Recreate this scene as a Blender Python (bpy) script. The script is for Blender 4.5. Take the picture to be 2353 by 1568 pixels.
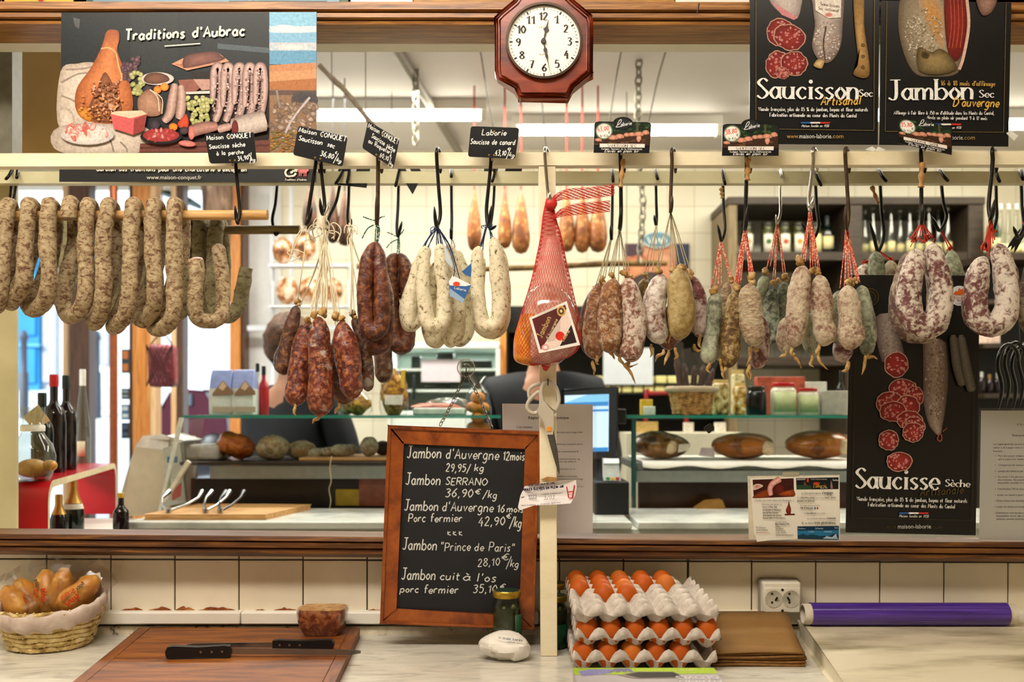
import bpy,math,random
from mathutils import Vector,noise,geometry
for _o in list(bpy.data.objects):
 bpy.data.objects.remove(_o,do_unlink=True)
S=bpy.context.scene
COL=S.collection
# ---------------------------------------------------------------- camera
F,ZC,HX,HY=2288.0,1.409,1176.5,950.0
def P(px,py,d):
 return Vector(((px-HX)*d/F,d,ZC+(HY-py)*d/F))
cd=bpy.data.cameras.new('camera');cam=bpy.data.objects.new('camera',cd);COL.objects.link(cam)
cam.location=(0,0,ZC);cam.rotation_euler=(math.pi/2,0,0)
cd.sensor_width=36;cd.lens=35.007;cd.shift_y=(HY-784)/2353
cd.clip_start=.05;cd.clip_end=200
cd.dof.use_dof=True;cd.dof.focus_distance=2.1;cd.dof.aperture_fstop=3.2
S.camera=cam
# ---------------------------------------------------------------- world, lamps, exposure
w=bpy.data.worlds.new('daylight');S.world=w;w.use_nodes=True
bg=w.node_tree.nodes['Background'];bg.inputs[0].default_value=(.80,.90,1,1);bg.inputs[1].default_value=1.7
def area(name,loc,size,power,col,aim=None,sy=None):
 l=bpy.data.lights.new(name,'AREA');l.energy=power;l.color=col
 l.shape='RECTANGLE';l.size=size;l.size_y=sy or size
 o=bpy.data.objects.new(name,l);COL.objects.link(o);o.location=loc
 if aim:o.rotation_euler=(Vector(aim)-Vector(loc)).to_track_quat('-Z','Y').to_euler()
 return o
area('ceiling_lamp',(-.75,.75,3.14),1.8,84,(1,.91,.79),(-.45,2.2,1.2),.45)
area('prep_lamp',(.9,.6,3.14),1.6,7,(1,.88,.70),(.5,2.2,1.3),.3)
area('shop_lamp',(-.9,4.3,2.80),2.6,74,(1,.96,.88),None,.3)
area('shop_lamp',(1.9,4.3,2.80),2.0,44,(1,.92,.76),None,.3)
area('shop_lamp',(.4,3.0,2.80),3.0,27,(1,.95,.86),None,.3)
sl=bpy.data.lights.new('sun','SUN');sl.energy=7;sl.angle=.3;sl.color=(.93,.97,1)
so=bpy.data.objects.new('sun',sl);COL.objects.link(so)
so.rotation_euler=Vector((.62,.75,-.62)).to_track_quat('-Z','Y').to_euler()
S.view_settings.view_transform='Standard'
try:S.view_settings.look='None'
except Exception:pass
S.view_settings.gamma=1;S.view_settings.use_curve_mapping=False
S.view_settings.exposure=0.0
S.cycles.max_bounces=7;S.cycles.transparent_max_bounces=24;S.cycles.sample_clamp_indirect=4
S.cycles.use_denoising=True
S.cycles.caustics_reflective=False;S.cycles.caustics_refractive=False

# ---------------------------------------------------------------- materials
def lin(h):
 h=h.lstrip('#');o=[]
 for i in(0,2,4):
  c=int(h[i:i+2],16)/255
  o.append(c/12.92 if c<=.04045 else((c+.055)/1.055)**2.4)
 return(*o,1)
MATS={}
def _new(name):
 m=bpy.data.materials.new(name);m.use_nodes=True;MATS[name]=m
 return m,m.node_tree,m.node_tree.nodes['Principled BSDF']
def coords(t,stretch=None,rnd=True):
 tc=t.nodes.new('ShaderNodeTexCoord');out=tc.outputs['Object']
 if rnd:
  oi=t.nodes.new('ShaderNodeObjectInfo');va=t.nodes.new('ShaderNodeVectorMath');va.operation='MULTIPLY_ADD'
  va.inputs[1].default_value=(37,53,71)
  t.links.new(oi.outputs['Random'],va.inputs[0]);t.links.new(out,va.inputs[2]);out=va.outputs[0]
 if stretch:
  mp=t.nodes.new('ShaderNodeMapping');mp.inputs['Scale'].default_value=stretch
  t.links.new(out,mp.inputs[0]);out=mp.outputs[0]
 return out
def nz(t,co,scale,detail=4,rough=.55,dist=0):
 n=t.nodes.new('ShaderNodeTexNoise');n.inputs['Scale'].default_value=scale
 n.inputs['Detail'].default_value=detail;n.inputs['Roughness'].default_value=rough
 n.inputs['Distortion'].default_value=dist
 t.links.new(co,n.inputs['Vector']);return n.outputs['Fac']
def ramp(t,fac,*stops):
 r=t.nodes.new('ShaderNodeValToRGB');e=r.color_ramp.elements
 while len(e)<len(stops):e.new(.5)
 for el,(p,c)in zip(e,stops):el.position=p;el.color=c
 t.links.new(fac,r.inputs[0]);return r.outputs[0]
def mix(t,a,b,fac,mode='MIX'):
 m=t.nodes.new('ShaderNodeMix');m.data_type='RGBA';m.blend_type=mode
 for s,v in((m.inputs[0],fac),(m.inputs[6],a),(m.inputs[7],b)):
  if hasattr(v,'is_linked'):t.links.new(v,s)
  else:s.default_value=v
 return m.outputs[2]
def bump(t,b,fac,strength,dist):
 n=t.nodes.new('ShaderNodeBump');n.inputs['Strength'].default_value=strength;n.inputs['Distance'].default_value=dist
 t.links.new(fac,n.inputs['Height']);t.links.new(n.outputs[0],b.inputs['Normal'])
W,K=(1,1,1,1),(0,0,0,1)
def flat(name,h,rough=.5,metal=0,spec=.5,trans=0,emit=0,alpha=1,ior=1.45,sss=0,var=.12,vs=40):
 if name in MATS:return MATS[name]
 m,t,b=_new(name);c=lin(h)
 if var and not trans:
  n=nz(t,coords(t),vs,5)
  d=tuple(x*(1-var)for x in c[:3])+(1,);u=tuple(min(1,x*(1+var))for x in c[:3])+(1,)
  t.links.new(ramp(t,n,(.35,d),(.65,u)),b.inputs['Base Color'])
 else:b.inputs['Base Color'].default_value=c
 b.inputs['Roughness'].default_value=rough;b.inputs['Metallic'].default_value=metal
 b.inputs['Specular IOR Level'].default_value=spec
 b.inputs['Transmission Weight'].default_value=trans;b.inputs['IOR'].default_value=ior
 b.inputs['Alpha'].default_value=alpha
 if emit:
  b.inputs['Emission Color'].default_value=c;b.inputs['Emission Strength'].default_value=emit
 return m
def mottle(name,stops,scale=60,detail=6,rough=.6,bs=.3,bd=.003,stretch=None,spec=.4,nr=.6,dist=.3):
 """one noise through a colour ramp; stops = [(pos, hex)]"""
 if name in MATS:return MATS[name]
 m,t,b=_new(name);co=coords(t,stretch)
 n=nz(t,co,scale,detail,nr,dist)
 t.links.new(ramp(t,n,*[(p,lin(h))for p,h in stops]),b.inputs['Base Color'])
 b.inputs['Roughness'].default_value=rough;b.inputs['Specular IOR Level'].default_value=spec
 bump(t,b,n,bs,bd);return m
def meat(name,base,base2,fat,mould,fat_amt=.35,mould_amt=.4,fs=150,ms=90,rough=.5,bs=.5,soft=.07,stretch=None):
 """dry sausage skin: meat with fat grains under patches of white mould"""
 if name in MATS:return MATS[name]
 m,t,b=_new(name);co=coords(t,stretch)
 n0=nz(t,co,28,4);c=ramp(t,n0,(.38,lin(base)),(.62,lin(base2)))
 n1=nz(t,co,fs,3,.5,.2);p=1-fat_amt
 c=mix(t,c,lin(fat),ramp(t,n1,(max(0,p-.12),K),(min(1,p+.1),W)))
 n2=nz(t,co,ms,7,.68,.4);n3=nz(t,co,14,3)
 ad=t.nodes.new('ShaderNodeMath');ad.operation='MULTIPLY_ADD';ad.inputs[1].default_value=.55
 t.links.new(n3,ad.inputs[0]);t.links.new(n2,ad.inputs[2])
 q=(1-mould_amt)*.5+.52
 c=mix(t,c,lin(mould),ramp(t,ad.outputs[0],(max(0,q-soft),K),(min(1,q+soft),W)))
 t.links.new(c,b.inputs['Base Color']);b.inputs['Roughness'].default_value=rough
 b.inputs['Specular IOR Level'].default_value=.45
 ab=t.nodes.new('ShaderNodeMath');ab.operation='ADD';t.links.new(n2,ab.inputs[0]);t.links.new(n1,ab.inputs[1])
 bump(t,b,ab.outputs[0],bs,.004);return m
def wood(name,c1,c2,c3,rough=.4,scale=(2,40,40),bs=.25,noise_scale=3.0):
 if name in MATS:return MATS[name]
 m,t,b=_new(name);co=coords(t,scale,True)
 n=nz(t,co,noise_scale,7,.65,.6)
 t.links.new(ramp(t,n,(.3,lin(c1)),(.5,lin(c2)),(.72,lin(c3))),b.inputs['Base Color'])
 b.inputs['Roughness'].default_value=rough;bump(t,b,n,bs,.002);return m
def printed(name='print',rough=.3,noise_amt=.25,spec=.4,ns=220):
 """ink on paper: colours come with the mesh"""
 if name in MATS:return MATS[name]
 m,t,b=_new(name);a=t.nodes.new('ShaderNodeVertexColor');a.layer_name='Col'
 n=nz(t,coords(t,None,False),ns,6,.7)
 lo=1-noise_amt;hi=1+noise_amt*.6
 c=mix(t,a.outputs[0],ramp(t,n,(.3,(lo,lo,lo,1)),(.7,(hi,hi,hi,1))),1.0,'MULTIPLY')
 t.links.new(c,b.inputs['Base Color']);b.inputs['Roughness'].default_value=rough
 b.inputs['Specular IOR Level'].default_value=spec;return m
def clear(name,tint='#ffffff',gloss=.06,rough=.05):
 """thin clear film or glass: mostly seen through, a little shine"""
 if name in MATS:return MATS[name]
 m,t,b=_new(name);t.nodes.remove(b)
 tr=t.nodes.new('ShaderNodeBsdfTransparent');tr.inputs[0].default_value=lin(tint)
 gl=t.nodes.new('ShaderNodeBsdfGlossy');gl.inputs['Roughness'].default_value=rough
 mx=t.nodes.new('ShaderNodeMixShader')
 lw=t.nodes.new('ShaderNodeLayerWeight');lw.inputs[0].default_value=.5
 pw=t.nodes.new('ShaderNodeMath');pw.operation='POWER';pw.inputs[1].default_value=4;t.links.new(lw.outputs['Facing'],pw.inputs[0])
 ma=t.nodes.new('ShaderNodeMath');ma.operation='MULTIPLY_ADD';ma.inputs[1].default_value=.85;ma.inputs[2].default_value=gloss
 t.links.new(pw.outputs[0],ma.inputs[0]);t.links.new(ma.outputs[0],mx.inputs[0])
 t.links.new(tr.outputs[0],mx.inputs[1]);t.links.new(gl.outputs[0],mx.inputs[2])
 t.links.new(mx.outputs[0],t.nodes['Material Output'].inputs[0]);return m

# ---------------------------------------------------------------- mesh building
def crom(pts,sub=6,closed=False):
 """smooth curve through tuples of any length"""
 n=len(pts)
 if n<3 and not closed:
  if n<2:return list(pts)
 out=[];rng=n if closed else n-1
 for i in range(rng):
  g=(lambda k:pts[k%n])if closed else(lambda k:pts[min(max(k,0),n-1)])
  a,b,c,d=g(i-1),g(i),g(i+1),g(i+2)
  for s in range(sub):
   u=s/sub;u2=u*u;u3=u2*u
   out.append(tuple(.5*(2*q+(r-p)*u+(2*p-5*q+4*r-s_)*u2+(3*q-p-3*r+s_)*u3)for p,q,r,s_ in zip(a,b,c,d)))
 if not closed:out.append(tuple(pts[-1]))
 return out
SUBS={'lettering':('sheet','card','label_card','slate','board','disc','blue_field','label_paper','carton','tag_card','white_paper','pastry'),'picture':('sheet','label_panel','lower_bag'),'chalk_lettering':('slate',),'paper_label':('glass_body',),'label_picture':('glass_body',),'rivets':('card','handle'),'pin_holes':('face_plate',),'screws':('face_plate',),'socket_well':('face_plate',),'numerals':('dial',),'cut_face':('casing',),'screen_header':('screen',),'screen_bar':('screen',)}
class MB:
 def __init__(s):s.v=[];s.f=[];s.c={}
 def add(s,vs,fs,col=None):
  b=len(s.v);s.v.extend(Vector(p)for p in vs)
  s.f.extend(tuple(i+b for i in q)for q in fs)
  if col is not None:
   for i in range(len(vs)):s.c[b+i]=col[i]if isinstance(col,list)else col
  return b
 def box(s,a,b):
  x0,y0,z0=a;x1,y1,z1=b
  s.add([(x0,y0,z0),(x1,y0,z0),(x1,y1,z0),(x0,y1,z0),(x0,y0,z1),(x1,y0,z1),(x1,y1,z1),(x0,y1,z1)],
              [(0,3,2,1),(4,5,6,7),(0,1,5,4),(1,2,6,5),(2,3,7,6),(3,0,4,7)]);return s
 def pbox(s,x0,y0,x1,y1,d0,d1):
  """box whose front face covers pixels x0,y0..x1,y1 at depth d0 and which reaches back to d1"""
  a=P(x0,y1,d0);b=P(x1,y0,d0);return s.box((a.x,d0,a.z),(b.x,d1,b.z))
 def prism(s,pts,off):
  n=len(pts);off=Vector(off);q=[Vector(p)for p in pts];q2=[p+off for p in q]
  tri=geometry.tessellate_polygon([q])
  fs=[tuple(t)for t in tri]+[tuple(i+n for i in reversed(t))for t in tri]+[(i,(i+1)%n,(i+1)%n+n,i+n)for i in range(n)]
  s.add(q+q2,fs);return s
 def tube(s,path,r,n=8,cap=True,flat_end=False,sq=None,nzamp=0,nzf=30,seed=0,wr=0):
  path=[Vector(p)for p in path];m=len(path)
  R=r if isinstance(r,(list,tuple))else[r]*m
  T=[(path[min(i+1,m-1)]-path[max(i-1,0)]).normalized()for i in range(m)]
  up=Vector((0,1,0))if abs(T[0].y)<.9 else Vector((0,0,1))
  N=(up-T[0]*up.dot(T[0])).normalized();vs=[]
  for i in range(m):
   N=(N-T[i]*N.dot(T[i]));
   if N.length<1e-6:N=T[i].orthogonal()
   N.normalize();B=T[i].cross(N)
   for k in range(n):
    a=2*math.pi*k/n;rr=R[i]
    dv=N*math.cos(a)*(sq or 1)+B*math.sin(a)
    p=path[i]+dv*rr
    if nzamp:p=path[i]+dv*rr*(1+nzamp*(noise.noise(p*nzf+Vector((seed,seed*2,0)))+.5*noise.noise(p*nzf*2.7+Vector((0,seed,5)))+.3*noise.noise(p*nzf*6.5)))
    if wr:p+=dv*rr*wr*math.sin((i*1.9+math.sin(a*2+seed)*1.2))
    vs.append(p)
  fs=[(i*n+k,i*n+(k+1)%n,(i+1)*n+(k+1)%n,(i+1)*n+k)for i in range(m-1)for k in range(n)]
  if cap:fs+=[tuple(reversed(range(n))),tuple(range((m-1)*n,m*n))]
  s.add(vs,fs);return s
 def lathe(s,c,prof,n=28,ax=None):
  """prof = [(radius, height)] turned round the vertical (or axis ax) through c"""
  c=Vector(c);A=Vector(ax).normalized()if ax else Vector((0,0,1));N=A.orthogonal().normalized();B=A.cross(N);vs=[]
  for r,h in prof:
   for k in range(n):
    a=2*math.pi*k/n;vs.append(c+A*h+(N*math.cos(a)+B*math.sin(a))*max(r,1e-5))
  m=len(prof)
  fs=[(i*n+k,i*n+(k+1)%n,(i+1)*n+(k+1)%n,(i+1)*n+k)for i in range(m-1)for k in range(n)]
  s.add(vs,fs);return s
 def ball(s,c,r,nu=16,nv=10,nzamp=0,nzf=30,seed=0):
  r=(r,r,r)if not isinstance(r,(tuple,list))else r;c=Vector(c);vs=[]
  for j in range(nv+1):
   th=math.pi*j/nv
   for k in range(nu):
    a=2*math.pi*k/nu;dv=Vector((math.sin(th)*math.cos(a)*r[0],math.sin(th)*math.sin(a)*r[1],math.cos(th)*r[2]))
    if nzamp:dv*=1+nzamp*(noise.noise((c+dv)*nzf+Vector((seed,0,seed)))+.5*noise.noise((c+dv)*nzf*2.5))
    vs.append(c+dv)
  s.add(vs,[(j*nu+k,(j+1)*nu+k,(j+1)*nu+(k+1)%nu,j*nu+(k+1)%nu)for j in range(nv)for k in range(nu)]);return s
 def xform(s,fn,start=0):
  for i in range(start,len(s.v)):s.v[i]=Vector(fn(s.v[i]))
  return s
 def build(s,name,mat,parent=None,smooth=True,bevel=0,base=True,ang=50,solid=0):
  me=bpy.data.meshes.new(name)
  if parent is None:
   lo=Vector([min(p[i]for p in s.v)for i in range(3)]);hi=Vector([max(p[i]for p in s.v)for i in range(3)])
   o0=(lo+hi)/2;o0.z=lo.z
  else:
   for c in(parent.children if name in SUBS else()):
    if c.name.split('.')[0]in SUBS[name]:parent=c;break
   o0=Vector(parent.get('_w',(0,0,0)))
  me.from_pydata([p-o0 for p in s.v],[],s.f);me.validate();me.update()
  if s.c:
   at=me.color_attributes.new('Col','FLOAT_COLOR','POINT')
   if len(me.vertices)==len(s.v):
    for i in range(len(s.v)):at.data[i].color=s.c.get(i,(1,1,1,1))
  o=bpy.data.objects.new(name,me);COL.objects.link(o);me.materials.append(mat)
  if parent is None:o.location=o0
  else:o.parent=parent
  o['_w']=tuple(o0)
  if smooth:me.shade_smooth()
  if smooth and ang:
   try:me.set_sharp_from_angle(angle=math.radians(ang))
   except Exception:pass
  if solid:
   sm=o.modifiers.new('solid','SOLIDIFY');sm.thickness=solid;sm.offset=-1
  if bevel:
   bv=o.modifiers.new('bevel','BEVEL');bv.width=bevel;bv.segments=2;bv.limit_method='ANGLE'
  return o
def tag(o,label=None,cat=None,group=None,kind=None):
 if label:o['label']=label
 if cat:o['category']=cat
 if group:o['group']=group
 if kind:o['kind']=kind
 return o
def thing(name,label,cat,loc,group=None):
 o=bpy.data.objects.new(name,None);COL.objects.link(o);o.location=loc;o.empty_display_size=.03
 o['_w']=tuple(loc);return tag(o,label,cat,group)
def struct(o):o['kind']='structure';return o

# ---------------------------------------------------------------- drawing on flat sheets
class Art:
 """flat printed shapes on a sheet: fn maps sheet coordinates to a pixel, d is the sheet's own distance"""
 def __init__(s,d,fn=None):s.mb=MB();s.d=d;s.fn=fn or(lambda x,y:(x,y));s.k=0
 def pt(s,x,y):return P(*s.fn(x,y),s.d-.0003-s.k*1e-5)
 def poly(s,pts,col,smooth=0):
  if smooth:pts=crom(pts,smooth,True)
  s.k+=1;q=[s.pt(x,y)for x,y in pts]
  s.mb.add(q,[tuple(t)for t in geometry.tessellate_polygon([q])],lin(col));return s
 def rect(s,x0,y0,x1,y1,col):return s.poly([(x0,y0),(x1,y0),(x1,y1),(x0,y1)],col)
 def blob(s,pts,cin,cout,smooth=5,off=(0,0)):
  """star-shaped patch, colour cin at the middle and cout at the rim"""
  if smooth:pts=crom(pts,smooth,True)
  s.k+=1;n=len(pts);cx=sum(p[0]for p in pts)/n+off[0];cy=sum(p[1]for p in pts)/n+off[1]
  a,b=lin(cin),lin(cout);vs=[];cs=[];fs=[]
  for j,u in enumerate((1,.8,.5,.2)):
   for x,y in pts:
    vs.append(s.pt(cx+(x-cx)*u,cy+(y-cy)*u));g=(1-u)**.7;cs.append(tuple(b[i]+(a[i]-b[i])*g for i in range(4)))
  for j in range(3):
   for k in range(n):fs.append((j*n+k,j*n+(k+1)%n,(j+1)*n+(k+1)%n,(j+1)*n+k))
  fs.append(tuple(range(3*n,4*n)));s.mb.add(vs,fs,cs);return s
 def oval(s,x,y,rx,ry,cin,cout=None,n=20,rot=0,wob=0,seed=0):
  rnd=random.Random(seed+x*7+y);ca,sa=math.cos(rot),math.sin(rot);pts=[]
  for i in range(n):
   a=2*math.pi*i/n;k=1+wob*(rnd.random()-.5)*2;u,v=rx*math.cos(a)*k,ry*math.sin(a)*k
   pts.append((x+u*ca-v*sa,y+u*sa+v*ca))
  return s.blob(pts,cin,cout or cin,0)
 def ribbon(s,pts,r,cin,cout,smooth=6):
  """banana-shaped strip shaded across: cin in the middle, cout at its edges"""
  R=r if isinstance(r,(list,tuple))else[r]*len(pts)
  q=crom([(x,y,w_)for(x,y),w_ in zip(pts,R)],smooth);s.k+=1;m=len(q);a,b=lin(cin),lin(cout);vs=[];cs=[];fs=[]
  for i in range(m):
   x,y,w_=q[i];x0,y0,_=q[max(i-1,0)];x1,y1,_=q[min(i+1,m-1)];L=math.hypot(x1-x0,y1-y0)or 1
   nx,ny=-(y1-y0)/L,(x1-x0)/L
   if i in(0,m-1):w_*=.6
   for u in(-1,-.6,0,.6,1):
    vs.append(s.pt(x+nx*w_*u,y+ny*w_*u));g=1-abs(u)**1.5;cs.append(tuple(b[c]+(a[c]-b[c])*g for c in range(4)))
  for i in range(m-1):
   for k in range(4):fs.append((i*5+k,i*5+k+1,i*5+6+k,i*5+5+k))
  s.mb.add(vs,fs,cs);return s
 def line(s,pts,w_,col,smooth=0,wf=None):
  if smooth:pts=crom(pts,smooth)
  s.k+=.2;m=len(pts);vs=[];fs=[]
  for i in range(m):
   x,y=pts[i];x0,y0=pts[max(i-1,0)];x1,y1=pts[min(i+1,m-1)];L=math.hypot(x1-x0,y1-y0)or 1
   tx,ty=(x1-x0)/L,(y1-y0)/L;h=(wf(tx,ty)if wf else w_)/2
   vs+=[s.pt(x-ty*h,y+tx*h),s.pt(x+ty*h,y-tx*h)]
  for i in range(m-1):fs.append((2*i,2*i+1,2*i+3,2*i+2))
  s.mb.add(vs,fs,lin(col));return s
 def write(s,text,p0,p1,h,col,w_=2,serif=0,slant=0,jit=0,seed=1):
  """stroke lettering from p0 to p1 along the baseline, h = height of a capital"""
  rnd=random.Random(seed*77+len(text));adv=0;items=[];gp=2.2 if serif else 3
  for ch in text:
   g=GL.get(ch)or GL.get(ch.lower())or(6,[])
   items.append((adv,g));adv+=g[0]+gp
  adv=max(adv-gp,1);L=math.hypot(p1[0]-p0[0],p1[1]-p0[1]);sx=L/adv;sy=h/14
  ux,uy=(p1[0]-p0[0])/L,(p1[1]-p0[1])/L;sg=1
  wf=None
  if serif:wf=lambda tx,ty:w_*(.28+.95*abs(ty)**1.6)
  for x0,(gw,strokes)in items:
   jy=(rnd.random()-.5)*jit;js=1+(rnd.random()-.5)*jit*.12
   def tr(x,y):
    X=(x0+x+slant*y)*sx;Y=(y*js+jy)*sy
    return(p0[0]+ux*X+uy*Y,p0[1]+uy*X-ux*Y)
   for sm,pts in strokes:
    q=crom(pts,5)if sm and len(pts)>2 else pts
    if len(q)==1:
     x,y=tr(*q[0]);s.k+=.2;r=w_*(.75 if serif else .6)
     s.poly([(x+r*math.cos(a*.785),y+r*math.sin(a*.785))for a in range(8)],col);continue
    s.line([tr(*p)for p in q],w_,col,0,wf)
    if serif and not sm or(serif and abs(pts[0][0]-pts[1][0])<.1):
     for a,b in((pts[0],pts[1]),(pts[-1],pts[-2])):
      if abs(a[0]-b[0])<1.2 and abs(a[1]-b[1])>2:
       e=1.7;s.line([tr(a[0]-e,a[1]),tr(a[0]+e,a[1])],w_*.3,col)
  return s
 def type(s,text,x,y,h,col,width=None,align='l',bold=0):
  """plain printed type: x,y = baseline start (or middle), h = size"""
  cu=bpy.data.curves.new('type','FONT');cu.body=text;cu.size=1;cu.resolution_u=2;cu.offset=bold
  ob=bpy.data.objects.new('type',cu);me=bpy.data.meshes.new_from_object(ob)
  if len(me.vertices):
   xs=[v.co.x for v in me.vertices];x0,x1=min(xs),max(xs);k=h*1.0;kx=width/max(x1-x0,1e-4)if width else k
   ox=x-x0*kx if align=='l' else(x-(x0+x1)/2*kx if align=='c' else x-x1*kx)
   s.k+=1
   s.mb.add([s.pt(ox+v.co.x*kx,y-v.co.y*k)for v in me.vertices],[tuple(p.vertices)for p in me.polygons],lin(col))
  bpy.data.meshes.remove(me);bpy.data.objects.remove(ob);bpy.data.curves.remove(cu);return s
 def build(s,name,parent,mat=None):
  if not s.mb.v:return None
  return s.mb.build(name,mat or printed(),parent,smooth=False)
GL={}
def _g(spec):
 for ln in spec.strip().split('\n'):
  ch,wd,rest=ln.split(None,2)if len(ln.split(None,2))==3 else(*ln.split(None,1),'')
  st=[]
  for part in rest.split(';'):
   part=part.strip()
   if not part:continue
   sm=not part.startswith('!');n=[float(a)for a in part.lstrip('!').split()]
   st.append((sm,[(n[i],n[i+1])for i in range(0,len(n),2)]))
  GL[ch]=(float(wd),st)
_g('''a 7 6 6 3 8 0 4 3 0 6 3; 6 8 6 2 7.5 0
b 7 !0 14 0 0; 0 6 4 8 7 4 4 0 0 2
c 6 6 6.5 3 8 0 4 3 0 6 1.5
d 7 6 6 3 8 0 4 3 0 6 3; !6 14 6 0
e 6 0 4 6 4 5.6 6.5 3 8 0 4 3 0 6 1.5
f 5 5.5 13 3.5 14 2 11 2 0; !0 8 5 8
g 7 6 6 3 8 0 4 3 0 6 3; 6 8 6 -2 3 -5 0 -3.5
h 7 !0 14 0 0; 0 5 3 8 6 6 6 0
i 2 !1 8 1 0; 1 12
j 3 2 8 2 -3 0 -5; 2 12
k 6 !0 14 0 0; !6 8 0 3; !2 5 6 0
l 2 !1 14 1 0
m 11 !0 8 0 0; 0 5 3 8 5 6 5 0; 5 5 8 8 10 6 10 0
n 7 !0 8 0 0; 0 5 3 8 6 6 6 0
o 6 3 8 0 4 3 0 6 4 3 8
p 7 !0 8 0 -5; 0 6 4 8 7 4 4 0 0 2
q 7 6 6 3 8 0 4 3 0 6 3; !6 8 6 -5
r 5 !0 8 0 0; 0 5 2.5 8 5 7
s 5 5 7 3 8 .7 6.3 2.5 4.3 4.6 2.4 2.6 0 0 1
t 5 2 12 2 1.5 4.5 .3; !0 8 5 8
u 7 0 8 0 2 3 0 6 3; !6 8 6 0
v 6 !0 8 3 0 6 8
w 9 !0 8 2.2 0 4.5 7 6.8 0 9 8
x 6 !0 8 6 0; !6 8 0 0
y 6 !0 8 3 0; !6 8 2 -5
z 6 !0 8 6 8 0 0 6 0
A 9 !0 0 4.5 14 9 0; !1.7 5 7.3 5
B 8 !0 0 0 14; 0 14 5 14 6.5 11 5 8 0 7.5; 3 7.5 7 6.5 8 4 6 0 0 0
C 8 8 11.5 5 14 0 7 5 0 8 2.5
D 9 !0 0 0 14; 0 14 5 13.5 9 7 5 .5 0 0
E 7 !0 0 0 14; !7 14 0 14; !5 7 0 7; !7 0 0 0
F 7 !0 0 0 14; !7 14 0 14; !5 7 0 7
G 9 8.5 11.5 5 14 0 7 5 0 8.5 2.5; !9 6 5.5 6; !8.5 6 8.5 0
H 8 !0 0 0 14; !8 0 8 14; !0 7 8 7
I 2 !1 0 1 14
J 7 5 14 5 3 3 0 0 1.5; !1 14 8 14
K 8 !0 0 0 14; !8 14 0 6; !2.5 8 8 0
L 7 !0 14 0 0; !0 0 7 0
M 11 !0 0 1 14; !1 14 5.5 3 10 14; !10 14 11 0
N 9 !0 0 0 14; !0 14 9 0; !9 0 9 14
O 10 5 14 0 7 5 0 10 7 5 14
P 8 !0 0 0 14; 0 14 6 13.5 7.5 10.5 6 7 0 6.5
Q 10 5 14 0 7 5 0 10 7 5 14; !6 3 10 -2
R 8 !0 0 0 14; 0 14 6 13.5 7.5 10.5 6 7.5 0 7; !3 7 8 0
S 7 7 12 4 14 .8 11 4 7.3 7 3.5 3.5 0 0 2
T 8 !4 0 4 14; !0 14 8 14
U 8 0 14 0 3 4 0 8 3 8 14
V 8 !0 14 4 0 8 14
X 8 !0 14 8 0; !8 14 0 0
Y 8 !0 14 4 7 8 14; !4 7 4 0
Z 8 !0 14 8 14 0 0 8 0
0 7 3.5 14 0 7 3.5 0 7 7 3.5 14
1 4 !0 10 3 14 3 0
2 7 0 11 3 14 6 11 4 6 0 0; !0 0 7 0
3 7 0 13 4 14 6 11 2.5 8; 2.5 8 6.5 5 4 0 0 1
4 7 !4.5 14 0 5 7 5; !5 9 5 -1
5 7 !6.5 14 1 14 .6 8; .6 8 4 9 6.5 5 4 0 0 1
6 7 6 14 2 9 0 4 3 0 6.5 4 3 7.5 .6 5
7 7 !0 14 7 14 3 0; !2 7 6 7
8 7 3.5 14 .6 11 3.5 7.6 7 3.5 3.5 0 0 3.5 3.5 7.6 6.4 11 3.5 14
9 7 6.4 9 3 7 .4 10.5 3.5 14 6.5 11 5.5 4 3 0
, 2 !1.5 1 .3 -3
. 2 1 .6
' 2 !1 14 .6 10
" 5 !1 14 .6 10; !4 14 3.6 10
/ 7 !6.5 15 0 -3
- 5 !0 5 5 5
: 2 1 1; 1 7
% 9 2 14 0 11 2 8 4 11 2 14; 7 6 5 3 7 0 9 3 7 6; !8 14 1 0
€ 8 8 12 5 14 1.5 7 5 0 8 2; !0 8.5 6 8.5; !0 5.5 6 5.5
* 6 !0 1 3 4 0 7; !0 4 6 1; !3 4 6 7''')
for base,nm,acc in(('e','é','!2 10.5 4.5 13.5'),('e','è','!4.5 10.5 1.5 13.5'),('a','à','!4.5 10.5 1.5 13.5'),('e','ê','!1 10.5 3 13 5 10.5'),('c','ç','3 0 4 -2 2 -4'),('E','É','!3 16 6 19'),('a','â','!1 10.5 3.2 13 5.4 10.5'),('i','î','!-1 10.5 1 13 3 10.5')):
 _g('%s %g %s'%('\x01',GL[base][0],acc));GL[nm]=(GL[base][0],[q for q in GL[base][1]if not(base=='i' and len(q[1])==1)]+GL['\x01'][1])
def quadmap(tl,tr_,br,bl,w_,h):
 def fn(x,y):
  u,v=x/w_,y/h
  return tuple((1-v)*((1-u)*a+u*b)+v*((1-u)*c+u*d_)for a,b,c,d_ in zip(tl,tr_,bl,br))
 return fn
def sheet(tl,tr_,br,bl,d,t=.0008,nx=1,curl=0):
 """thin sheet with thickness through four pixel corners"""
 mb=MB()
 if nx<2:
  mb.prism([P(*bl,d),P(*br,d),P(*tr_,d),P(*tl,d)],(0,t,0));return mb
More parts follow.
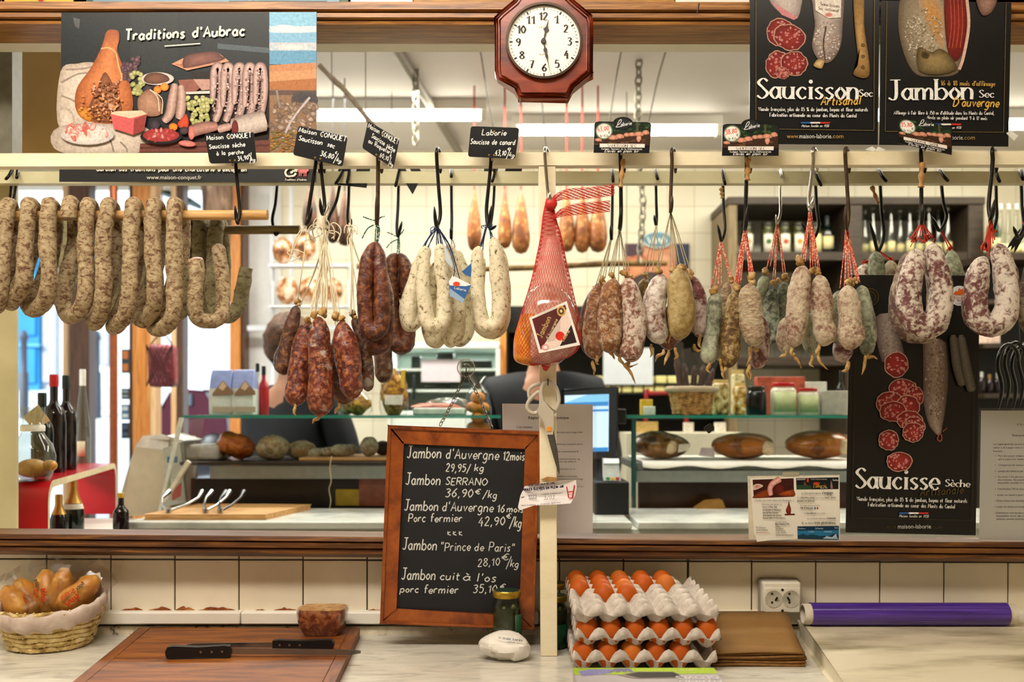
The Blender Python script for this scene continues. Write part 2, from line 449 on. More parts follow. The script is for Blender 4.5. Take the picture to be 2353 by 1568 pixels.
# ================================================================ THE SETTING
GZ=2.26
m_cream=flat('cream_paint','#e6d9bd',.55,var=.05,vs=12)
m_white=flat('white_paint','#e9e4d8',.5,var=.04,vs=9)
m_tile=flat('glazed_tile','#e4d9c2',.22,var=.05,vs=7)
m_grout=flat('dark_grout','#4d4a44',.9)
m_darkwood=wood('dark_oak','#261005','#57310f','#96601f',.42)
m_oak=wood('oak_trim','#4a2a10','#93602c','#bf8d4a',.38)
m_black=flat('black_satin','#0d0d0f',.4)
def wobbly_strip(name,y0l,y0r,y1l,y1r,d,prof,mat,x0=-160,x1=2520):
 """moulding: prof = [(fraction down, how far it stands out of depth d)] swept between the two ends"""
 mb=MB();n=len(prof);vs=[]
 for px,ya,yb in((x0,y0l,y1l),(x1,y0r,y1r)):
  for u,out in prof:vs.append(P(px,ya+(yb-ya)*u,d)-Vector((0,out,0)))
  vs.append(P(px,yb,d)+Vector((0,.07,0)));vs.append(P(px,ya,d)+Vector((0,.07,0)))
 k=n+2
 mb.add(vs,[(i,(i+1)%k,k+(i+1)%k,k+i)for i in range(k)]+[tuple(reversed(range(k))),tuple(range(k,2*k))])
 return mb.build(name,mat,ang=20)
# tiled wall under the window
mb=MB();mb.pbox(-200,1262,2560,1452,2.302,2.36);struct(mb.build('wall_front',m_grout))
mb=MB();tw=147.3;x=107-3*tw
while x<2600:
 dx=1.5 if abs(x-1580)>60 else 3
 for y0,y1 in((1230,1283.5),(1286.5,1407)):
  mb.pbox(x+dx,y0+(x+100)*.0034,x+tw-1.5,y1+(x*.0034 if y1<1300 else 0),2.297,2.304)
 x+=tw
struct(mb.build('wall_tiles',m_tile,bevel=.0012))
mb=MB()
for a,b in((-200,551),(553,1239),(1241,1850),(1852,2600)):mb.pbox(a,1408,b,1436,2.272,2.31)
struct(mb.build('trim_1',m_white,bevel=.003))
m_dirty=mottle('stained_white',[(.36,'#3b3125'),(.44,'#cfc4ab'),(.7,'#e6dcc6')],26,6,.5,.2,nr=.7)
mb=MB();mb.pbox(-200,1441,2600,1470,2.285,2.32);struct(mb.build('baseboard_front',m_dirty,bevel=.002))
# rusty dribbles above the ledge
m_rust=mottle('rust_stain',[(.4,'#6b2d0c'),(.55,'#8f4a14'),(.7,'#b9803c')],60,5,.6,.1)
mb=MB();rnd=random.Random(4)
for a,b,c in((276,330,8),(340,395,9),(402,448,10),(455,540,9),(585,612,4),(628,684,7),(845,876,4)):
 pts=[];n=9
 for i in range(n+1):pts.append(P(a+(b-a)*i/n,1404-c*(.5+rnd.random()*.65)*math.sin(math.pi*(i+.4)/(n+.8)),2.2955))
 mb.prism([P(b,1405,2.2955),P(a,1405,2.2955)]+pts,(0,.0008,0))
struct(mb.build('trim_stain',m_rust))
# worktop
m_marble=mottle('marble',[(.3,'#a8a59a'),(.47,'#cfcabd'),(.6,'#d9d4c6'),(.75,'#e2ddd0')],7,8,.22,.02,.001,(1,3,1),nr=.62,dist=1.2)
mb=MB();mb.box((-1.7,.95,.86),(1.7,2.30,.90));tag(mb.build('marble_worktop',m_marble,bevel=.004),'long pale grey veined marble worktop below the tiled wall','worktop')
# sill and head mouldings
prof=[(0,.033),(.05,.036),(.2,.038),(.26,.03),(.3,.036),(.52,.036),(.56,.026),(.62,.03),(.8,.03),(.88,.02),(1,.012)]
struct(wobbly_strip('trim_2',1221.5,1245,1272,1291.5,2.26,prof,m_darkwood))
prof=[(0,.01),(.03,.06),(.38,.06),(.44,.045),(.5,.052),(.7,.052),(.75,.036),(.8,.042),(.95,.04),(1,.02)]
struct(wobbly_strip('trim_3',27,29,73,77,2.262,prof,m_oak))
# wall over the head moulding
mb=MB();mb.pbox(-200,-400,2560,40,2.30,2.40);struct(mb.build('wall_upper',flat('upper_cream','#e3d8c6',.6,var=.05,vs=10)))
m_ochre=wood('varnished_board','#6d4310','#a1702a','#c2923f',.45,(3,30,30))
mb=MB();mb.pbox(948,-120,1556,24,2.285,2.31);struct(mb.build('trim_4',m_ochre,bevel=.004))
# clear pane put in for the mirror; reflected things are modelled beyond it
m_pane=bpy.data.materials.new('window_glass');m_pane.use_nodes=True;t=m_pane.node_tree;t.nodes.remove(t.nodes['Principled BSDF'])
tb=t.nodes.new('ShaderNodeBsdfTransparent');tb.inputs[0].default_value=(.97,.98,.965,1);t.links.new(tb.outputs[0],t.nodes['Material Output'].inputs[0])
mb=MB();mb.pbox(-170,70,2530,1236,GZ,GZ+.004);struct(mb.build('window_for_mirror',m_pane,smooth=False))
# shop shell beyond
m_ceil=flat('grey_ceiling','#dcd6d4',.7,var=.05,vs=1.2)
BY,CZ=5.65,2.90
mb=MB();mb.box((-4.6,2.34,CZ),(3.4,5.9,CZ+.1));struct(mb.build('ceiling',m_ceil))
mb=MB();mb.box((-4.6,1.2,-.05),(3.4,5.85,0));struct(mb.build('floor',flat('shop_floor','#8d857a',.5,var=.15)))
mb=MB();mb.box((-1.33,BY,0),(3.4,BY+.12,CZ))
m_back,t,b=_new('back_tiles')
tc=t.nodes.new('ShaderNodeTexCoord');mp=t.nodes.new('ShaderNodeMapping');mp.inputs['Rotation'].default_value=(math.pi/2,0,0);t.links.new(tc.outputs['Object'],mp.inputs[0])
br=t.nodes.new('ShaderNodeTexBrick');br.offset=0;br.inputs['Scale'].default_value=1;br.inputs['Brick Width'].default_value=.152;br.inputs['Row Height'].default_value=.152
br.inputs['Mortar Size'].default_value=.0022;br.inputs['Color1'].default_value=lin('#ece5d0');br.inputs['Color2'].default_value=lin('#e8dfc8');br.inputs['Mortar'].default_value=lin('#bdb194')
t.links.new(mp.outputs[0],br.inputs[0]);t.links.new(br.outputs[0],b.inputs['Base Color']);b.inputs['Roughness'].default_value=.3
struct(mb.build('wall_back',m_back))
mb=MB();mb.box((3.3,2.34,0),(3.4,BY,CZ));struct(mb.build('wall_right',m_cream))
mb=MB();mb.box((-4.6,2.34,0),(-4.5,BY,CZ));struct(mb.build('wall_far_left',m_cream))
mb=MB();mb.box((-4.5,BY,2.70),(-1.33,BY+.12,CZ));struct(mb.build('wall_back_upper',m_cream))
m_olive=flat('olive_cream','#cdbf95',.6,var=.05,vs=14)
mb=MB();mb.pbox(-400,60,38,1300,2.47,2.48);struct(mb.build('wall_left',m_olive))
mb=MB();mb.pbox(-200,70,140,352,2.72,2.76);struct(mb.build('wall_panel',flat('tan_panel','#c9a468',.6,var=.1,vs=4)))
mb=MB();mb.pbox(-300,40,28,352,2.44,2.49);struct(mb.build('wall_pier',flat('slate_paint','#6f6a5d',.5)))
# the room the camera stands in
m_prep=flat('prep_cream','#e2d8c4',.6,var=.04,vs=3)
for nm,a,b in(('wall_near_left',(-2.5,-1.3,0),(-2.4,2.34,3.3)),('wall_near_right',(2.6,-1.3,0),(2.7,2.34,3.3)),('wall_behind',(-2.4,-1.4,0),(2.6,-1.3,3.3)),('ceiling_near',(-2.5,-1.4,3.2),(2.7,2.34,3.3)),('floor_near',(-2.5,-1.4,-.05),(2.7,1.2,0)),('wall_upper_near',(-2.5,2.30,2.28),(2.7,2.40,3.3))):
 struct(MB().box(a,b).build(nm,m_prep))
# fluorescent battens on the ceiling beyond the glass
m_tube=flat('lit_tube','#fff7e2',.4,emit=22,var=0);m_bat=flat('batten_white','#efece4',.4,var=.02)
for i,(xa,xb,yy,lb)in enumerate(((-1.2,-.12,4.75,'fluorescent batten light seen above the two tilted black price cards'),(.0,1.05,5.0,'fluorescent batten light behind the black card of the duck sausage'),(1.15,1.95,4.75,'fluorescent batten light above the row of black hooks right of centre'),(2.05,3.0,4.9,'fluorescent batten light behind the black ham poster'))):
 r=thing('batten_light',lb,'light',((xa+xb)/2,yy,CZ),'ceiling battens beyond the glass')
 MB().box((xa,yy-.035,CZ-.05),(xb,yy+.035,CZ)).build('housing',m_bat,r,bevel=.004)
 MB().tube([(xa+.03,yy,CZ-.075),(xb-.03,yy,CZ-.075)],.019,10).build('tube',m_tube,r)
 for xx in(xa+.015,xb-.015):MB().box((xx-.012,yy-.02,CZ-.1),(xx+.012,yy+.02,CZ-.05)).build('lamp_holder',m_bat,r)

# ================================================================ STREET OUTSIDE
m_fac=mottle('pale_render',[(.35,'#b9bcc4'),(.6,'#e6e8ee')],1.1,5,.8,.05)
mb=MB();mb.box((-14,13,-1),(-1.5,13.3,9));f=struct(mb.build('exterior_facade',m_fac))
mb=MB();mb.prism([(-14,5.85,.30),(-14,13,1.62),(-1,13,1.62),(-1,5.85,.30)],(0,0,-.1));struct(mb.build('street',flat('asphalt','#b7bcc6',.8,var=.08,vs=2)))
mb=MB();mb.prism([(-14,10.7,1.30),(-14,13,1.72),(-1,13,1.72),(-1,10.7,1.30)],(0,0,-.12));struct(mb.build('pavement',flat('paving','#c9ccd2',.8,var=.1,vs=3)))
def front(px0,py0,px1,py1,d,t=.05):return MB().pbox(px0,py0,px1,py1,d,d+t)
r=thing('street_door','bright blue double door across the street, left of the brown window post','door',P(62,900,12.9),None)
front(36,560,90,905,12.92,.08).build('door_panel',flat('blue_door','#1f83bd',.5,var=.1,vs=2),r)
for y in(585,690,800):front(44,y,82,y+82,12.89,.03).build('raised_field',MATS['blue_door'],r,bevel=.02)
front(38,790,90,797,12.87,.05).build('rail',flat('blue_rail','#57a3cd',.5),r)
for a,b,c,e in((95,600,130,880),(228,560,250,840)):
 tag(front(a,b,c,e,12.95,.05).build('shutter',flat('grey_shutter','#a8afbb',.7),bevel=.02),'pale grey shutter on the far facade %s'%('right of the blue door' if a<100 else 'seen between the brown post and the copper pipe'),'shutter')
for px,lb in((55,'dark street bollard standing in front of the blue door'),(222,'slim grey street bollard seen right of the tall clear bottle')):
 mb=MB();a=P(px,962,11);mb.lathe((a.x,11,a.z),[(.05,0),(.05,.5),(.035,.52),(.035,.86),(.05,.88),(.03,.96),(0,.98)],14);tag(mb.build('bollard',flat('bollard_grey','#454852',.5)),lb,'bollard')
# parked car, plum
r=thing('parked_car','plum coloured car parked in the street behind the wooden posts','car',P(385,1040,8.6))
body=[(330,1040),(330,965),(345,940),(372,935),(392,905),(420,898),(470,898),(492,935),(520,945),(524,1040)]
MB().prism([P(x,y,8.6)for x,y in body],(0,1.5,0)).build('car_body',flat('plum_paint','#451426',.25,var=.04),r,bevel=.05)
MB().prism([P(x,y,8.58)for x,y in((398,932),(405,908),(440,905),(440,932))],(0,.03,0)).build('car_window',flat('car_glass','#54606a',.1),r)
for x in(362,490):MB().lathe(P(x,1036,8.58),[(0,0),(.13,0),(.15,.02),(.15,.18),(0,.18)],20,(0,1,0)).build('wheel',m_black,r)
# shop-front posts and bars
m_post=wood('dark_post','#2a170c','#51321c','#6b4526',.4,(40,40,2));m_orange=wood('orange_pine','#a45c22','#d0853d','#e7ab63',.45,(30,30,2))
m_copper=flat('copper_pipe','#9c5430',.35,.6);m_pine=wood('pale_pine','#c99a62','#e0b98a','#efd4b0',.5,(30,30,2))
def post(px0,px1,y0,y1,d,mat,lab,nm='window_post',cat='post',t=.1,parent_parts=()):
 a=P(px0,y0,d);b=P(px1,y1,d)
 o=MB().box((a.x,d,.001),(b.x,d+t,2.899)).build(nm,mat,bevel=.006);return tag(o,lab,cat)
post(158,204,420,1300,5.5,m_post,'dark brown shop-front post behind the tall clear bottle')
post(143,157,420,1300,5.56,m_pine,'narrow pale pine strip left of the dark brown post')
post(303,343,425,1300,5.4,m_orange,'broad orange pine door post left of the netted meat')
post(343.5,357,425,1300,5.4,m_pine,'pale pine strip between the orange door post and the netted meat')
post(392,405,425,1300,5.5,m_pine,'pale pine door stile right of the netted meat')
post(405,420,425,1300,5.5,m_post,'dark door stile right of the pale pine stile')
post(296,303,425,1300,5.42,m_post,'thin dark strip along the left of the orange door post')
post(527,552,425,1300,5.5,m_orange,'orange pine post behind the two pasta bags')
post(555,562,425,1300,5.5,m_post,'thin dark bar right of the orange post behind the pasta bags')
a=P(261,1300,5.2);tag(MB().tube([(a.x,5.2,.05),(a.x,5.2,2.89)],.021,12).build('copper_pipe',m_copper),'upright copper pipe between the bottles and the orange door post','pipe')
a=P(490,600,5.0);tag(MB().tube([(a.x,5.05,2.26),(a.x+.01,5.05,2.5),(a.x-.02,5.05,2.899)],[.07,.075,.085],14,nzamp=.15,nzf=9).build('bark_post',mottle('bark',[(.35,'#2e2118'),(.6,'#6d5544'),(.8,'#a08b78')],22,7,.8,.6,stretch=(1,1,.3))),'rough bark-covered post coming down from the ceiling above the right end of the hanging sausages','post')
MBb=MB();
tag(front(560,425,645,1010,5.62,.02).build('window_blind',flat('white_blind','#f1efee',.6,var=.03)),'white blind behind the pale window bars left of the string bundle','blind')
r=thing('window_bars','white painted window frame bars left of the string bundle','window frame',P(650,1010,5.5))
mw=flat('frame_white','#dfe3ea',.5,var=.03)
for px in(624,668):front(px-4,425,px+4,1010,5.5,.04).build('bar',mw,r)
front(568,748,900,760,5.5,.04).build('bar',mw,r)
# green canopy edge and notice stickers on the door
o=MB();o.prism([P(352,425,5.772),P(438,455,5.772),P(438,466,5.772),P(336,428,5.772)],(0,.2,0));tag(o.build('awning_edge',flat('awning_green','#1d4a42',.6)),'dark green awning edge above the orange door post','awning')
tag(MB().box((P(268,0,5.3).x,5.3,.001),(P(299,0,5.3).x,5.304,2.899)).build('door_glass',m_pane,smooth=False),'narrow clear glass strip carrying the row of stickers','glass')
m_st=printed('sticker_print',.4,.1)
for i,(y0,y1,c,c2,lb)in enumerate(((803,858,'#2d4048','#c07238','teal and orange sticker strip, highest on the door jamb'),(893,918,'#22313a','#8a99a0','small dark square sticker in the middle of the door jamb'),(930,965,'#2e5f83','#c8d4dc','blue sticker above the lowest dark one on the door jamb'),(972,1008,'#1d2535','#46536a','dark blue sticker, lowest on the door jamb'))):
 r=thing('door_sticker',lb,'sticker',P(288,y1,5.3),'stickers on the door jamb')
 front(279,y0,296,y1,5.296,.006).build('backing',flat('st%d'%i,c,.4),r)
 A=Art(5.296);A.rect(281,y0+4,294,y0+(y1-y0)*.4,c2);A.rect(281,y0+(y1-y0)*.6,294,y1-5,c2);A.build('printed_stripes',r,m_st)
# ================================================================ SHOP BEYOND THE GLASS
m_glass_edge=flat('shelf_glass','#2f8f7d',.12,alpha=.75,var=0);m_steel=flat('brushed_steel','#8d928f',.35,.5,var=.06)
m_red=flat('red_laminate','#b3141f',.22,var=.04);m_plyedge=flat('ply_edge','#d9cba6',.6)
m_clear=clear('clear_film','#fafafa',.05,.12);m_glass=clear('bottle_glass','#e6ece6',.10,.03)
m_board=wood('beech_board','#a9773f','#cf9c60','#e0b67e',.5,(3,30,30))
m_marble2=mottle('white_marble',[(.35,'#b9bdb8'),(.55,'#dfe1da'),(.75,'#eceee8')],6,7,.25,.02,nr=.6)
# worktop and slabs in front of the counter
TZ=1.092
MBx=MB();MBx.box((-2.2,2.36,.5),(-1.12,3.4,1.05));struct(MBx.build('ledge_left',m_white))
a,b=P(288,1200,2.9).x,P(1452,1200,2.9).x
tag(MB().box((a,2.9,TZ-.022),(b,3.32,TZ)).build('marble_slab',m_marble2,bevel=.004),'long white marble slab under the wooden board and tongs','slab',None)
tag(MB().box((P(1466,1200,2.9).x,2.9,TZ-.022),(3.2,3.32,TZ)).build('marble_slab',m_marble2,bevel=.004),'white marble slab behind the leaflet, right of the dark gap','slab',None)
tag(MB().box((a,2.92,.0),(3.2,3.30,TZ-.024)).build('white_counter',flat('counter_white','#dcdfd6',.45,var=.04)),'white counter base under the marble slabs','counter')
# ---- red bent-ply bench with bottles
BZ=1.233;A1=Vector((-1.193,2.56,0));B1=Vector((-1.414,3.56,0));ux=(B1-A1).normalized();L=(B1-A1).length;off=Vector((-.17,0,0))
outer=[];inner=[];R=.06;t=.018
for c,a0 in((R,180),(L-R,90)):
 for k in range(7):
  an=math.radians(a0-15*k);outer.append((c+R*math.cos(an),BZ-R+R*math.sin(an)));inner.append((c+(R-t)*math.cos(an),BZ-R+(R-t)*math.sin(an)))
pr=[(0,1.05)]+outer+[(L,1.05),(L-t,1.05)]+inner[::-1]+[(t,1.05)]
r=thing('bent_ply_bench','glossy red bent-plywood bench carrying the row of bottles at left','bench',tuple(A1+Vector((-.3,.4,1.05))))
mb=MB();mb.prism([A1+ux*u+Vector((0,0,z))for u,z in pr],off);mb.build('shell',m_red,r,ang=35)
mb=MB();mb.prism([A1+ux*u+Vector((0,0,z))-off*.004 for u,z in pr],off*.006);mb.build('edge_band',m_plyedge,r,smooth=False)
def onbench(px,py):
 d=(ZC-BZ)*F/(py-HY);return P(px,py,d)
def pxr(w_px,d):return w_px*d/F/2
m_wine=flat('dark_liqueur','#14060c',.08,var=0,spec=.7);m_bgreen=flat('dark_green_glass','#0b1410',.08,var=0,spec=.7)
m_waxr=flat('red_wax','#c51a1c',.35);m_waxb=flat('black_wax','#15201f',.4);m_waxw=flat('white_wax','#e6e2da',.4)
def bottle(base,h,rad,prof,mat,lab,cat='bottle',cap=None,caph=.1,label=None,group=None,neckclear=False,nm='bottle',lcol=None):
 r=thing(nm,lab,cat,tuple(base),group)
 MB().lathe(base,[(rad*a,h*b)for a,b in prof],24).build('glass_body',mat,r,ang=40)
 if cap:
  rt=rad*prof[-1][0]*1.12;MB().lathe(base,[(0,h*(1-caph)),(rt,h*(1-caph)),(rt,h*.99),(rt*.9,h*1.005),(0,h*1.005)],20).build('cap',cap,r,ang=40)
 if label:
  z0,z1,a0,a1,mt=label;mb=MB();n=10;vs=[]
  for z in(z0,z1):
   for k in range(n+1):
    an=math.radians(a0+(a1-a0)*k/n);vs.append(base+Vector((math.cos(an)*rad*1.012,math.sin(an)*rad*1.012,h*z)))
  mb.add(vs,[(k,k+1,n+2+k,n+1+k)for k in range(n)]);mb.build('paper_label',mt,r,ang=0,solid=.0004)
 return r
wprof=[(0,0),(.9,0),(1,.03),(1,.55),(.9,.62),(.5,.70),(.38,.75),(.34,.97),(.36,1)]
rprof=[(0,0),(.94,0),(1,.03),(1,.52),(.93,.60),(.75,.66),(.42,.70),(.34,.74),(.34,1)]
tprof=[(0,0),(.94,0),(1,.02),(1,.3),(.9,.42),(.62,.62),(.42,.78),(.34,.9),(.36,1)]
q=onbench(75,1104);
r=thing('decanter','round glass decanter with a preserved pear in it, leftmost on the red bench','decanter',tuple(q))
dh=pxr(2*(1104-936),q.y);MB().lathe(q,[(.10*dh*a,dh*b)for a,b in((0,0),(2.2,0),(2.4,.05),(2.9,.2),(3.0,.32),(2.6,.48),(1.6,.62),(1.35,.68),(1.5,.7),(1.5,.75),(1.3,.78),(1.25,.82),(1.55,.9),(1.6,1))],28).build('glass_body',m_glass,r,ang=60)
MB().ball(q+Vector((0,0,dh*.16)),(dh*.22,dh*.2,dh*.13),18,12,.1,20).ball(q+Vector((.045,0,dh*.2)),(dh*.1,dh*.1,dh*.08)).build('pear',flat('pear_gold','#c98a2f',.4,var=.25),r)
MB().lathe(q,[(dh*.158,dh*.67),(dh*.16,dh*.74),(dh*.14,dh*.76),(dh*.13,dh*.67)],24).build('collar',m_waxw,r)
q=onbench(97,1094)
r=bottle(q,pxr(2*190,q.y),pxr(48,q.y),wprof,m_bgreen,'dark green bottle with a paper tag on its neck, right of the decanter',cap=m_waxb,caph=.2)
MB().prism([q+Vector((x,-.05,z))for x,z in((-.03,.165),(.0,.13),(.045,.155),(.012,.2))],(0,.001,0)).build('neck_tag',flat('kraft_tag','#d6b787',.7),r)
q=onbench(124,1086);r=bottle(q,pxr(2*224,q.y),pxr(52,q.y),rprof,m_wine,'dark bottle sealed with red wax on the red bench',cap=m_waxr,caph=.12)
q=onbench(152,1080);r=bottle(q,pxr(2*216,q.y),pxr(46,q.y),rprof,m_wine,'dark bottle sealed with black wax on the red bench',cap=m_waxb,caph=.14)
q=onbench(190,1066);r=bottle(q,pxr(2*216,q.y),pxr(34,q.y),tprof,m_glass,'tall clear bottle with white wax top, rightmost on the red bench',cap=m_waxw,caph=.17,label=(.08,.24,250,310,flat('small_label','#d9c6a4',.7)))
# champagne bottles under the bench
m_gold=flat('gold_foil','#c49a4c',.35,.7,var=.15)
for px,py,h,wd,lb in((135,1250,112,40,'gold-foiled sparkling wine bottle, left of the pair under the red bench'),(168,1252,152,48,'gold-foiled sparkling wine bottle with white label, right of the pair under the red bench')):
 d=2.85 if px<150 else 2.95;q=P(px,1232,d);q.z=1.0501;hh=P(px,py-h,d).z-1.05
 r=bottle(q,hh,pxr(wd,d),[(0,0),(.95,0),(1,.03),(1,.40),(.85,.52),(.5,.68),(.38,.8),(.34,1)],m_bgreen,lb)
 MB().lathe(q,[(pxr(wd,d)*a*1.03,hh*b)for a,b in((.78,.56),(.5,.68),(.39,.8),(.4,.96),(.36,1.01),(0,1.015))],22).build('foil',m_gold,r,ang=60)
 if px>150:MB().lathe(q,[(pxr(wd,d)*a*1.03,hh*b)for a,b in((.93,.46),(.8,.55))],22).build('paper_label',flat('cream_label','#e2dccb',.6),r)
for px,h,lb in((278,66,'small bottle with yellow cap beside the red bench'),):
 q=P(px,1216,3.0);q.z=1.0501 if q.x<-1.12 else TZ;q.z=TZ-.04
 q=Vector((P(px,1216,2.85).x,2.85,1.0501));r=bottle(q,.13,.022,wprof,m_wine,lb,cap=flat('yellow_cap','#c9a23a',.4))
# ---- grey scale / till at left
d=3.42
r=thing('counter_scale','cream counter scale with sloping top behind the wooden board','scale',(P(350,1180,d).x,d,TZ))
MB().prism([P(x,y,d)for x,y in((285,1182),(282,1130),(305,1062),(318,1024),(330,1014),(392,1012),(398,1180))],(0,.26,0)).build('housing',flat('scale_cream','#d3c6ac',.5,var=.04),r,bevel=.012)
MB().prism([P(x,y,d-.001)for x,y in((330,1006),(372,1002),(425,1014),(372,1030),(318,1024))],(0,.2,.0)).build('top_cover',flat('scale_white','#e9e6df',.45),r,bevel=.006)
MB().prism([P(x,y,d-.03)for x,y in((376,1032),(412,1022),(428,1158),(384,1160))],(0,.03,0)).build('label_panel',flat('scale_panel','#b9bcae',.4),r,bevel=.003)
A=Art(d-.03);A.rect(384,1050,408,1064,'#3f6d86');A.rect(384,1100,400,1112,'#c9d0c0');A.poly([(394,1130),(418,1108),(416,1140),(396,1152)],'#b8493a');A.rect(380,1092,392,1122,'#7d9a76');A.build('printed_pattern',r,m_st)
# slanting side glass of the display
r=thing('display_side_frame','white slanting end frame of the glass display at left','frame',P(395,1180,3.2))
MB().prism([P(x,y,3.25)for x,y in((362,1180),(369,1180),(420,960),(411,960))],(0,.012,0)).build('rail',flat('frame_edge','#d7dcd2',.3),r)
MB().prism([P(x,y,3.24)for x,y in((366,1160),(374,1162),(436,1064),(428,1058))],(0,.02,0)).build('strut',flat('strut_white','#d9d4c4',.5),r)
MB().prism([P(x,y,3.3)for x,y in((372,1150),(412,968),(470,962),(440,1150))],(0,.004,0)).build('side_glass',m_clear,r)
# ---- glass shelf and deck, left and right
GS=1.402
for xa,xb,lb in((418,1150,'green-edged glass shelf, its left stretch above the small cheeses'),(1440,1955,'green-edged glass shelf over the three wrapped hams')):
 A_,B_=P(xa,955,3.36).x,P(xb,955,3.36).x
 tag(MB().box((A_,3.36,GS-.010),(B_,3.74,GS)).build('glass_shelf',m_glass_edge,smooth=False),lb,'shelf')
DZ=1.245
A_,B_=P(412,1055,3.36).x,P(1130,1055,3.36).x
r=thing('display_deck','dark display deck with steel fascia carrying small cheeses and sausages','display deck',((A_+B_)/2,3.5,DZ-.06))
MB().box((A_,3.36,DZ-.012),(B_,3.84,DZ)).build('deck_board',flat('deck_dark','#2c241e',.35),r,bevel=.002)
MB().box((A_+.1,3.37,DZ-.058),(B_,3.39,DZ-.014)).build('fascia',m_steel,r)
tag(MB().box((P(700,1050,3.5).x,3.4,DZ+.0005),(P(892,1050,3.4).x,3.7,DZ+.012)).build('serving_board',m_board,bevel=.003),'thin wooden board under the string-tied cheese on the deck','board')
A_,B_=P(1462,1055,3.36).x,P(1990,1055,3.36).x
r=thing('display_deck','grey display deck under the paper liner with the three wrapped hams','display deck',((A_+B_)/2,3.5,DZ-.06))
MB().box((A_,3.36,DZ-.03),(B_,3.84,DZ-.004)).build('deck_board',flat('deck_grey','#6d7068',.4),r,bevel=.002)
MB().box((A_,3.35,DZ-.068),(B_,3.37,DZ-.03)).build('fascia',m_steel,r)
mb=MB();vs=[];n=26
for j in range(3):
 for i in range(n+1):
  x=A_+.02+(B_-A_-.02)*i/n;vs.append((x,(3.34,3.36,3.80)[j],(DZ-.012-.010*(.5+.5*math.sin(i*.9)),DZ+.001,DZ+.003)[j]))
mb.add(vs,[(j*(n+1)+i,j*(n+1)+i+1,(j+1)*(n+1)+i+1,(j+1)*(n+1)+i)for j in range(2)for i in range(n)])
tag(mb.build('paper_liner',flat('liner_white','#ece8df',.6,var=.03),solid=.001),'white paper liner under the three wrapped hams','paper')
# opaque panels, their dark colour standing in for the shaded case interiors
m_case=flat('case_dark','#1b1512',.3,var=.3,vs=5);m_case2=flat('case_brown','#37200f',.25,var=.35,vs=6)
tag(MB().box((P(455,1100,3.5).x,3.42,TZ-.3),(P(900,1100,3.5).x,3.46,DZ-.06)).build('dark_case_interior',m_case),'dark-coloured panel standing in for the shaded case interior behind the wooden board','panel')
tag(MB().box((P(770,1100,3.4).x,3.405,TZ),(P(826,1100,3.4).x,3.415,P(770,1125,3.4).z)).build('yellow_board',flat('mustard','#a58a1d',.5),bevel=.003),'small mustard yellow board leaning in the dark case','board')
tag(MB().box((P(826,1100,3.41).x,3.40,TZ),(P(905,1100,3.41).x,3.418,P(770,1098,3.4).z)).build('copper_sheet',flat('terracotta','#7e4632',.45,var=.15)),'terracotta panel left of the chalkboard behind the glass','panel')
tag(MB().box((P(1462,1100,3.5).x,3.42,TZ-.3),(P(2000,1100,3.5).x,3.46,DZ-.07)).build('dark_case_interior',m_case2),'dark brown panel standing in for the shaded case interior under the three wrapped hams','panel')
tag(MB().box((P(1452,1100,3.34).x,3.33,TZ),(P(1461,1100,3.34).x,3.36,GS-.011)).build('case_upright',flat('green_glass','#1c4a48',.15)),'dark green glass upright at the left end of the ham display','upright')
mb=MB();mb.prism([P(x,y,3.3)for x,y in((1600,1174),(1626,1153),(1660,1150),(1668,1174))],(0,.06,0));q=mb.v
tag(MB().prism([Vector((p.x,p.y,max(p.z,TZ)))for p in q[:4]],(0,.06,0)).build('folded_card',flat('gold_card','#8b6324',.5)),'small folded golden card on the marble slab behind the glass','card')
# ---- board, tongs, knife
d0=2.96;A_,B_=P(332,1192,d0).x,P(610,1192,d0).x
tag(MB().prism([(A_,d0,TZ+.0005),(B_,d0,TZ+.0005),(B_+.07,3.28,TZ+.0005),(A_+.06,3.28,TZ+.0005)],(0,0,.016)).build('wooden_board',m_board,bevel=.003),'beech carving board with two pairs of tongs on the marble slab','board')
m_chrome=flat('chrome','#b9b9b6',.18,.9,var=.03)
for px,lb in((395,'open steel tongs, left on the beech board'),(478,'steel tongs with black jaws, middle of the beech board'),(512,'dark steel tongs, right on the beech board')):
 r=thing('tongs',lb,'tongs',(P(px,1170,3.05).x,3.05,TZ+.017));z=TZ+.024
 b0=P(px+8,1187,2.99);xx=P(px,1180,3.05).x;sp=.055 if px<400 else .03
 for sgn in(-1,1):
  MB().tube([(xx+.012,2.985,z),(xx+.012+sgn*sp*.6,3.03,z+.012),(xx+.012+sgn*sp,3.09,z+.03),(xx+.012+sgn*sp*.95,3.14,z+.045)],[.005,.004,.004,.009],8).build('arm',m_chrome if px<500 else flat('gunmetal','#3a3a3c',.25,.7),r)
 MB().lathe((xx+.012,2.985,z-.006),[(0,0),(.009,0),(.009,.012),(0,.012)],12).build('pivot',m_chrome,r)
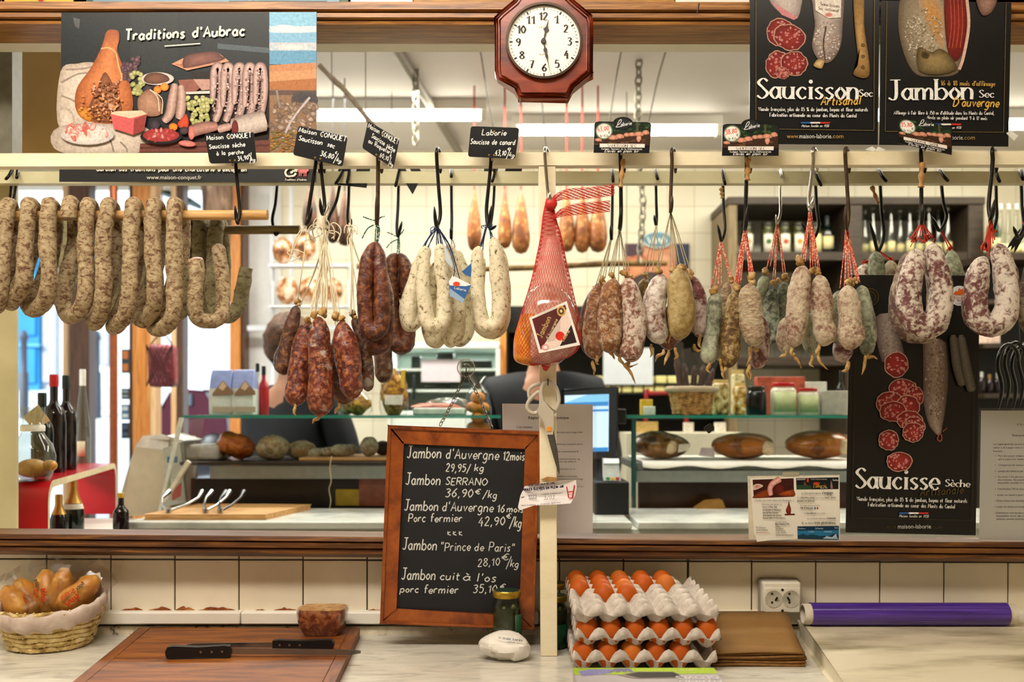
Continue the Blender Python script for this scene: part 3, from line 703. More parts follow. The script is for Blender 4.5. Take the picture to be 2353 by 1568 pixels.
# ---- things on the deck
def lump(px,py,rx,ry,d,z0,mat,lab,cat,nm,nzamp=.12,seed=0,tilt=0,group=None,sink=0):
 c=P(px,py,d);h=ry*d/F;c.z=z0+h*.96+.0005
 mb=MB();mb.ball(c,(rx*d/F,rx*d/F*.8,h),28,18,nzamp,22,seed)
 if tilt:
  ca,sa=math.cos(tilt),math.sin(tilt);mb.xform(lambda p:Vector((c.x+(p.x-c.x)*ca-(p.z-c.z)*sa,p.y,c.z+(p.x-c.x)*sa+(p.z-c.z)*ca)))
  lo=min(p.z for p in mb.v);mb.xform(lambda p:p+Vector((0,0,z0+.0005-lo)))
 return tag(mb.build(nm,mat),lab,cat,group)
m_ham=meat('smoked_ham','#b4551d','#c9752c','#e09a48','#8a3a12',.35,.2,60,20,.35,.3)
m_cheese=meat('mould_cheese','#b98f5a','#8d7a5c','#d6bd88','#cbbf9e',.4,.5,70,40,.7,.6)
m_grey=meat('grey_saucisson','#8d8062','#a0937a','#b9ad90','#c4bda6',.3,.5,90,60,.7,.5)
lump(542,1022,46,27,3.5,DZ,m_ham,'orange smoked ham piece on the display deck','ham','smoked_ham',.25,3,-.35)
lump(628,1020,38,29,3.5,DZ,m_cheese,'round hollow-faced mouldy cheese next to the orange ham','cheese','round_cheese',.14,5)
lump(694,1028,34,22,3.55,DZ,m_cheese,'low brownish cheese left of the small pale saucissons','cheese','round_cheese',.12,8)
lump(848,1030,22,23,3.5,DZ+.0125,m_grey,'grey ball-shaped cheese tied with string on the thin board','cheese','ball_cheese',.08,9)
lump(880,1036,20,17,3.6,DZ+.0125,flat('dark_cured','#4a3a34',.5,var=.3),'dark cured piece beside the ball cheese, next to the chalkboard frame','cured meat','cured_piece',.1,4)
for px,py,px2,py2,rr,lb in((712,1046,752,1030,13,'pale stubby saucisson lying left in the deck trio'),(740,1048,800,1026,11,'brownish saucisson lying in the middle of the deck trio'),(764,1046,818,1032,14,'grey-green saucisson lying right in the deck trio, string at its tip')):
 d=3.46;rr2=rr*d/F;zc=DZ+rr2*1.05+(.0125 if px>735 else .0005)
 a,b=P(px,py,d),P(px2,py2,d+.10);a.z=b.z=zc;mm=(a+b)/2
 pts=crom([tuple(a),tuple(mm),tuple(b)],8);rr_=[rr2*(.25+.75*min(1,4*min(i,len(pts)-1-i)/len(pts))**.5)for i in range(len(pts))]
 tag(MB().tube(pts,rr_,18,nzamp=.1,nzf=30).build('small_saucisson',m_grey),lb,'saucisson','saucissons on the display deck')
m_string=flat('string_natural','#d9c9a4',.8,var=.1)
a=P(760,1046,3.34);tag(MB().tube(crom([tuple(P(x,y,3.335))for x,y in((762,1048),(758,1075),(761,1105),(756,1125),(760,1150),(757,1175),(763,1188),(757,1212))],5),.0013,5).build('loose_string',m_string),'loose string hanging from the deck in front of the dark case','string')
tag(MB().box((P(424,1050,3.5).x,3.45,DZ+.0005),(P(512,1050,3.5).x,3.62,DZ+.055)).build('white_carton',flat('carton_white','#eae6e0',.6),bevel=.012),'low white carton on the deck left of the orange ham','carton')
# wrapped hams right
m_wrap=meat('wrapped_ham','#97561c','#a9661f','#c58a3a','#6a3a14',.3,.3,30,14,.22,.25)
m_wrapb=meat('wrapped_ham_dark','#6b4a22','#8d6330','#b08a4c','#33200f',.3,.42,26,12,.22,.3)
for px,py,rx,ry,mt,lb,k in((1518,1036,68,31,m_wrapb,'vacuum-packed ham, darkest and leftmost on the paper liner',1),(1706,1036,72,30,m_wrap,'vacuum-packed ham in the middle of the paper liner',2),(1880,1030,76,33,m_wrap,'vacuum-packed ham beside the tall black poster',3)):
 d=3.5;c=P(px,py,d);c.z=DZ+.004+ry*d/F;mb=MB();mb.ball(c,(rx*d/F,.085,ry*d/F),32,18,.07,16,k)
 mb.xform(lambda p:Vector((p.x,p.y,c.z+(p.z-c.z)*(1-.25*(p.x-c.x)/(rx*d/F)*(1 if k==1 else-.3))if p.z>c.z else p.z)))
 r=thing('wrapped_ham',lb,'ham',(c.x,c.y,DZ+.003),'wrapped hams on the display deck')
 mb.build('packed_meat',mt,r)
 sx=1 if k>1 else .4
 mb=MB();e=P(px+rx*.82*sx,py+6,d-.07);e.z=c.z-.006;mb.ball(e,(.022,.014,.024),16,10,.25,40,k);mb.build('bone_end',flat('bone','#cdb894',.5,var=.25,vs=60),r)
 if k==1:MB().prism([P(x,y,3.405)for x,y in((1560,1022),(1584,1020),(1582,1036),(1558,1040))],(0,.002,0)).build('price_sticker',flat('sticker','#c8c3b0',.5),r)
tag(MB().prism([P(x,y,3.40)for x,y in((1612,1029),(1640,1030),(1642,1051),(1606,1048))],(0,.004,.0)).build('price_card',flat('lilac_card','#a79a9e',.6)),'small lilac price card between the left and middle wrapped hams','card')
# ---- things on the glass shelf
Z=GS+.0005
def P0(px,d,z=Z):return Vector((P(px,955,d).x,d,z))
m_foilbag=flat('bag_paper','#d8d6cf',.45,var=.06);
for px,lb,i in((512,'pasta bag with mountain picture and blue top, left of two on the glass shelf',0),(563,'pasta bag with mountain picture and blue top, right of two on the glass shelf',1)):
 d=3.5;q=P0(px,d);wx=25*d/F;h=104*d/F
 r=thing('pasta_bag',lb,'bag',tuple(q),'pasta bags on the glass shelf')
 mb=MB();vs=[];zs=[(0,1,1),(.3,1.02,1.05),(.58,1,1),(.62,1,.95),(.85,.98,.6),(1,.95,.12)]
 for z,kx,ky in zs:
  for sx,sy in((-1,-1),(0,-1.12),(1,-1),(1,1),(0,1.1),(-1,1)):vs.append(q+Vector((sx*wx*kx,sy*.035*ky,z*h)))
 def rows(a,b):return[(j*6+k,j*6+(k+1)%6,(j+1)*6+(k+1)%6,(j+1)*6+k)for j in range(a,b)for k in range(6)]
 mb.add(vs[:18],rows(0,2)+[(5,4,3,2,1,0)]);mb.build('lower_bag',m_foilbag,r,bevel=.003)
 mb=MB();mb.add(vs[12:],rows(0,3)+[(18,19,20,21,22,23)]);mb.build('blue_top',flat('bag_blue','#5f92c9' if i else '#8f9fd6',.35,var=.1),r,bevel=.003)
 A=Art(d-.043);x0=px-24;A.poly([(x0,905),(x0+12,890),(x0+24,874),(x0+36,888),(x0+48,900),(x0+48,908),(x0,910)],'#8c6a52');A.poly([(x0+14,892),(x0+24,876),(x0+33,888),(x0+24,898)],'#d9b896');A.rect(x0,935,x0+48,948,'#b9a08c');A.build('printed_pattern',r,m_st)
m_redb=flat('red_syrup','#b5202a',.15,var=0,spec=.6)
bottle(P0(606,3.55),112*3.55/F,pxr(24,3.55),wprof,m_redb,'bottle of red syrup with black cap right of the pasta bags',cap=m_waxb,caph=.18)
bottle(P0(592,3.68),118*3.68/F,pxr(22,3.68),wprof,m_glass,'clear bottle with black cap behind the red syrup bottle',cap=m_waxb,caph=.16)
# mushroom bags
m_mush=mottle('dried_mushroom',[(.32,'#3a2110'),(.45,'#8a5a24'),(.58,'#c9942c'),(.72,'#e2c46a')],70,5,.5,.6,.006)
for px,h,wd,lb,d in((905,118,66,'tied cellophane bag of dried mushrooms with white label on the glass shelf',3.45),(815,60,80,'low cellophane bag of dried mushrooms, half hidden behind the dark sausages',3.5)):
 q=P0(px,d);r=thing('mushroom_bag',lb,'bag',tuple(q));H=h*d/F;w2=wd*d/F/2
 mb=MB();mb.ball(q+Vector((0,0,H*.42)),(w2*.88,.045,H*.42),22,14,.25,40,3);mb.build('mushrooms',m_mush,r)
 MB().lathe(q,[(0,.0005),(w2*.9,.001),(w2*1.02,H*.15),(w2*.95,H*.6),(w2*.6,H*.85),(w2*.22,H*.97),(w2*.3,H*1.05),(w2*.8,H*1.28),(w2*.75,H*1.3)],16).xform(lambda p:Vector((p.x,q.y+(p.y-q.y)*.75,p.z))).build('cellophane',m_clear,r,ang=25)
 if h>100:
  MB().prism([P(x,y,d-.05)for x,y in((884,908),(926,908),(925,931),(884,930))],(0,.001,0)).build('paper_label',flat('label_white','#e3dfd6',.6),r)
  MB().prism([P(x,y,d-.045)for x,y in((921,852),(932,850),(928,893),(921,892))],(0,.001,0)).build('yellow_tab',flat('tab_yellow','#d9b63c',.5),r)
r=thing('wrapped_tray','cellophane-wrapped tray lying on the glass shelf between the mushrooms and the chalkboard chain','tray',tuple(P0(1010,3.5)))
MB().box((P(950,950,3.45).x,3.42,Z),(P(1068,950,3.45).x,3.6,Z+.025)).build('tray',flat('tray_clear','#cfd3cb',.3),r,bevel=.006)
MB().ball(P0(1000,3.5)+Vector((0,0,.028)),(.085,.06,.014),20,10,.3,30,2).build('filling',flat('tray_filling','#b4664a',.4,var=.3),r)
MB().ball(P0(1030,3.5)+Vector((0,0,.032)),(.085,.075,.03),14,8,.2,25,7).build('cellophane',m_clear,r,ang=20)
r=thing('macaroon_bag','upright cellophane bag of round golden biscuits behind the chalkboard chain','bag',tuple(P0(1098,3.5,1.33)))
for i,(dx,dz)in enumerate(((-.012,.03),(.015,.028),(0,.065),(-.014,.10),(.013,.098),(0,.135))):MB().ball(P0(1098,3.5,1.33)+Vector((dx*1.2,0,dz)),(.026,.024,.02),14,8,.08,40,i).build('biscuit',flat('biscuit_gold','#c8822f',.5,var=.2),r)
MB().lathe(P0(1098,3.5,1.33),[(0,0),(.045,0),(.048,.1),(.04,.15),(.012,.185),(.035,.21)],14).build('cellophane',m_clear,r,ang=25)
# right shelf: basket of dry sausages, boxes, jars
m_wick=mottle('wicker_brown',[(.35,'#6b4a22'),(.55,'#b98c4c'),(.75,'#d8b274')],60,4,.6,.4)
def weave_basket(base,rx,ry,h,mat,rows,n,flare=1.25,rr=.0032,name='weave'):
 mb=MB()
 for j in range(rows):
  u=(j+.5)/rows;k=1+(flare-1)*u;pts=[];m=n*2
  for i in range(m+1):
   a=2*math.pi*i/m;o=1+.022*(1 if(i+j)%2 else-1);pts.append((base.x+rx*k*o*math.cos(a),base.y+ry*k*o*math.sin(a),base.z+rr+u*(h-rr)+.0015*math.sin(i*1.7+j)))
  mb.tube(pts,h/rows*.55,5,cap=False)
 return mb
def rim_tube(base,rx,ry,z,r,n=40,sag=0):return crom([(base.x+rx*math.cos(2*math.pi*i/n),base.y+ry*math.sin(2*math.pi*i/n),z+sag*math.sin(i*.8))for i in range(n+1)],1)
d=3.42;q=P0(1590,d);r=thing('sausage_basket','small wicker basket with cloth rim holding bagged dry sausages','basket',tuple(q))
weave_basket(q,.062,.055,.085,m_wick,11,16).build('weave',m_wick,r)
MB().lathe(q,[(0,.003),(.058,.003),(.06,.006),(0,.006)],20).xform(lambda p:p).build('bottom',m_wick,r)
MB().tube(rim_tube(q,.083,.072,q.z+.088,.01),.0105,10,nzamp=.15,nzf=60).build('cloth_rim',flat('linen','#a8987c',.85,var=.08),r)
m_stick=meat('dark_stick','#3d1c1a','#54282a','#7a4a46','#8f7a78',.25,.25,160,90,.5,.3)
for i,(dx,lean,h)in enumerate(((-.045,-.01,.14),(-.022,-.005,.12),(.0,.01,.11),(.022,.02,.115),(.045,.03,.10))):
 b0=q+Vector((dx*.6,.0,.012));t0=q+Vector((dx+lean,.0,.06+h))
 g=thing('bagged_sausage',['bagged dry sausage standing furthest left in the wicker basket','bagged dry sausage second from left in the wicker basket','bagged dry sausage in the middle of the wicker basket','bagged dry sausage second from right in the wicker basket','bagged dry sausage furthest right in the wicker basket'][i],'saucisson',tuple(b0),'bagged sausages in the wicker basket')
 pts=[b0.lerp(t0,k/8)for k in range(9)];MB().tube(pts,[.004]+[.0105]*7+[.004],10,nzamp=.12,nzf=60).build('casing',m_stick,g)
 MB().prism([b0+Vector((-.015,-.012,.03)),b0+Vector((.015,-.012,.03)),t0+Vector((.022,-.012,.05)),t0+Vector((-.012,-.012,.045))],(0,.001,0)).build('clear_bag',clear('milky_film','#fafafa',.12,.25),g)
def pbx(px0,px1,h,d,mat,lab,cat,nm,t=.05,base=Z):
 A_,B_=P(px0,955,d).x,P(px1,955,d).x
 return tag(MB().box((A_,d,base),(B_,d+t,base+h*d/F)).build(nm,mat,bevel=.002),lab,cat)
pbx(1474,1500,36,3.6,flat('box_yellow','#d2a52c',.5),'little yellow box on the glass shelf left of the wicker basket','box','small_box')
pbx(1478,1506,20,3.5,flat('card_white','#d7d3c8',.6),'white price card propped on the glass shelf left of the wicker basket','card','price_card',.004)
for px0,px1,h,c,lb,d in((1640,1676,82,'#c3a362','gold-edged picture bag of pasta right of the wicker basket',3.58),(1690,1716,74,'#c08a2a','orange bag of pasta left of the black jar',3.6),(1684,1712,105,'#cfc08a','tall pale bag of pasta behind the black jar',3.68)):
 r=thing('pasta_packet',lb,'packet',tuple(P0((px0+px1)/2,d)));A_,B_=P(px0,955,d).x,P(px1,955,d).x;H=h*d/F
 MB().box((A_,d,Z),(B_,d+.04,Z+H*.9)).build('contents',mottle('pasta_'+c[1:],[(.35,'#5a4420'),(.5,c),(.65,'#e6dcb8')],45,3,.4,.2),r,bevel=.008)
 MB().box((A_+.002,d+.015,Z+H*.9),(B_-.002,d+.025,Z+H)).build('sealed_top',flat('seal_'+c[1:],'#d0b878',.4),r)
def jar(base,h,rad,body,lid,lab,label=None,group=None,d=0,nm='jar',contents=None,sh=.76):
 r=thing(nm,lab,'jar',tuple(base),group)
 MB().lathe(base,[(0,0),(rad*.93,0),(rad,h*.04),(rad,h*sh),(rad*.93,h*(sh+.05)),(rad*.8,h*(sh+.09)),(rad*.8,h*.88),(rad*.8,h*.93)],28).build('glass_body',body,r,ang=40)
 MB().lathe(base,[(0,h*.88),(rad*.86,h*.88),(rad*.88,h*.9),(rad*.88,h*.985),(rad*.84,h),(0,h)],28).build('lid',lid,r,ang=40)
 if label:
  z0,z1,a0,a1,mt=label;mb=MB();n=12;vs=[]
  for z in(z0,z1):
   for k in range(n+1):
    an=math.radians(a0+(a1-a0)*k/n);vs.append(base+Vector((math.cos(an)*rad*1.015,math.sin(an)*rad*1.015,h*z)))
  mb.add(vs,[(k,k+1,n+2+k,n+1+k)for k in range(n)]);mb.build('paper_label',mt,r,ang=0,solid=.0004)
 return r
m_lidr=flat('lid_red','#b3171c',.35);m_lidk=flat('lid_dark','#2b2a20',.3,.3);m_lab1=flat('label_green','#b5bf8c',.6,var=.08,vs=120);m_jarw=flat('jar_cloudy','#cfccb6',.2,var=.06)
d=3.45
jar(P0(1738,d),66*d/F,pxr(46,d),flat('jam_black','#0e0e12',.12,var=0),m_lidk,'black jam jar on the glass shelf, left of the two red-lidded jars')
for px,h,wd,lb in((1800,74,58,'larger red-lidded jar with pale green label on the glass shelf'),(1856,62,48,'smaller red-lidded jar with pale green label on the glass shelf')):
 jar(P0(px,d),h*d/F,pxr(wd,d),m_jarw,m_lidr,lb,(.1,.72,210,330,m_lab1))
jar(P0(1882,3.6),48*3.6/F,pxr(20,3.6),m_jarw,m_lidr,'little red-lidded jar peeking out right of the two labelled jars')
pbx(1888,1950,56,3.44,flat('carton_grey','#a9a398',.6),'plain grey carton on the glass shelf beside the tall black poster','carton','grey_carton',.08)
bottle(P0(1932,3.56),102*3.56/F,pxr(20,3.56),wprof,m_bgreen,'small dark bottle behind the grey carton',cap=m_waxb,label=(.2,.5,225,315,flat('lab_y','#c9bf8f',.6)))
pbx(1740,1850,88,3.66,flat('bag_pink','#b5533f',.4,var=.35,vs=30),'red and white printed bag lying behind the red-lidded jars','bag','printed_bag',.05)
pbx(1830,1900,76,3.72,flat('paper_white2','#d8d8cc',.6),'white paper packet behind the smaller red-lidded jar','packet','paper_packet',.03)
# ================================================================ FAR SIDE OF THE SHOP
m_cab=wood('cabinet_walnut','#1d150d','#33261a','#4b3a28',.5,(3,30,30));m_cabl=wood('cabinet_post','#57472f','#7d6a4a','#9a8763',.5,(30,30,3))
d=5.2
r=thing('wall_shelf_unit','dark walnut wall shelf unit full of jars and clear bottles','shelf unit',P(1960,605,d))
X=lambda px:P(px,0,d).x
Zp=lambda py:P(0,py,d).z
MB().box((X(1672),d,Zp(470)),(X(2265),BY,Zp(452))).build('top_board',m_cab,r,bevel=.004)
for a,b,mt in((1674,1694,m_cabl),(1944,1982,m_cab),(2226,2262,m_cab)):MB().box((X(a),d+.002,Zp(1000)),(X(b),BY,Zp(471))).build('upright',mt,r,bevel=.003)
for y in(578,700,820):MB().box((X(1694),d+.01,Zp(y+20)),(X(2226),BY,Zp(y))).build('shelf_board',m_cab,r,bevel=.003)
SB=Zp(578)+.0005
def B5(px,dd=5.3):return Vector((P(px,0,dd).x,dd,SB))
hpx=lambda h,dd=5.3:h*dd/F
m_pick=mottle('preserve',[(.4,'#2a2a14'),(.6,'#4d5020')],30,3,.2,0);m_labw=flat('label_offwhite','#e8e2d2',.6);m_laby=flat('label_cream','#ddd09a',.6,var=.06)
for px,lc,lb in((1717,'#c98f6a','dark jar at the left end, behind a red-string hook'),(1763,'#3f6a3a','jar with green picture on its white label'),(1802,'#b5502e','jar with red picture on its white label'),(1834,'#d98a2c','jar with orange picture on its white label'),(1874,'#d9cfa0','jar with cream label beside the squat bottle')):
 q=B5(px);rd=hpx(15);h=hpx(72)
 r=jar(q,h,rd,m_pick,m_lidk,lb+', on the walnut shelf',(.03,.62,225,315,m_labw if px!=1874 else m_laby),'jars on the walnut shelf',sh=.66)
 MB().lathe((q.x,q.y-rd*1.0,q.z+h*.38),[(0,0),(rd*.42,0),(rd*.42,.001),(0,.001)],14,(0,-1,0)).build('label_picture',flat('pic_'+lc[1:],lc,.6,var=.2),r)
bottle(B5(1900),hpx(88),hpx(16),wprof,m_bgreen,'dark squat bottle with cream label on the walnut shelf',cap=m_waxb,caph=.3,label=(.12,.45,220,320,m_laby))
bottle(B5(1943),hpx(112),hpx(14),rprof,m_wine,'dark bottle with red cap on the walnut shelf',cap=m_waxr,caph=.14,label=(.15,.45,220,320,m_laby))
m_pale=clear('pale_bottle','#f3f6f1',.10,.08)
for i,px in enumerate((1987,2006,2027,2047,2068,2090,2112,2134,2156,2177)):
 names=['first','second','third','fourth','fifth','sixth','seventh','eighth','ninth','tenth']
 r=bottle(B5(px,5.3 if i%2 else 5.36),hpx(112+(i*7)%12),hpx(10),tprof,m_pale,'clear spirit bottle with cream label, %s from left on the walnut shelf'%names[i],cap=m_waxw,caph=.12,label=(.03,.24,200,340,m_laby),group='clear spirit bottles on the walnut shelf')
# right-hand shelf
r=thing('side_shelf','dark shelf in the corner at the far right, holding bottles','shelf unit',P(2300,590,4.7))
MB().box((P(2266,0,4.7).x,4.7,P(0,596,4.7).z),(P(2480,0,4.7).x,5.0,P(0,580,4.7).z)).build('shelf_board',m_cab,r)
MB().box((P(2240,0,4.95).x,4.98,.3),(P(2520,0,4.95).x,5.02,P(0,600,4.95).z)).build('back_panel',flat('dark_panel','#16130f',.6),r)
for y in(690,790,905):MB().box((P(2244,0,4.8).x,4.72,P(0,y+10,4.75).z),(P(2500,0,4.75).x,4.98,P(0,y,4.75).z)).build('shelf_board',m_cab,r)
S2=P(0,580,4.7).z+.0005
def B6(px,py=580,dd=4.8):return Vector((P(px,0,dd).x,dd,(S2 if py==580 else P(0,py,4.75).z+.0005)))
h6=lambda h:h*4.8/F
bottle(Vector((B5(2246).x,5.12,SB-.03)),hpx(100),hpx(15),wprof,flat('bright_green_glass','#12402a',.1,var=0),'green bottle with cream shoulder label right of the shelf unit',cap=m_bgreen,label=(.1,.35,220,320,m_laby))
for px,lb in((2300,'clear bottle furthest left on the corner shelf'),(2318,'clear bottle second from left on the corner shelf'),(2336,'clear bottle third from left on the corner shelf'),(2352,'clear bottle at the right edge of the corner shelf')):
 bottle(B6(px),h6(118),h6(9),tprof,m_pale,lb,cap=m_waxw,caph=.1,label=(.03,.22,200,340,m_laby),group='clear bottles on the corner shelf')
for px,y,h,c,lb in((2262,690,42,'#d5cdb4','small white-topped bottle on the upper dark shelf at far right'),(2330,690,46,'#c7b44a','yellow-labelled bottle on the upper dark shelf at far right'),(2256,905,50,'#c9c9c4','dark bottle with silver capsule low in the far right corner'),(2274,905,44,'#a07a3c','dark bottle with copper capsule low in the far right corner'),(2292,905,48,'#b0b2ae','dark bottle with grey capsule low in the far right corner'),(2265,790,26,'#e2ded2','white box-like jar on the middle dark shelf at far right')):
 bottle(B6(px,y),h6(h),h6(8),wprof,m_wine,lb,cap=flat('caps_'+c[1:],c,.4),caph=.34)
pbl=P(2252,790,4.72)
tag(MB().box((P(2250,0,4.74).x,4.74,P(0,790,4.75).z+.0005),(P(2298,0,4.74).x,4.78,P(0,768,4.75).z)).build('red_printed_box',printed('pb',.5,.1)if False else flat('pinkish_box','#d9bdb0',.6,var=.25,vs=60)),'pink and white printed box on the dark shelf at far right','box')
for px,lb in((2207,'yellow-capped bottle, left of two under the shelf unit'),(2222,'yellow-capped bottle, right of two under the shelf unit')):
 q=Vector((P(px,0,5.25).x,5.25,Zp(700)+.0005));bottle(q,(Zp(575)-Zp(700))*.98,hpx(11),wprof,m_wine,lb,cap=flat('cap_amber','#e0a21c',.4),caph=.17,group='yellow-capped bottles')
# back wall pictures and sign
r=thing('oval_sign','oval blue enamel sign with white lettering on the back tiles','sign',P(1510,572,5.62))
q=P(1510,552,5.63);mb=MB();mb.lathe(q,[(0,0),(.088,0),(.088,.012),(0,.014)],36,(0,-1,0));mb.xform(lambda p:Vector((p.x,p.y,q.z+(p.z-q.z)*.55)));mb.build('rim',flat('sign_white','#dfe6e2',.3),r)
mb=MB();mb.lathe(q,[(0,.014),(.078,.014),(.078,.016),(0,.017)],36,(0,-1,0));mb.xform(lambda p:Vector((p.x,p.y,q.z+(p.z-q.z)*.52)));mb.build('blue_field',flat('sign_blue','#5f8fa8',.3),r)
A=Art(5.61);A.line([(1488,545),(1495,560),(1502,545),(1506,560),(1514,548),(1520,560),(1526,545),(1532,558)],4,'#e8efe9',4);A.build('lettering',r,m_st)
r=thing('wall_poster','poster in dark and salmon tones on the back wall under the oval sign','poster',P(1510,660,5.63))
front(1436,560,1584,668,5.635,.004).build('sheet',flat('poster_salmon','#d98f6c',.4,var=.1),r)
A=Art(5.635);A.rect(1436,560,1475,590,'#4a3340');A.rect(1552,560,1584,640,'#27304a');A.blob([(1440,600),(1470,585),(1490,600),(1480,640),(1445,640)],'#e9a878','#b8583a');A.blob([(1455,640),(1500,625),(1530,650),(1500,664),(1460,664)],'#5f4a44','#2c2420');A.oval(1525,595,22,14,'#f0b592','#cf7d58');A.build('picture',r,m_st)
# refrigerated case
d=5.1
r=thing('cold_display_case','white refrigerated wall case with grey-green shelves behind the duck sausages','refrigerator',Vector((P(1020,0,d).x,5.3,0)))
fx=lambda px:P(px,0,d).x;fz=lambda py:P(0,py,d).z
m_fr=flat('fridge_white','#dfe6de',.35,var=.03);m_frg=flat('fridge_green','#a8b8ac',.35,var=.12,vs=5)
MB().box((fx(895),d,fz(802)),(fx(1148),BY,fz(786))).build('canopy',m_fr,r,bevel=.005)
MB().box((fx(895),5.5,0),(fx(1148),BY,fz(802))).build('back_panel',m_frg,r)
for a,b in((890,897),(1139,1149)):MB().box((fx(a),d,0),(fx(b),BY,fz(802))).build('side_panel',m_fr,r)
for y in(846,895):MB().box((fx(897),d+.06,fz(y+5)),(fx(1139),5.5,fz(y))).build('shelf_board',m_fr,r)
MB().box((fx(897),d+.02,0),(fx(1139),5.5,fz(945))).build('tub',m_fr,r,bevel=.01)
for px0,px1,y0,y1,lb in((940,962,815,845,'black tray at left on the upper cold shelf'),(1056,1130,825,845,'long dark tray at right on the upper cold shelf'),(972,1020,885,895,'dark tray in the middle of the lower cold shelf'),(1032,1082,880,895,'dark tray right of the middle on the lower cold shelf'),(1000,1040,808,845,'dark packet in the middle of the upper cold shelf')):
 zb=fz(846)if y1==845 else fz(895)
 tag(MB().box((fx(px0),d+.1,zb+.0005),(fx(px1),d+.28,zb+(y1-y0)*d/F)).build('black_tray',flat('tray_black','#2c3532',.3),bevel=.004),lb,'tray','trays in the cold case')
tag(MB().box((fx(966),5.155,fz(877)),(fx(1056),5.1595,fz(825))).build('notice_sheet',flat('lilac_sheet','#d8ccd2',.6,var=.03)),'lilac-white notice sheet on the front of the cold case','notice')
tag(MB().box((fx(945),5.14,fz(920)),(fx(953),5.1598,fz(860))).build('black_ladle',flat('ladle_black','#14201f',.4),bevel=.008),'black ladle handle hanging at the cold case','ladle')
tag(MB().box((P(1149,0,5.2).x,5.15,0),(P(1163,0,5.2).x,BY,P(0,720,5.2).z)).build('wooden_jamb',m_orange),'orange wooden jamb right of the cold case','post')
area('case_lamp',(fx(1020),5.28,fz(806)),.5,5,(.95,1,.95),None,.06)
# dark cheese cabinet
d=5.3;cx=lambda px:P(px,0,d).x;cz=lambda py:P(0,py,d).z
r=thing('cheese_cabinet','black cabinet with two rows of pale yellow cheese boxes','cabinet',Vector((cx(1420),5.45,0)))
MB().box((cx(1164),5.55,0),(cx(1670),BY,cz(692))).build('back_panel',flat('cab_black','#141613',.5),r)
for y in(760,882,903,960):MB().box((cx(1164),d,cz(y+3)),(cx(1670),5.55,cz(y))).build('shelf_board',flat('cab_shelf','#24251f',.5),r)
for a,b in((1164,1168),(1664,1670)):MB().box((cx(a),d,0),(cx(b),5.55,cz(692))).build('side_panel',MATS['cab_black'],r)
m_yb=flat('cheese_box','#dcd38e',.55,var=.1)
for yb,y0,xs in((882,864,range(1362,1612,29)),(903,886,range(1356,1612,25)),(760,738,range(1332,1400,32))):
 for i,px in enumerate(xs):
  w_=(xs.step-3);row={882:'upper',903:'lower',760:'topmost'}[yb]
  tag(MB().box((cx(px),d+.01,cz(yb)+.0005),(cx(px+w_),d+.16,cz(y0))).build('cheese_box',m_yb,bevel=.006),'pale yellow cheese box, %s from left in the %s row of the black cabinet'%(('first','second','third','fourth','fifth','sixth','seventh','eighth','ninth','tenth','eleventh')[i],row),'box','cheese boxes, %s cabinet row'%row)
tag(MB().box((cx(1386),5.294,cz(884)),(cx(1500),5.2995,cz(800))).build('scalloped_sheet',flat('blue_white_sheet','#cdd3da',.6,var=.03)),'pale blue-white sheet hanging before the black cheese cabinet','notice')
r=thing('red_rack','red bent-tube rack low in front of the cheese cabinet','rack',P(1500,960,4.9));MB().tube(crom([tuple(P(x,y,4.9))for x,y in((1484,1600),(1484,1200),(1484,920),(1492,906),(1510,904),(1560,904),(1575,912),(1578,1200),(1578,1600))],4),.011,8).build('hoop',flat('rack_red','#8e1a20',.4),r)
# white ledge far behind the hams
tag(MB().box((P(1440,0,4.5).x,4.5,0),(P(1716,0,4.5).x,4.8,P(0,996,4.5).z)).build('low_counter',flat('counter_ivory','#ddd8c0',.5,var=.04)),'low ivory counter behind the two left wrapped hams','counter')
zl=P(0,996,4.5).z
for px0,px1,h,c,lb in((1455,1512,26,'#b99a5a','straw-coloured box on the low ivory counter'),(1574,1594,24,'#d9cfc2','white price card, left of two on the low ivory counter'),(1646,1668,24,'#e0d8ca','white price card, right of two on the low ivory counter')):
 tag(MB().box((P(px0,0,4.55).x,4.55,zl+.0005),(P(px1,0,4.55).x,4.6,zl+h*4.55/F)).build('straw_box' if px0<1500 else 'price_card',flat('lc_'+c[1:],c,.6,var=.15,vs=70)),lb,'box' if px0<1500 else 'card')
# ---- till
d=3.3
r=thing('till_monitor','black touch-screen till with a lit blue and white screen','till',(P(1405,1180,d).x,d,TZ))
qd=[P(1296,1052,3.42),P(1412,1050,3.28),P(1414,893,3.28),P(1292,897,3.42)]
MB().prism(qd,(.01,.035,0)).build('bezel',flat('till_black','#16181b',.3),r,bevel=.006)
def lerp4(u,v):return qd[3].lerp(qd[2],u).lerp(qd[0].lerp(qd[1],u),v)
nrm=Vector((-.01,-.0035,0))
mb=MB();mb.add([lerp4(u,v)+nrm*.3 for u,v in((.06,.92),(.90,.92),(.90,.08),(.06,.08))],[(0,1,2,3)]);mb.build('screen',flat('screen_white','#bcd8f2',.2,emit=.75,var=0),r,smooth=False)
for u0,v0,u1,v1 in((.06,.19,.90,.25),(.06,.30,.9,.33),(.06,.86,.9,.92)):
 mb=MB();mb.add([lerp4(u,v)+nrm*.45 for u,v in((u0,v1),(u1,v1),(u1,v0),(u0,v0))],[(0,1,2,3)]);mb.build('screen_bar',flat('screen_blue','#2f7fc4',.2,emit=.6,var=0),r,smooth=False)
mb=MB();mb.add([lerp4(u,v)+nrm*.4 for u,v in((.06,.19),(.9,.19),(.9,.08),(.5,.08))],[(0,1,2,3)]);mb.build('screen_header',flat('screen_cyan','#7fc0ea',.2,emit=.6,var=0),r,smooth=False)
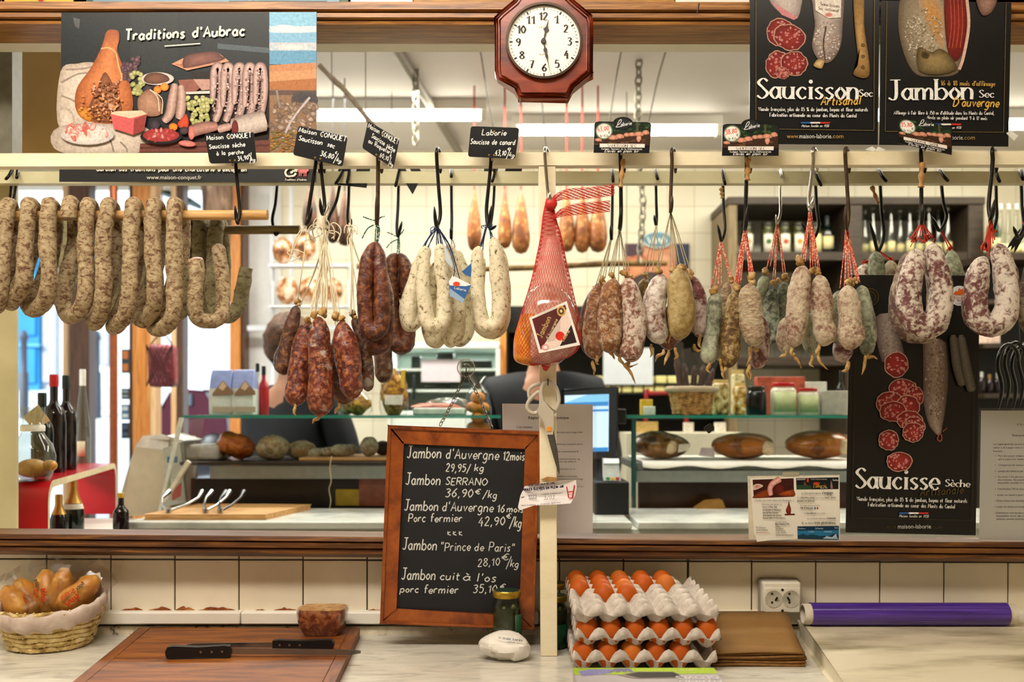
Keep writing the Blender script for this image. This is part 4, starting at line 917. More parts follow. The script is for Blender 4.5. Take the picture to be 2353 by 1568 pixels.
MB().box((P(1385,0,3.34).x,3.34,TZ),(P(1408,0,3.34).x,3.38,P(0,1048,3.34).z)).build('stand',MATS['till_black'],r)
MB().box((P(1408,0,3.34).x,3.33,P(0,975,3.33).z),(P(1438,0,3.34).x,3.37,P(0,940,3.33).z)).build('customer_display',MATS['till_black'],r,bevel=.004)
tag(MB().box((P(1366,0,3.1).x,3.1,TZ+.0005),(P(1446,0,3.1).x,3.28,P(0,1108,3.1).z)).build('cash_drawer',flat('drawer_black','#0c0f12',.45),bevel=.004),'black cash drawer under the till on the marble slab','cash drawer')
zt=P(0,1108,3.1).z;r=thing('card_terminal','small card payment terminal with green, yellow and red keys on the cash drawer','card terminal',(P(1405,0,3.12).x,3.12,zt))
q=P(1405,1100,3.12);MB().prism([(P(1386,0,3.12).x,3.11,zt+.0005),(P(1426,0,3.12).x,3.11,zt+.0005),(P(1424,0,3.16).x,3.19,zt+.055),(P(1388,0,3.16).x,3.19,zt+.055)],(0,.012,.012)).build('housing',flat('terminal_grey','#9aa09c',.35),r,bevel=.003)
mb=MB();mb.prism([(P(1388,0,3.16).x,3.175,zt+.052),(P(1424,0,3.16).x,3.175,zt+.052),(P(1423,0,3.17).x,3.188,zt+.066),(P(1389,0,3.17).x,3.188,zt+.066)],(0,-.004,.003));mb.build('display',flat('terminal_screen','#dbe6e6',.2),r)
for k,c in enumerate(('#2f8f4d','#d9b32c','#c23a34')):MB().box((P(1392+k*11,0,3.12).x,3.105,zt+.006),(P(1400+k*11,0,3.12).x,3.115,zt+.014)).build('key',flat('key'+c[1:],c,.4),r)
# ---- hanging hams in red nets far behind
m_farham=meat('net_ham_far','#a8662f','#8f4f24','#d9a868','#7a4524',.35,.35,40,14,.45,.2);m_rednet=flat('red_string','#b8332a',.6,var=.1)
m_farham2=meat('dark_ham_far','#6a4630','#553624','#8b6646','#3c2a20',.3,.3,40,14,.5,.2)
def far_ham(px,y0,y1,wd,d,mt,lb,grp,net=True):
 top=P(px,y0,d);bot=P(px,y1,d);H=top.z-bot.z;rad=wd*d/F/2
 r=thing('hanging_ham',lb,'ham',tuple(bot),grp)
 mb=MB();mb.lathe(bot,[(0,0),(rad*.6,H*.03),(rad*.92,H*.12),(rad,H*.26),(rad*.9,H*.45),(rad*.62,H*.65),(rad*.38,H*.82),(rad*.18,H*.96),(rad*.05,H)],20)
 mb.xform(lambda p:bot+(p-bot)*(1+.08*noise.noise(p*14)));mb.build('meat',mt,r)
 MB().tube([top,Vector((top.x,top.y,CZ-.01))],.0045 if net else .003,6).build('cord',m_rednet if net else m_black,r)
for px,y1,wd,lb in((1090,578,34,'furthest left of the red-corded hams far behind the glass'),(1160,572,32,'red-corded ham second from left far behind the glass'),(1197,584,42,'red-corded ham just left of the cream post'),(1302,580,38,'red-corded ham just right of the cream post'),(1338,582,38,'red-corded ham behind the lower red net tail'),(1374,581,44,'furthest right of the red-corded hams far behind the glass')):
 far_ham(px,436,y1,wd,4.5,m_farham,lb,'red-corded hams far behind the glass')
for px,y0,y1,wd,lb in((712,430,530,34,'brown hanging ham behind the first string bundle hook'),(765,428,560,30,'dark hanging ham behind the string bundle'),(792,440,566,36,'blackish hanging ham right of the string bundle')):
 far_ham(px,y0,y1,wd,4.4,m_farham2,lb,'dark hams far behind the string bundle',False)
# netted meat hanging in the doorway
q=P(370,890,4.2);r=thing('netted_meat','pink cured meat hanging in a dark net in front of the doorway','meat',tuple(q))
mb=MB();mb.box((q.x-.05,4.17,q.z),(q.x+.062,4.25,P(0,792,4.2).z));mb.build('meat',meat('pink_cured','#7d2c38','#8f3d45','#b5707a','#5d2028',.35,.25,60,20,.4,.3),r,bevel=.02)
mb=MB();zt_=P(0,792,4.2).z
for i in range(-3,8):
 for s_ in(1,-1):
  x0=q.x-.05+i*.02;x1=x0+s_*.11;mb.tube([(max(min(x0,q.x+.06),q.x-.05),4.166,q.z+.0),(max(min(x1,q.x+.06),q.x-.05),4.166,zt_)],.0012,4)
for dx in(-.04,.05):mb.tube([(q.x+dx,4.19,zt_),(q.x+.005,4.2,P(0,760,4.2).z)],.003,5)
mb.tube([(q.x+.005,4.2,P(0,762,4.2).z),(q.x+.005,4.2,CZ)],.002,5);mb.build('net',flat('net_brown','#4a2a2a',.7),r)
# pole, pipe, chains, branch under the ceiling
def hung(nm,pts,d,rad,mat,lab,cat,ties,amp):
 r=thing(nm,lab,cat,tuple(P(*pts[len(pts)//2],d)));MB().tube(crom([tuple(P(x,y,d))for x,y in pts],6),rad,10,nzamp=amp,nzf=22).build('stick',mat,r,ang=0)
 for x,y in ties:MB().tube([P(x,y,d),Vector((P(x,y,d).x,d,CZ))],.0022,5).build('cord',flat('wire_brown','#6f6457',.7),r)
hung('crooked_pole',((820,612),(960,612),(1100,618),(1240,615),(1380,607),(1532,605)),4.62,.014,mottle('pole_bark',[(.35,'#4a3418'),(.6,'#8a6a3a')],30,5,.7,.3),'crooked brown wooden pole far behind the hanging sausages','pole',((900,612),(1440,606)),.2)
tag(MB().tube([P(896,78,3.9)+Vector((0,0,-.02)),P(1056,344,5.55)+Vector((0,0,-.02))],.022,10).build('ceiling_pipe',flat('pipe_grey','#7f796f',.5)),'grey pipe running along the ceiling left of the wall clock','pipe')
hung('dry_branch',((733,150),(765,182),(790,205),(830,255),(862,296)),3.5,.009,flat('branch_brown','#7a6a58',.8,var=.2),'dry branch seen through the glass right of the landscape poster','branch',((762,180),(840,266)),.35)
m_chain=flat('chain_iron','#8a8373',.5,.6)
def chain(pts,link,wire,name,lab,mat,parent=None):
 """chain of oval links along a polyline; every second link is turned a quarter"""
 mb=MB();pts=[Vector(p)for p in pts];acc=0;k=0
 for a,b in zip(pts,pts[1:]):
  L=(b-a).length;t_=(b-a).normalized();n=max(1,round(L/(link*.72)))
  s1=Vector((0,1,0))if abs(t_.y)<.9 else Vector((1,0,0));s1=(s1-t_*s1.dot(t_)).normalized();s2=t_.cross(s1)
  for i in range(n):
   c=a.lerp(b,(i+.5)/n);s_=(s1*.75+s2*.66)if k%2 else(s2*.75-s1*.66);k+=1;ring=[]
   for j in range(11):
    an=2*math.pi*j/10;ring.append(c+t_*math.cos(an)*link*.5+s_*math.sin(an)*link*.3)
   mb.tube(ring,wire,5,cap=False)
 o=mb.build(name,mat,parent)
 return tag(o,lab,'chain')if lab else o
chain([P(955,128,4.3),P(955,330,4.3)],.05,.0042,'ceiling_chain','iron chain hanging behind the glass left of the clock',m_chain)
chain([P(1470,60,4.2),P(1464,330,4.2),P(1478,470,4.2),P(1470,600,4.2)],.05,.0042,'ceiling_chain','iron chain hanging behind the glass right of the clock',m_chain)
for i,(a,b,c,lb)in enumerate((((1104,116),(1120,220),(1135,300),'thin dark wire hanging left of the clock'),((1236,117),(1250,290),(1256,345),'thin wire hanging straight below the clock'),((1428,117),(1412,200),(1398,300),'thin dark wire hanging just right of the clock'),((1530,117),(1512,180),(1490,280),'thin wire hanging furthest right of the clock'))):
 tag(MB().tube(crom([tuple(P(*p,4.1))for p in(a,b,c)],6),.003,5).build('hanging_wire',flat('wire_brown','#6f6457',.7)),lb,'wire')
# window display of snack bags behind the bars
m_snack=mottle('snack_bag',[(.34,'#4a2818'),(.44,'#8f5a34'),(.52,'#c08a58'),(.6,'#d9c4b0')],26,4,.35,.3)
for px,y,w_,h,lb in((650,610,46,60,'snack bag on the window rack, upper left of the string bundle'),(700,606,50,70,'snack bag on the window rack, upper middle behind the first hook'),(660,702,50,62,'snack bag on the window rack, lower left of the string bundle'),(712,700,52,60,'snack bag on the window rack, lower middle behind the strings'),(766,700,44,58,'snack bag on the window rack, lower right behind the strings')):
 d=5.2;q=P(px,y,d);a=w_*d/F/2;h_=h*d/F
 r=thing('snack_bag',lb,'bag',tuple(q),'snack bags on the window rack')
 mb=MB();mb.ball(q+Vector((0,0,h_*.56)),(a,.04,h_*.5),14,10,.12,9,px);mb.build('bag_body',m_snack,r)
 MB().box((q.x-a*.6,d-.006,q.z+h_*.82),(q.x+a*.6,d+.006,q.z+h_*1.02)).build('header',flat('header_white','#eee6da',.5),r)
r=thing('window_rack','thin wire rack carrying the snack bags behind the string bundle','rack',P(700,705,5.2))
for y in(611,704):MB().box((P(620,0,5.2).x,5.16,P(0,y+3,5.2).z),(P(800,0,5.2).x,5.26,P(0,y,5.2).z)).build('rack_shelf',mw,r)
for x in(.0,1):xx=P(622,0,5.2).x+x*(P(798,0,5.2).x-P(622,0,5.2).x);MB().tube([(xx,5.255,.001),(xx,5.255,P(0,600,5.2).z)],.006,6).build('rack_leg',mw,r)
# ---- two people in dark jackets
def skinmesh(name,nodes,edges,mat,parent,sub=2,root=0):
 me=bpy.data.meshes.new(name);w0=Vector(parent['_w']);me.from_pydata([Vector(n[0])-w0 for n in nodes],edges,[])
 o=bpy.data.objects.new(name,me);COL.objects.link(o);o.parent=parent;me.materials.append(mat);o['_w']=parent['_w']
 sk=o.modifiers.new('skin','SKIN');sk.use_smooth_shade=True
 lay=me.skin_vertices[0].data if len(me.skin_vertices)else None
 if lay is None:
  bpy.context.view_layer.objects.active=o;lay=me.skin_vertices[0].data
 for i,n in enumerate(nodes):
  rr=n[1]if isinstance(n[1],tuple)else(n[1],n[1]);lay[i].radius=rr;lay[i].use_root=i==root
 sb=o.modifiers.new('sub','SUBSURF');sb.levels=sub;sb.render_levels=sub
 return o
m_skin=flat('skin','#c58f72',.5,var=.06);m_jack=flat('dark_jacket','#14181f',.75,var=.25,vs=9);m_trs=flat('dark_trousers','#1d1d22',.8);m_hair=mottle('brown_hair',[(.35,'#2a1709'),(.6,'#6b4320')],60,5,.6,.8,.01);m_hair2=mottle('dark_hair',[(.35,'#120d0a'),(.6,'#33261c')],60,5,.6,.8,.01);m_shoe=flat('black_shoe','#101010',.5)
def person(lab,x,y,H,face,armL,armR,hair,lean=(0,0)):
 """face = unit vector the person looks along; arms are (elbow, wrist) offsets from the shoulder"""
 k=H/1.78;f=Vector((*face,0)).normalized();s_=Vector((f.y,-f.x,0));b0=Vector((x,y,0))
 def V(side,fwd,z):return b0+s_*side*k+f*(fwd+lean[1]*max(0,z-.95))*k+Vector((lean[0]*max(0,z-.95)*k,0,z*k))
 r=thing('person',lab,'person',(x,y,0))
 pel,sp,ch,nk,hd,crown=V(0,0,.95),V(0,.01,1.15),V(0,0,1.36),V(0,0,1.50),V(0,.02,1.60),V(0,.02,1.70)
 nodes=[(pel,(.14,.11)),(sp,(.13,.10)),(ch,(.15,.11)),(nk,.055),(hd,(.072,.085)),(crown,(.066,.08)),(V(0,.10,1.595),.018)]
 edges=[(0,1),(1,2),(2,3),(3,4),(4,5),(4,6)]
 jn=[(pel,(.17,.13)),(sp,(.165,.13)),(ch,(.18,.135)),(V(0,0,1.50),(.072,.07))];je=[(0,1),(1,2),(2,3)]
 tn=[(V(0,0,.93),(.155,.12))];te=[]
 for sd,arm in((-1,armL),(1,armR)):
  sh=V(sd*.19,0,1.42);el=sh+s_*arm[0][0]+f*arm[0][1]+Vector((0,0,arm[0][2]));wr_=el+s_*arm[1][0]+f*arm[1][1]+Vector((0,0,arm[1][2]))
  dr=(wr_-el).normalized();n0=len(nodes)
  nodes+=[(sh,.055),(el,.042),(wr_,.028),(wr_+dr*.07,(.04,.018))];edges+=[(2,n0),(n0,n0+1),(n0+1,n0+2),(n0+2,n0+3)]
  side=dr.orthogonal().normalized()
  for q in range(4):
   c=wr_+dr*.085+side*(q-1.5)*.021;L=(.062,.078,.072,.055)[q]
   m0=len(nodes);nodes+=[(c+dr*L*.5,.0085),(c+dr*L+f*.012-Vector((0,0,.01)),.007)];edges+=[(n0+3,m0),(m0,m0+1)]
  m0=len(nodes);c=wr_+dr*.03;nodes+=[(c+side*.045+dr*.03,.010),(c+side*.055+dr*.06,.008)];edges+=[(n0+2,m0),(m0,m0+1)]
  j0=len(jn);jn+=[(sh,.078),(el,.062),(wr_-dr*.01,.046)];je+=[(2,j0),(j0,j0+1),(j0+1,j0+2)]
  hp,kn,an=V(sd*.09,0,.88),V(sd*.10,.02,.50),V(sd*.10,-.02,.09)
  t0=len(tn);tn+=[(hp,.10),(kn,.068),(an,.058)];te+=[(0,t0),(t0,t0+1),(t0+1,t0+2)]
  n1=len(nodes);nodes+=[(hp,.085),(kn,.055),(an,.038)];edges+=[(0,n1),(n1,n1+1),(n1+1,n1+2)]
  mb=MB();mb.ball(V(sd*.10,.06,.05),(.05,.05,.05));c=V(sd*.10,.05,.0)
  mb.xform(lambda p:c+s_*(p-c).dot(s_)+f*(p-c).dot(f)*2.5+Vector((0,0,max(0,p.z))));mb.build('shoe',m_shoe,r)
 skinmesh('body',nodes,edges,m_skin,r);skinmesh('jacket',jn,je,m_jack,r);skinmesh('trousers',tn,te,m_trs,r)
 mb=MB();mb.ball(V(0,-.005,1.665),(.098*k,.108*k,.12*k),24,16,.12,34,3)
 mb.xform(lambda p:p-f*.012 if(p-hd).dot(f)<.03 else Vector((p.x,p.y,max(p.z,V(0,0,1.69).z)))-f*.02);mb.build('hair',hair,r)
 for sd in(-1,1):MB().ball(V(sd*.082,.01,1.60),(.012,.02,.03),10,8).build('ear',m_skin,r)
 mb=MB()
 for sd in(-1,1):mb.ball(V(sd*.032,.088,1.625),.012,8,6)
 mb.build('eyes',flat('eye_white','#d8d2c8',.3),r)
 MB().ball(V(0,.088,1.548),(.026,.012,.008),10,6).build('mouth',flat('lips','#a65d52',.5),r)
person('person in a dark jacket with brown hair, bending over the counter behind the dark sausages',P(668,0,4.08).x,4.10,1.82,(.55,1),((-.05,.06,-.28),(.02,.24,-.03)),((.08,.05,-.27),(.10,.26,.02)),m_hair)
person('person in a black top standing behind the netted ham and the notice sheet',P(1250,0,4.05).x,4.08,1.88,(-.1,-1),((-.07,.02,-.29),(.06,.18,-.16)),((.07,.02,-.29),(-.04,.16,-.16)),m_hair2)
# ================================================================ RAILS, HOOKS, SAUSAGES
D1,D2=2.08,2.42
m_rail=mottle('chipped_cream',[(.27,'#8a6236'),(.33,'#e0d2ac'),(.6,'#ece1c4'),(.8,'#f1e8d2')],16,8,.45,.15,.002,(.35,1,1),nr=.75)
m_rail2=mottle('chipped_cream_dim',[(.28,'#7a6238'),(.34,'#cdc39c'),(.6,'#d9d0ae'),(.8,'#e0d9bd')],16,8,.5,.15,.002,(.35,1,1),nr=.75)  # front rail's paint with the dimness of its reflection mixed into the colours
mb=MB();mb.prism([P(-120,382.5,D1),P(2470,377.5,D1),P(2470,347.5,D1),P(-120,352.5,D1)],(0,.028,0));tag(mb.build('hook_rail',m_rail,bevel=.002),'chipped cream wooden rail nearest the camera, with the price cards in front','rail')
mb=MB();mb.prism([P(-120,421,D2),P(2470,421,D2),P(2470,394,D2),P(-120,394,D2)],(0,.028,0));tag(mb.build('hook_rail',m_rail2,bevel=.002),'cream wooden rail in dimmed paint just beyond the glass, behind the front rail','rail')
mb=MB();a=P(1237,381,2.082);b=P(1277,381,2.082);mb.box((P(1242,0,2.082).x,2.082,.9005),(P(1281,0,2.082).x,2.108,a.z));mb.xform(lambda p:Vector((p.x+(-.004 if p.z>1.2 else 0),p.y,p.z)))
tag(mb.build('rail_post',m_rail,bevel=.0015),'cream painted wooden post standing on the marble worktop under the front rail','post')
m_iron=flat('dark_iron','#26221f',.35,.75,var=.25,vs=60);m_bright=flat('bright_steel','#b5b0a6',.16,1,var=.03);m_tape=flat('brown_tape','#a87a42',.55,var=.2,vs=60);m_rusty=flat('rusty_iron','#43301f',.5,.5,var=.3,vs=80)
def hook(pts,d,lab,mat=m_iron,r=4.2,tape=None,tip=True,sub=6):
 """S-hook: pts = (pixel x, pixel y, depth offset) from one end to the pointed tip"""
 q=crom(pts,sub);R=[r*d/F]*len(q)
 for i in range(min(7,len(q))):R[len(q)-1-i]*=(.12,.35,.6,.8,.95,1,1)[i];R[i]*=(.5,.8,1,1,1,1,1)[i]
 V=[P(x,y,d+o)for x,y,o in q]
 if tape is None:return tag(MB().tube(V,R,9).build('meat_hook',mat),lab,'hook','meat hooks on the rails')
 r_=thing('meat_hook',lab,'hook',tuple(V[len(V)//2]),'meat hooks on the rails');MB().tube(V,R,9).build('hook_wire',mat,r_)
 x0,y0,x1,y1,wd=tape;n=8
 MB().tube([P(x0+(x1-x0)*i/n,y0+(y1-y0)*i/n,d-.02)for i in range(n+1)],[wd*d/F*(.8+.3*math.sin(i*1.7))for i in range(n+1)],10,nzamp=.15,nzf=50).build('tape_wrap',m_tape,r_);return r_
def fhook(xt,xs,ys,xb,yb,xtip,ytip,lab,mat=m_iron,r=4.2,tape=None,tz=-.045):
 """hook over the front rail: top at xt, shaft to xs,ys, bend at xb,yb, tip"""
 return hook([(xt+8,398,.036),(xt+8,365,.042),(xt+5,347,.026),(xt+1,341,.004),(xt-1,347,-.016),(xt,372,-.014),((xt+xs)/2,(372+ys)/2,-.012),(xs,ys,-.012),(xb+(xs-xb)*.35,yb-3,-.018),(xb,yb,-.030),(xb+(xtip-xb)*.5,yb-(yb-ytip)*.3,tz),(xtip,ytip,tz-.003)],D1,lab,mat,r,tape)
def bhook(xt,xf,yf,xs,ys,xb,yb,xtip,ytip,lab,mat=m_iron,r=3.6,tape=None):
 """hook over the back rail: blunt end xf,yf hangs in front, shaft goes down behind"""
 return hook([(xf,yf,-.024),((xf+xt)/2,(yf+397)/2,-.026),(xt,391,.0),(xt+(xs-xt)*.06,398,.034),(xt+(xs-xt)*.25,430,.036),((xt+xs)/2,(430+ys)/2,.020),(xs,ys,.005),(xb,yb,-.005),((xb+xtip)/2,(yb+ytip)/2+2,-.012),(xtip,ytip,-.014)],D2,lab,mat,r,tape)
fhook(541,551,480,546,512,540,472,'black hook holding the front sausage rod, below the first price card',tz=-.03)
fhook(726,708,490,704,515,717,476,'slanting black hook left of the string bundle')
fhook(737,746,470,741,492,735,455,'upright black hook whose tip stands over the string bundle')
fhook(869,868,480,866,512,866,440,'rusty hook carrying the dark horseshoe sausages',m_rusty,4.8)
fhook(1004,1012,490,1003,520,998,474,'black hook holding the left pair of white sausages')
fhook(1128,1118,480,1121,516,1129,473,'black hook holding the right pair of white sausages')
fhook(1253,1259,440,1262,468,1264,440,'bright steel hook holding the red-netted ham',m_bright,4)
fhook(1426,1427,490,1424,524,1427,476,'tape-wrapped black hook of the left brown saucisson bunch',tape=(1432,366,1426,430,6),r=4.6)
fhook(1544,1541,455,1541,486,1545,448,'plain dark hook above the olive saucisson',m_rusty)
fhook(1716,1713,490,1712,526,1717,475,'tape-wrapped dark hook of the pale wrinkled saucisson bunch',tape=(1719,362,1717,414,7),r=4.6)
fhook(1869,1858,465,1862,484,1869,452,'bright steel hook of the twin pale saucissons',m_bright,4.2)
fhook(1943,1950,490,1945,524,1942,474,'dark brown hook right of the bright steel one',m_rusty,4.4)
fhook(2117,2117,480,2118,512,2121,468,'tape-wrapped black hook of the big horseshoe sausage',tape=(2119,374,2116,430,7),r=4.6)
fhook(2281,2272,470,2277,502,2285,458,'black hook of the far right horseshoe sausage',r=4.8)
bhook(28,12,413,20,470,10,500,-5,480,'black hook at the left end of the back rail')
bhook(40,38,411,28,470,30,500,36,480,'second black hook at the left end of the back rail')
bhook(640,646,413,626,505,632,537,641,534,'black hook carrying the end of the back sausage rod')
bhook(788,770,424,756,500,751,530,745,505,'slanting black hook behind the string bundle')
bhook(803,797,422,799,500,803,524,808,503,'upright black hook behind the string bundle')
bhook(917,908,430,912,520,914,543,924,508,'black hook of the rear dark horseshoe sausages')
bhook(1037,1037,408,1038,500,1037,546,1036,520,'straight black hook between the white sausage pairs')
bhook(1138,1130,420,1130,500,1126,525,1141,518,'black hook behind the right white sausages')
bhook(1408,1409,420,1406,520,1405,550,1403,517,'black hook of the rear brown bunch, by the red net tail')
bhook(1507,1512,414,1509,495,1508,517,1503,494,'black hook above the small dark rear saucisson')
bhook(1660,1667,426,1666,525,1658,553,1649,516,'open black hook of the grey-green bunch',tape=(1657,432,1660,455,5))
bhook(1793,1797,410,1793,490,1786,514,1783,492,'thin bright hook of the rear grey bunch',m_bright,3)
bhook(1872,1888,428,1881,520,1868,549,1841,512,'wide open black hook behind the bright steel one',r=4)
bhook(2020,2038,418,2031,540,2018,577,1998,508,'open black hook with tape over the poster of slices',tape=(2003,428,2018,468,5),r=4)
bhook(2160,2180,417,2175,500,2160,530,2140,497,'open black hook right of the big horseshoe sausage',r=4)
bhook(2288,2298,420,2290,500,2282,530,2272,500,'black hook behind the far right horseshoe sausage',r=4)
bhook(2345,2352,415,2352,520,2340,545,2328,520,'black hook at the right edge of the back rail',r=4)
# the two rods
m_rod=wood('pale_rod','#9a6a30','#c9985a','#dcb67c',.55,(3,40,40));m_rod2=wood('dimmed_rod','#5d4a2c','#8a7448','#a08a5c',.6,(3,40,40))  # m_rod2 repeats the front rod, its mirror image's dimness put in the colour
a,b=P(-90,497,D1),P(615,494,D1);tag(MB().tube([a,a.lerp(b,.5),b],11.5*D1/F,12,nzamp=.05,nzf=20).build('wooden_rod',m_rod,ang=35),'pale wooden rod carrying the front row of long sausages','rod')
a,b=P(-90,531,D2),P(689,528,D2);tag(MB().tube([a,a.lerp(b,.5),b],10*D2/F,12,nzamp=.05,nzf=20).build('wooden_rod',m_rod2,ang=35),'wooden rod in dimmed colour behind, carrying the rear row of long sausages','rod')
# ---- skins
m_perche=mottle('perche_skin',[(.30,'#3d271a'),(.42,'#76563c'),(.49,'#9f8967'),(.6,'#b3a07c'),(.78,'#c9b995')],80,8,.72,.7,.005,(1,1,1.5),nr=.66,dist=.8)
m_perche2=mottle('perche_skin_dim',[(.28,'#3a2c20'),(.39,'#6b5a42'),(.48,'#8f8465'),(.7,'#a69d7c')],62,8,.75,.7,.005,(1,1,1.5),nr=.66,dist=.8)  # darkened copy of the front skin: the mirrored row's dimness is in the colours
m_darkA=meat('dark_red_saucisson','#4a1b15','#6e2c1f','#a9623a','#b8aca2',.42,.22,110,50,.38,.7)
m_darkA2=meat('dark_brown_saucisson','#3b2016','#553021','#85582f','#8d8272',.38,.22,110,50,.45,.7)
m_darkU=meat('dark_horseshoe','#3d1a13','#5a2a1d','#8a5230','#85706a',.42,.10,90,40,.36,.7)
m_whiteU=mottle('white_mould_skin',[(.31,'#352b1e'),(.38,'#8a7a58'),(.43,'#d0c4a4'),(.58,'#e0d5b8'),(.75,'#eae0c8')],105,7,.75,.5,.004,nr=.68,dist=.5)
m_whiteU2=mottle('speckled_white_skin',[(.27,'#3f3424'),(.40,'#9d8c68'),(.48,'#cfc3a2'),(.75,'#dcd2b4')],75,7,.75,.5,.004,nr=.7,dist=.5)
m_brownD=meat('brown_saucisson','#6a3d22','#8a5730','#b48653','#c9b295',.38,.34,130,100,.42,.8)
m_pinkD=meat('pinkish_saucisson','#754638','#8f5b48','#b58b72','#d0c0b0',.34,.52,140,100,.55,.8)
m_snow=meat('snowy_saucisson','#5f3426','#7d4a38','#a9805f','#d9d0c4',.3,.50,130,70,.55,.8,.12)
m_olive2=meat('olive_saucisson','#7d6028','#8f7434','#a58a52','#b09c6c',.36,.44,90,60,.5,.7,.12)
m_purple=meat('purple_saucisson','#552a2a','#6d3938','#96685c','#bdaaa2',.3,.42,110,45,.5,.6)
m_green=meat('grey_green_saucisson','#4f5242','#6b6c58','#8d8e76','#a8ab92',.34,.52,130,90,.75,.7,.12)
m_umber=meat('umber_saucisson','#49300f','#604218','#8a6930','#a58f62',.4,.3,120,80,.6,.7)
m_pale=meat('pale_wrinkled','#7c5a42','#8f6c50','#b09370','#c9b898',.3,.55,150,110,.7,1,.14,(1,1,2))
m_paleR=meat('pale_red_saucisson','#7d5040','#936350','#b48f78','#cdbda2',.3,.54,150,105,.7,1,.12)
m_redU=meat('red_white_horseshoe','#5d2f2c','#754844','#95685c','#d3c7b8',.25,.50,90,80,.7,.6,.07)
m_redU2=meat('grey_horseshoe','#55392f','#6b4b40','#8a6d5c','#aa9c80',.2,.48,90,80,.7,.6,.08)
m_tie=mottle('casing_tie',[(.35,'#7d5a2a'),(.5,'#ab8448'),(.7,'#cdb07a')],60,4,.5,.4)
m_sw=flat('string_white','#e3d6b8',.8,var=.08,vs=200);m_sg=flat('string_grey','#a59a7c',.8,var=.15,vs=200);m_sr=mottle('string_red_white',[(.42,'#c8432f'),(.52,'#e0745c'),(.62,'#ecc9b0')],260,1,.8,.1);m_sr2=flat('string_red','#c2371f',.75,var=.15,vs=200)
m_sgreen=mottle('string_green',[(.42,'#1c4a3a'),(.55,'#2e6b54'),(.62,'#c9d2bd')],240,1,.8,.1);m_sblue=flat('string_blue','#26345c',.8,var=.15,vs=200)
SEED=[1]
def tube_px(pts,r,d,closed=False,sub=9,n=24,top=.62,bot=.55,wob=.095,wr=0,cut=None,nzf=26):
 """sausage body from pixel points (x, y[, depth offset]) and pixel radii; rounded or cut ends"""
 R=r if isinstance(r,list)else[r]*len(pts);q=[(p[0],p[1],p[2]if len(p)>2 else 0,w_)for p,w_ in zip(pts,R)]
 q=crom(q,sub,closed)
 if closed:q.append(q[0])
 m=len(q);s_=[0]
 for i in range(1,m):s_.append(s_[-1]+max(1e-6,math.dist((q[i][0],q[i][1],q[i][2]*F/d),(q[i-1][0],q[i-1][1],q[i-1][2]*F/d))))
 T=s_[-1];rr=[];V=[]
 for i in range(m):
  k=1
  if not closed:
   e0=min(1,s_[i]/(q[i][3]*1.25));e1=min(1,(T-s_[i])/(q[i][3]*1.1))
   if cut!='top':k*=max(.05,1-(1-e0)**2)**top
   if cut!='bot':k*=max(.05,1-(1-e1)**2)**bot
  V.append(P(q[i][0],q[i][1],d+q[i][2]));rr.append(q[i][3]*k*d/F)
 SEED[0]+=1
 return MB().tube(V,rr,n,cap=True,nzamp=wob*1.6,nzf=nzf,seed=SEED[0]*1.37,wr=wr)
def spl(pts,d,r,mb,sub=5,n=5):
 mb.tube(crom([tuple(P(p[0],p[1],d+(p[2]if len(p)>2 else 0)))for p in pts],sub),r,n);return mb
def saus(lab,pts,r,mat,d=D1,knots=(),tails=(),strings=(),smat=None,group=None,cat='saucisson',nm='saucisson',sr=.0011,closed=False,**kw):
 top=pts[0];o=thing(nm,lab,cat,tuple(P(top[0],top[1],d)),group)
 tube_px(pts,r,d,closed,**kw).build('casing',mat,o,ang=0)
 if knots:
  for k in knots:
   mb=MB();x,y,s_=k[:3];mb.ball(P(x,y,d+(k[3]if len(k)>3 else-.004)),(s_*d/F,s_*d/F*.9,s_*d/F*1.0),14,10,.8,110,x);
   mb.ball(P(x+s_*.5,y+s_*.9,d),(s_*.6*d/F,s_*.6*d/F,s_*.6*d/F),10,8,.4,150,y);mb.build('tie',m_tie,o,ang=0)
 for t_ in tails:
  R=[2.6,4,3.4,2,.8];n=len(t_);t_=[(t_[0][0],t_[0][1]-9)]+list(t_);n+=1;q=crom([(*p[:2],R[min(i*4//max(n-1,1),4)])for i,p in enumerate(t_)],4)
  MB().tube([P(x,y,d-.006)for x,y,_ in q],[w_*d/F for*_,w_ in q],8,nzamp=.4,nzf=120,seed=t_[0][0]).build('tail',m_tie,o,ang=0)
 if strings:
  mb=MB()
  for s_ in strings:spl(s_,d,sr,mb)
  mb.build('string',smat or m_sw,o,ang=0)
 return o
# ---- long sausages on the rod, front row: rings hung over it
G1='long sausages over the front rod'
def ring(lab,x0,front,back,mat=m_perche,d=D1,r=18.5,ry=496,rod=11.5,group=G1,k=1.0):
 """front = pixels down the near leg from below the rod; back = pixels up the far leg"""
 tp=ry-rod-r*.80
 pts=[(x0+2,tp,0),(x0-1,tp+12,-.026*k)]+[(x,y,-.030*k)for x,y in front[:-1]]+[(*front[-1],-.018*k)]+[(*back[0],.018*k)]+[(x,y,.031*k)for x,y in back[1:]]+[(x0+10,tp+14,.027*k)]
 R=[r*.86,r*.95]+[r]*len(front)+[r]*len(back)+[r*.95]
 o=thing('long_sausage',lab,'sausage',tuple(P(x0,tp,d)),group)
 tube_px(pts,R,d,True,wob=.11,nzf=30).build('casing',mat,o,ang=0);return o
ring('long sausage cut off by the left edge of the photo on the front rod',16,[(10,540),(4,620),(0,680)],[(-12,706),(0,690),(20,620),(26,540)])
ring('second long sausage from the left edge on the front rod',66,[(59,560),(56,620),(50,664)],[(26,694),(34,680),(66,600),(74,540)])
ring('third long sausage from the left edge, its bottom turned left',113,[(108,560),(114,630),(108,682)],[(84,712),(64,694),(104,640),(124,540)])
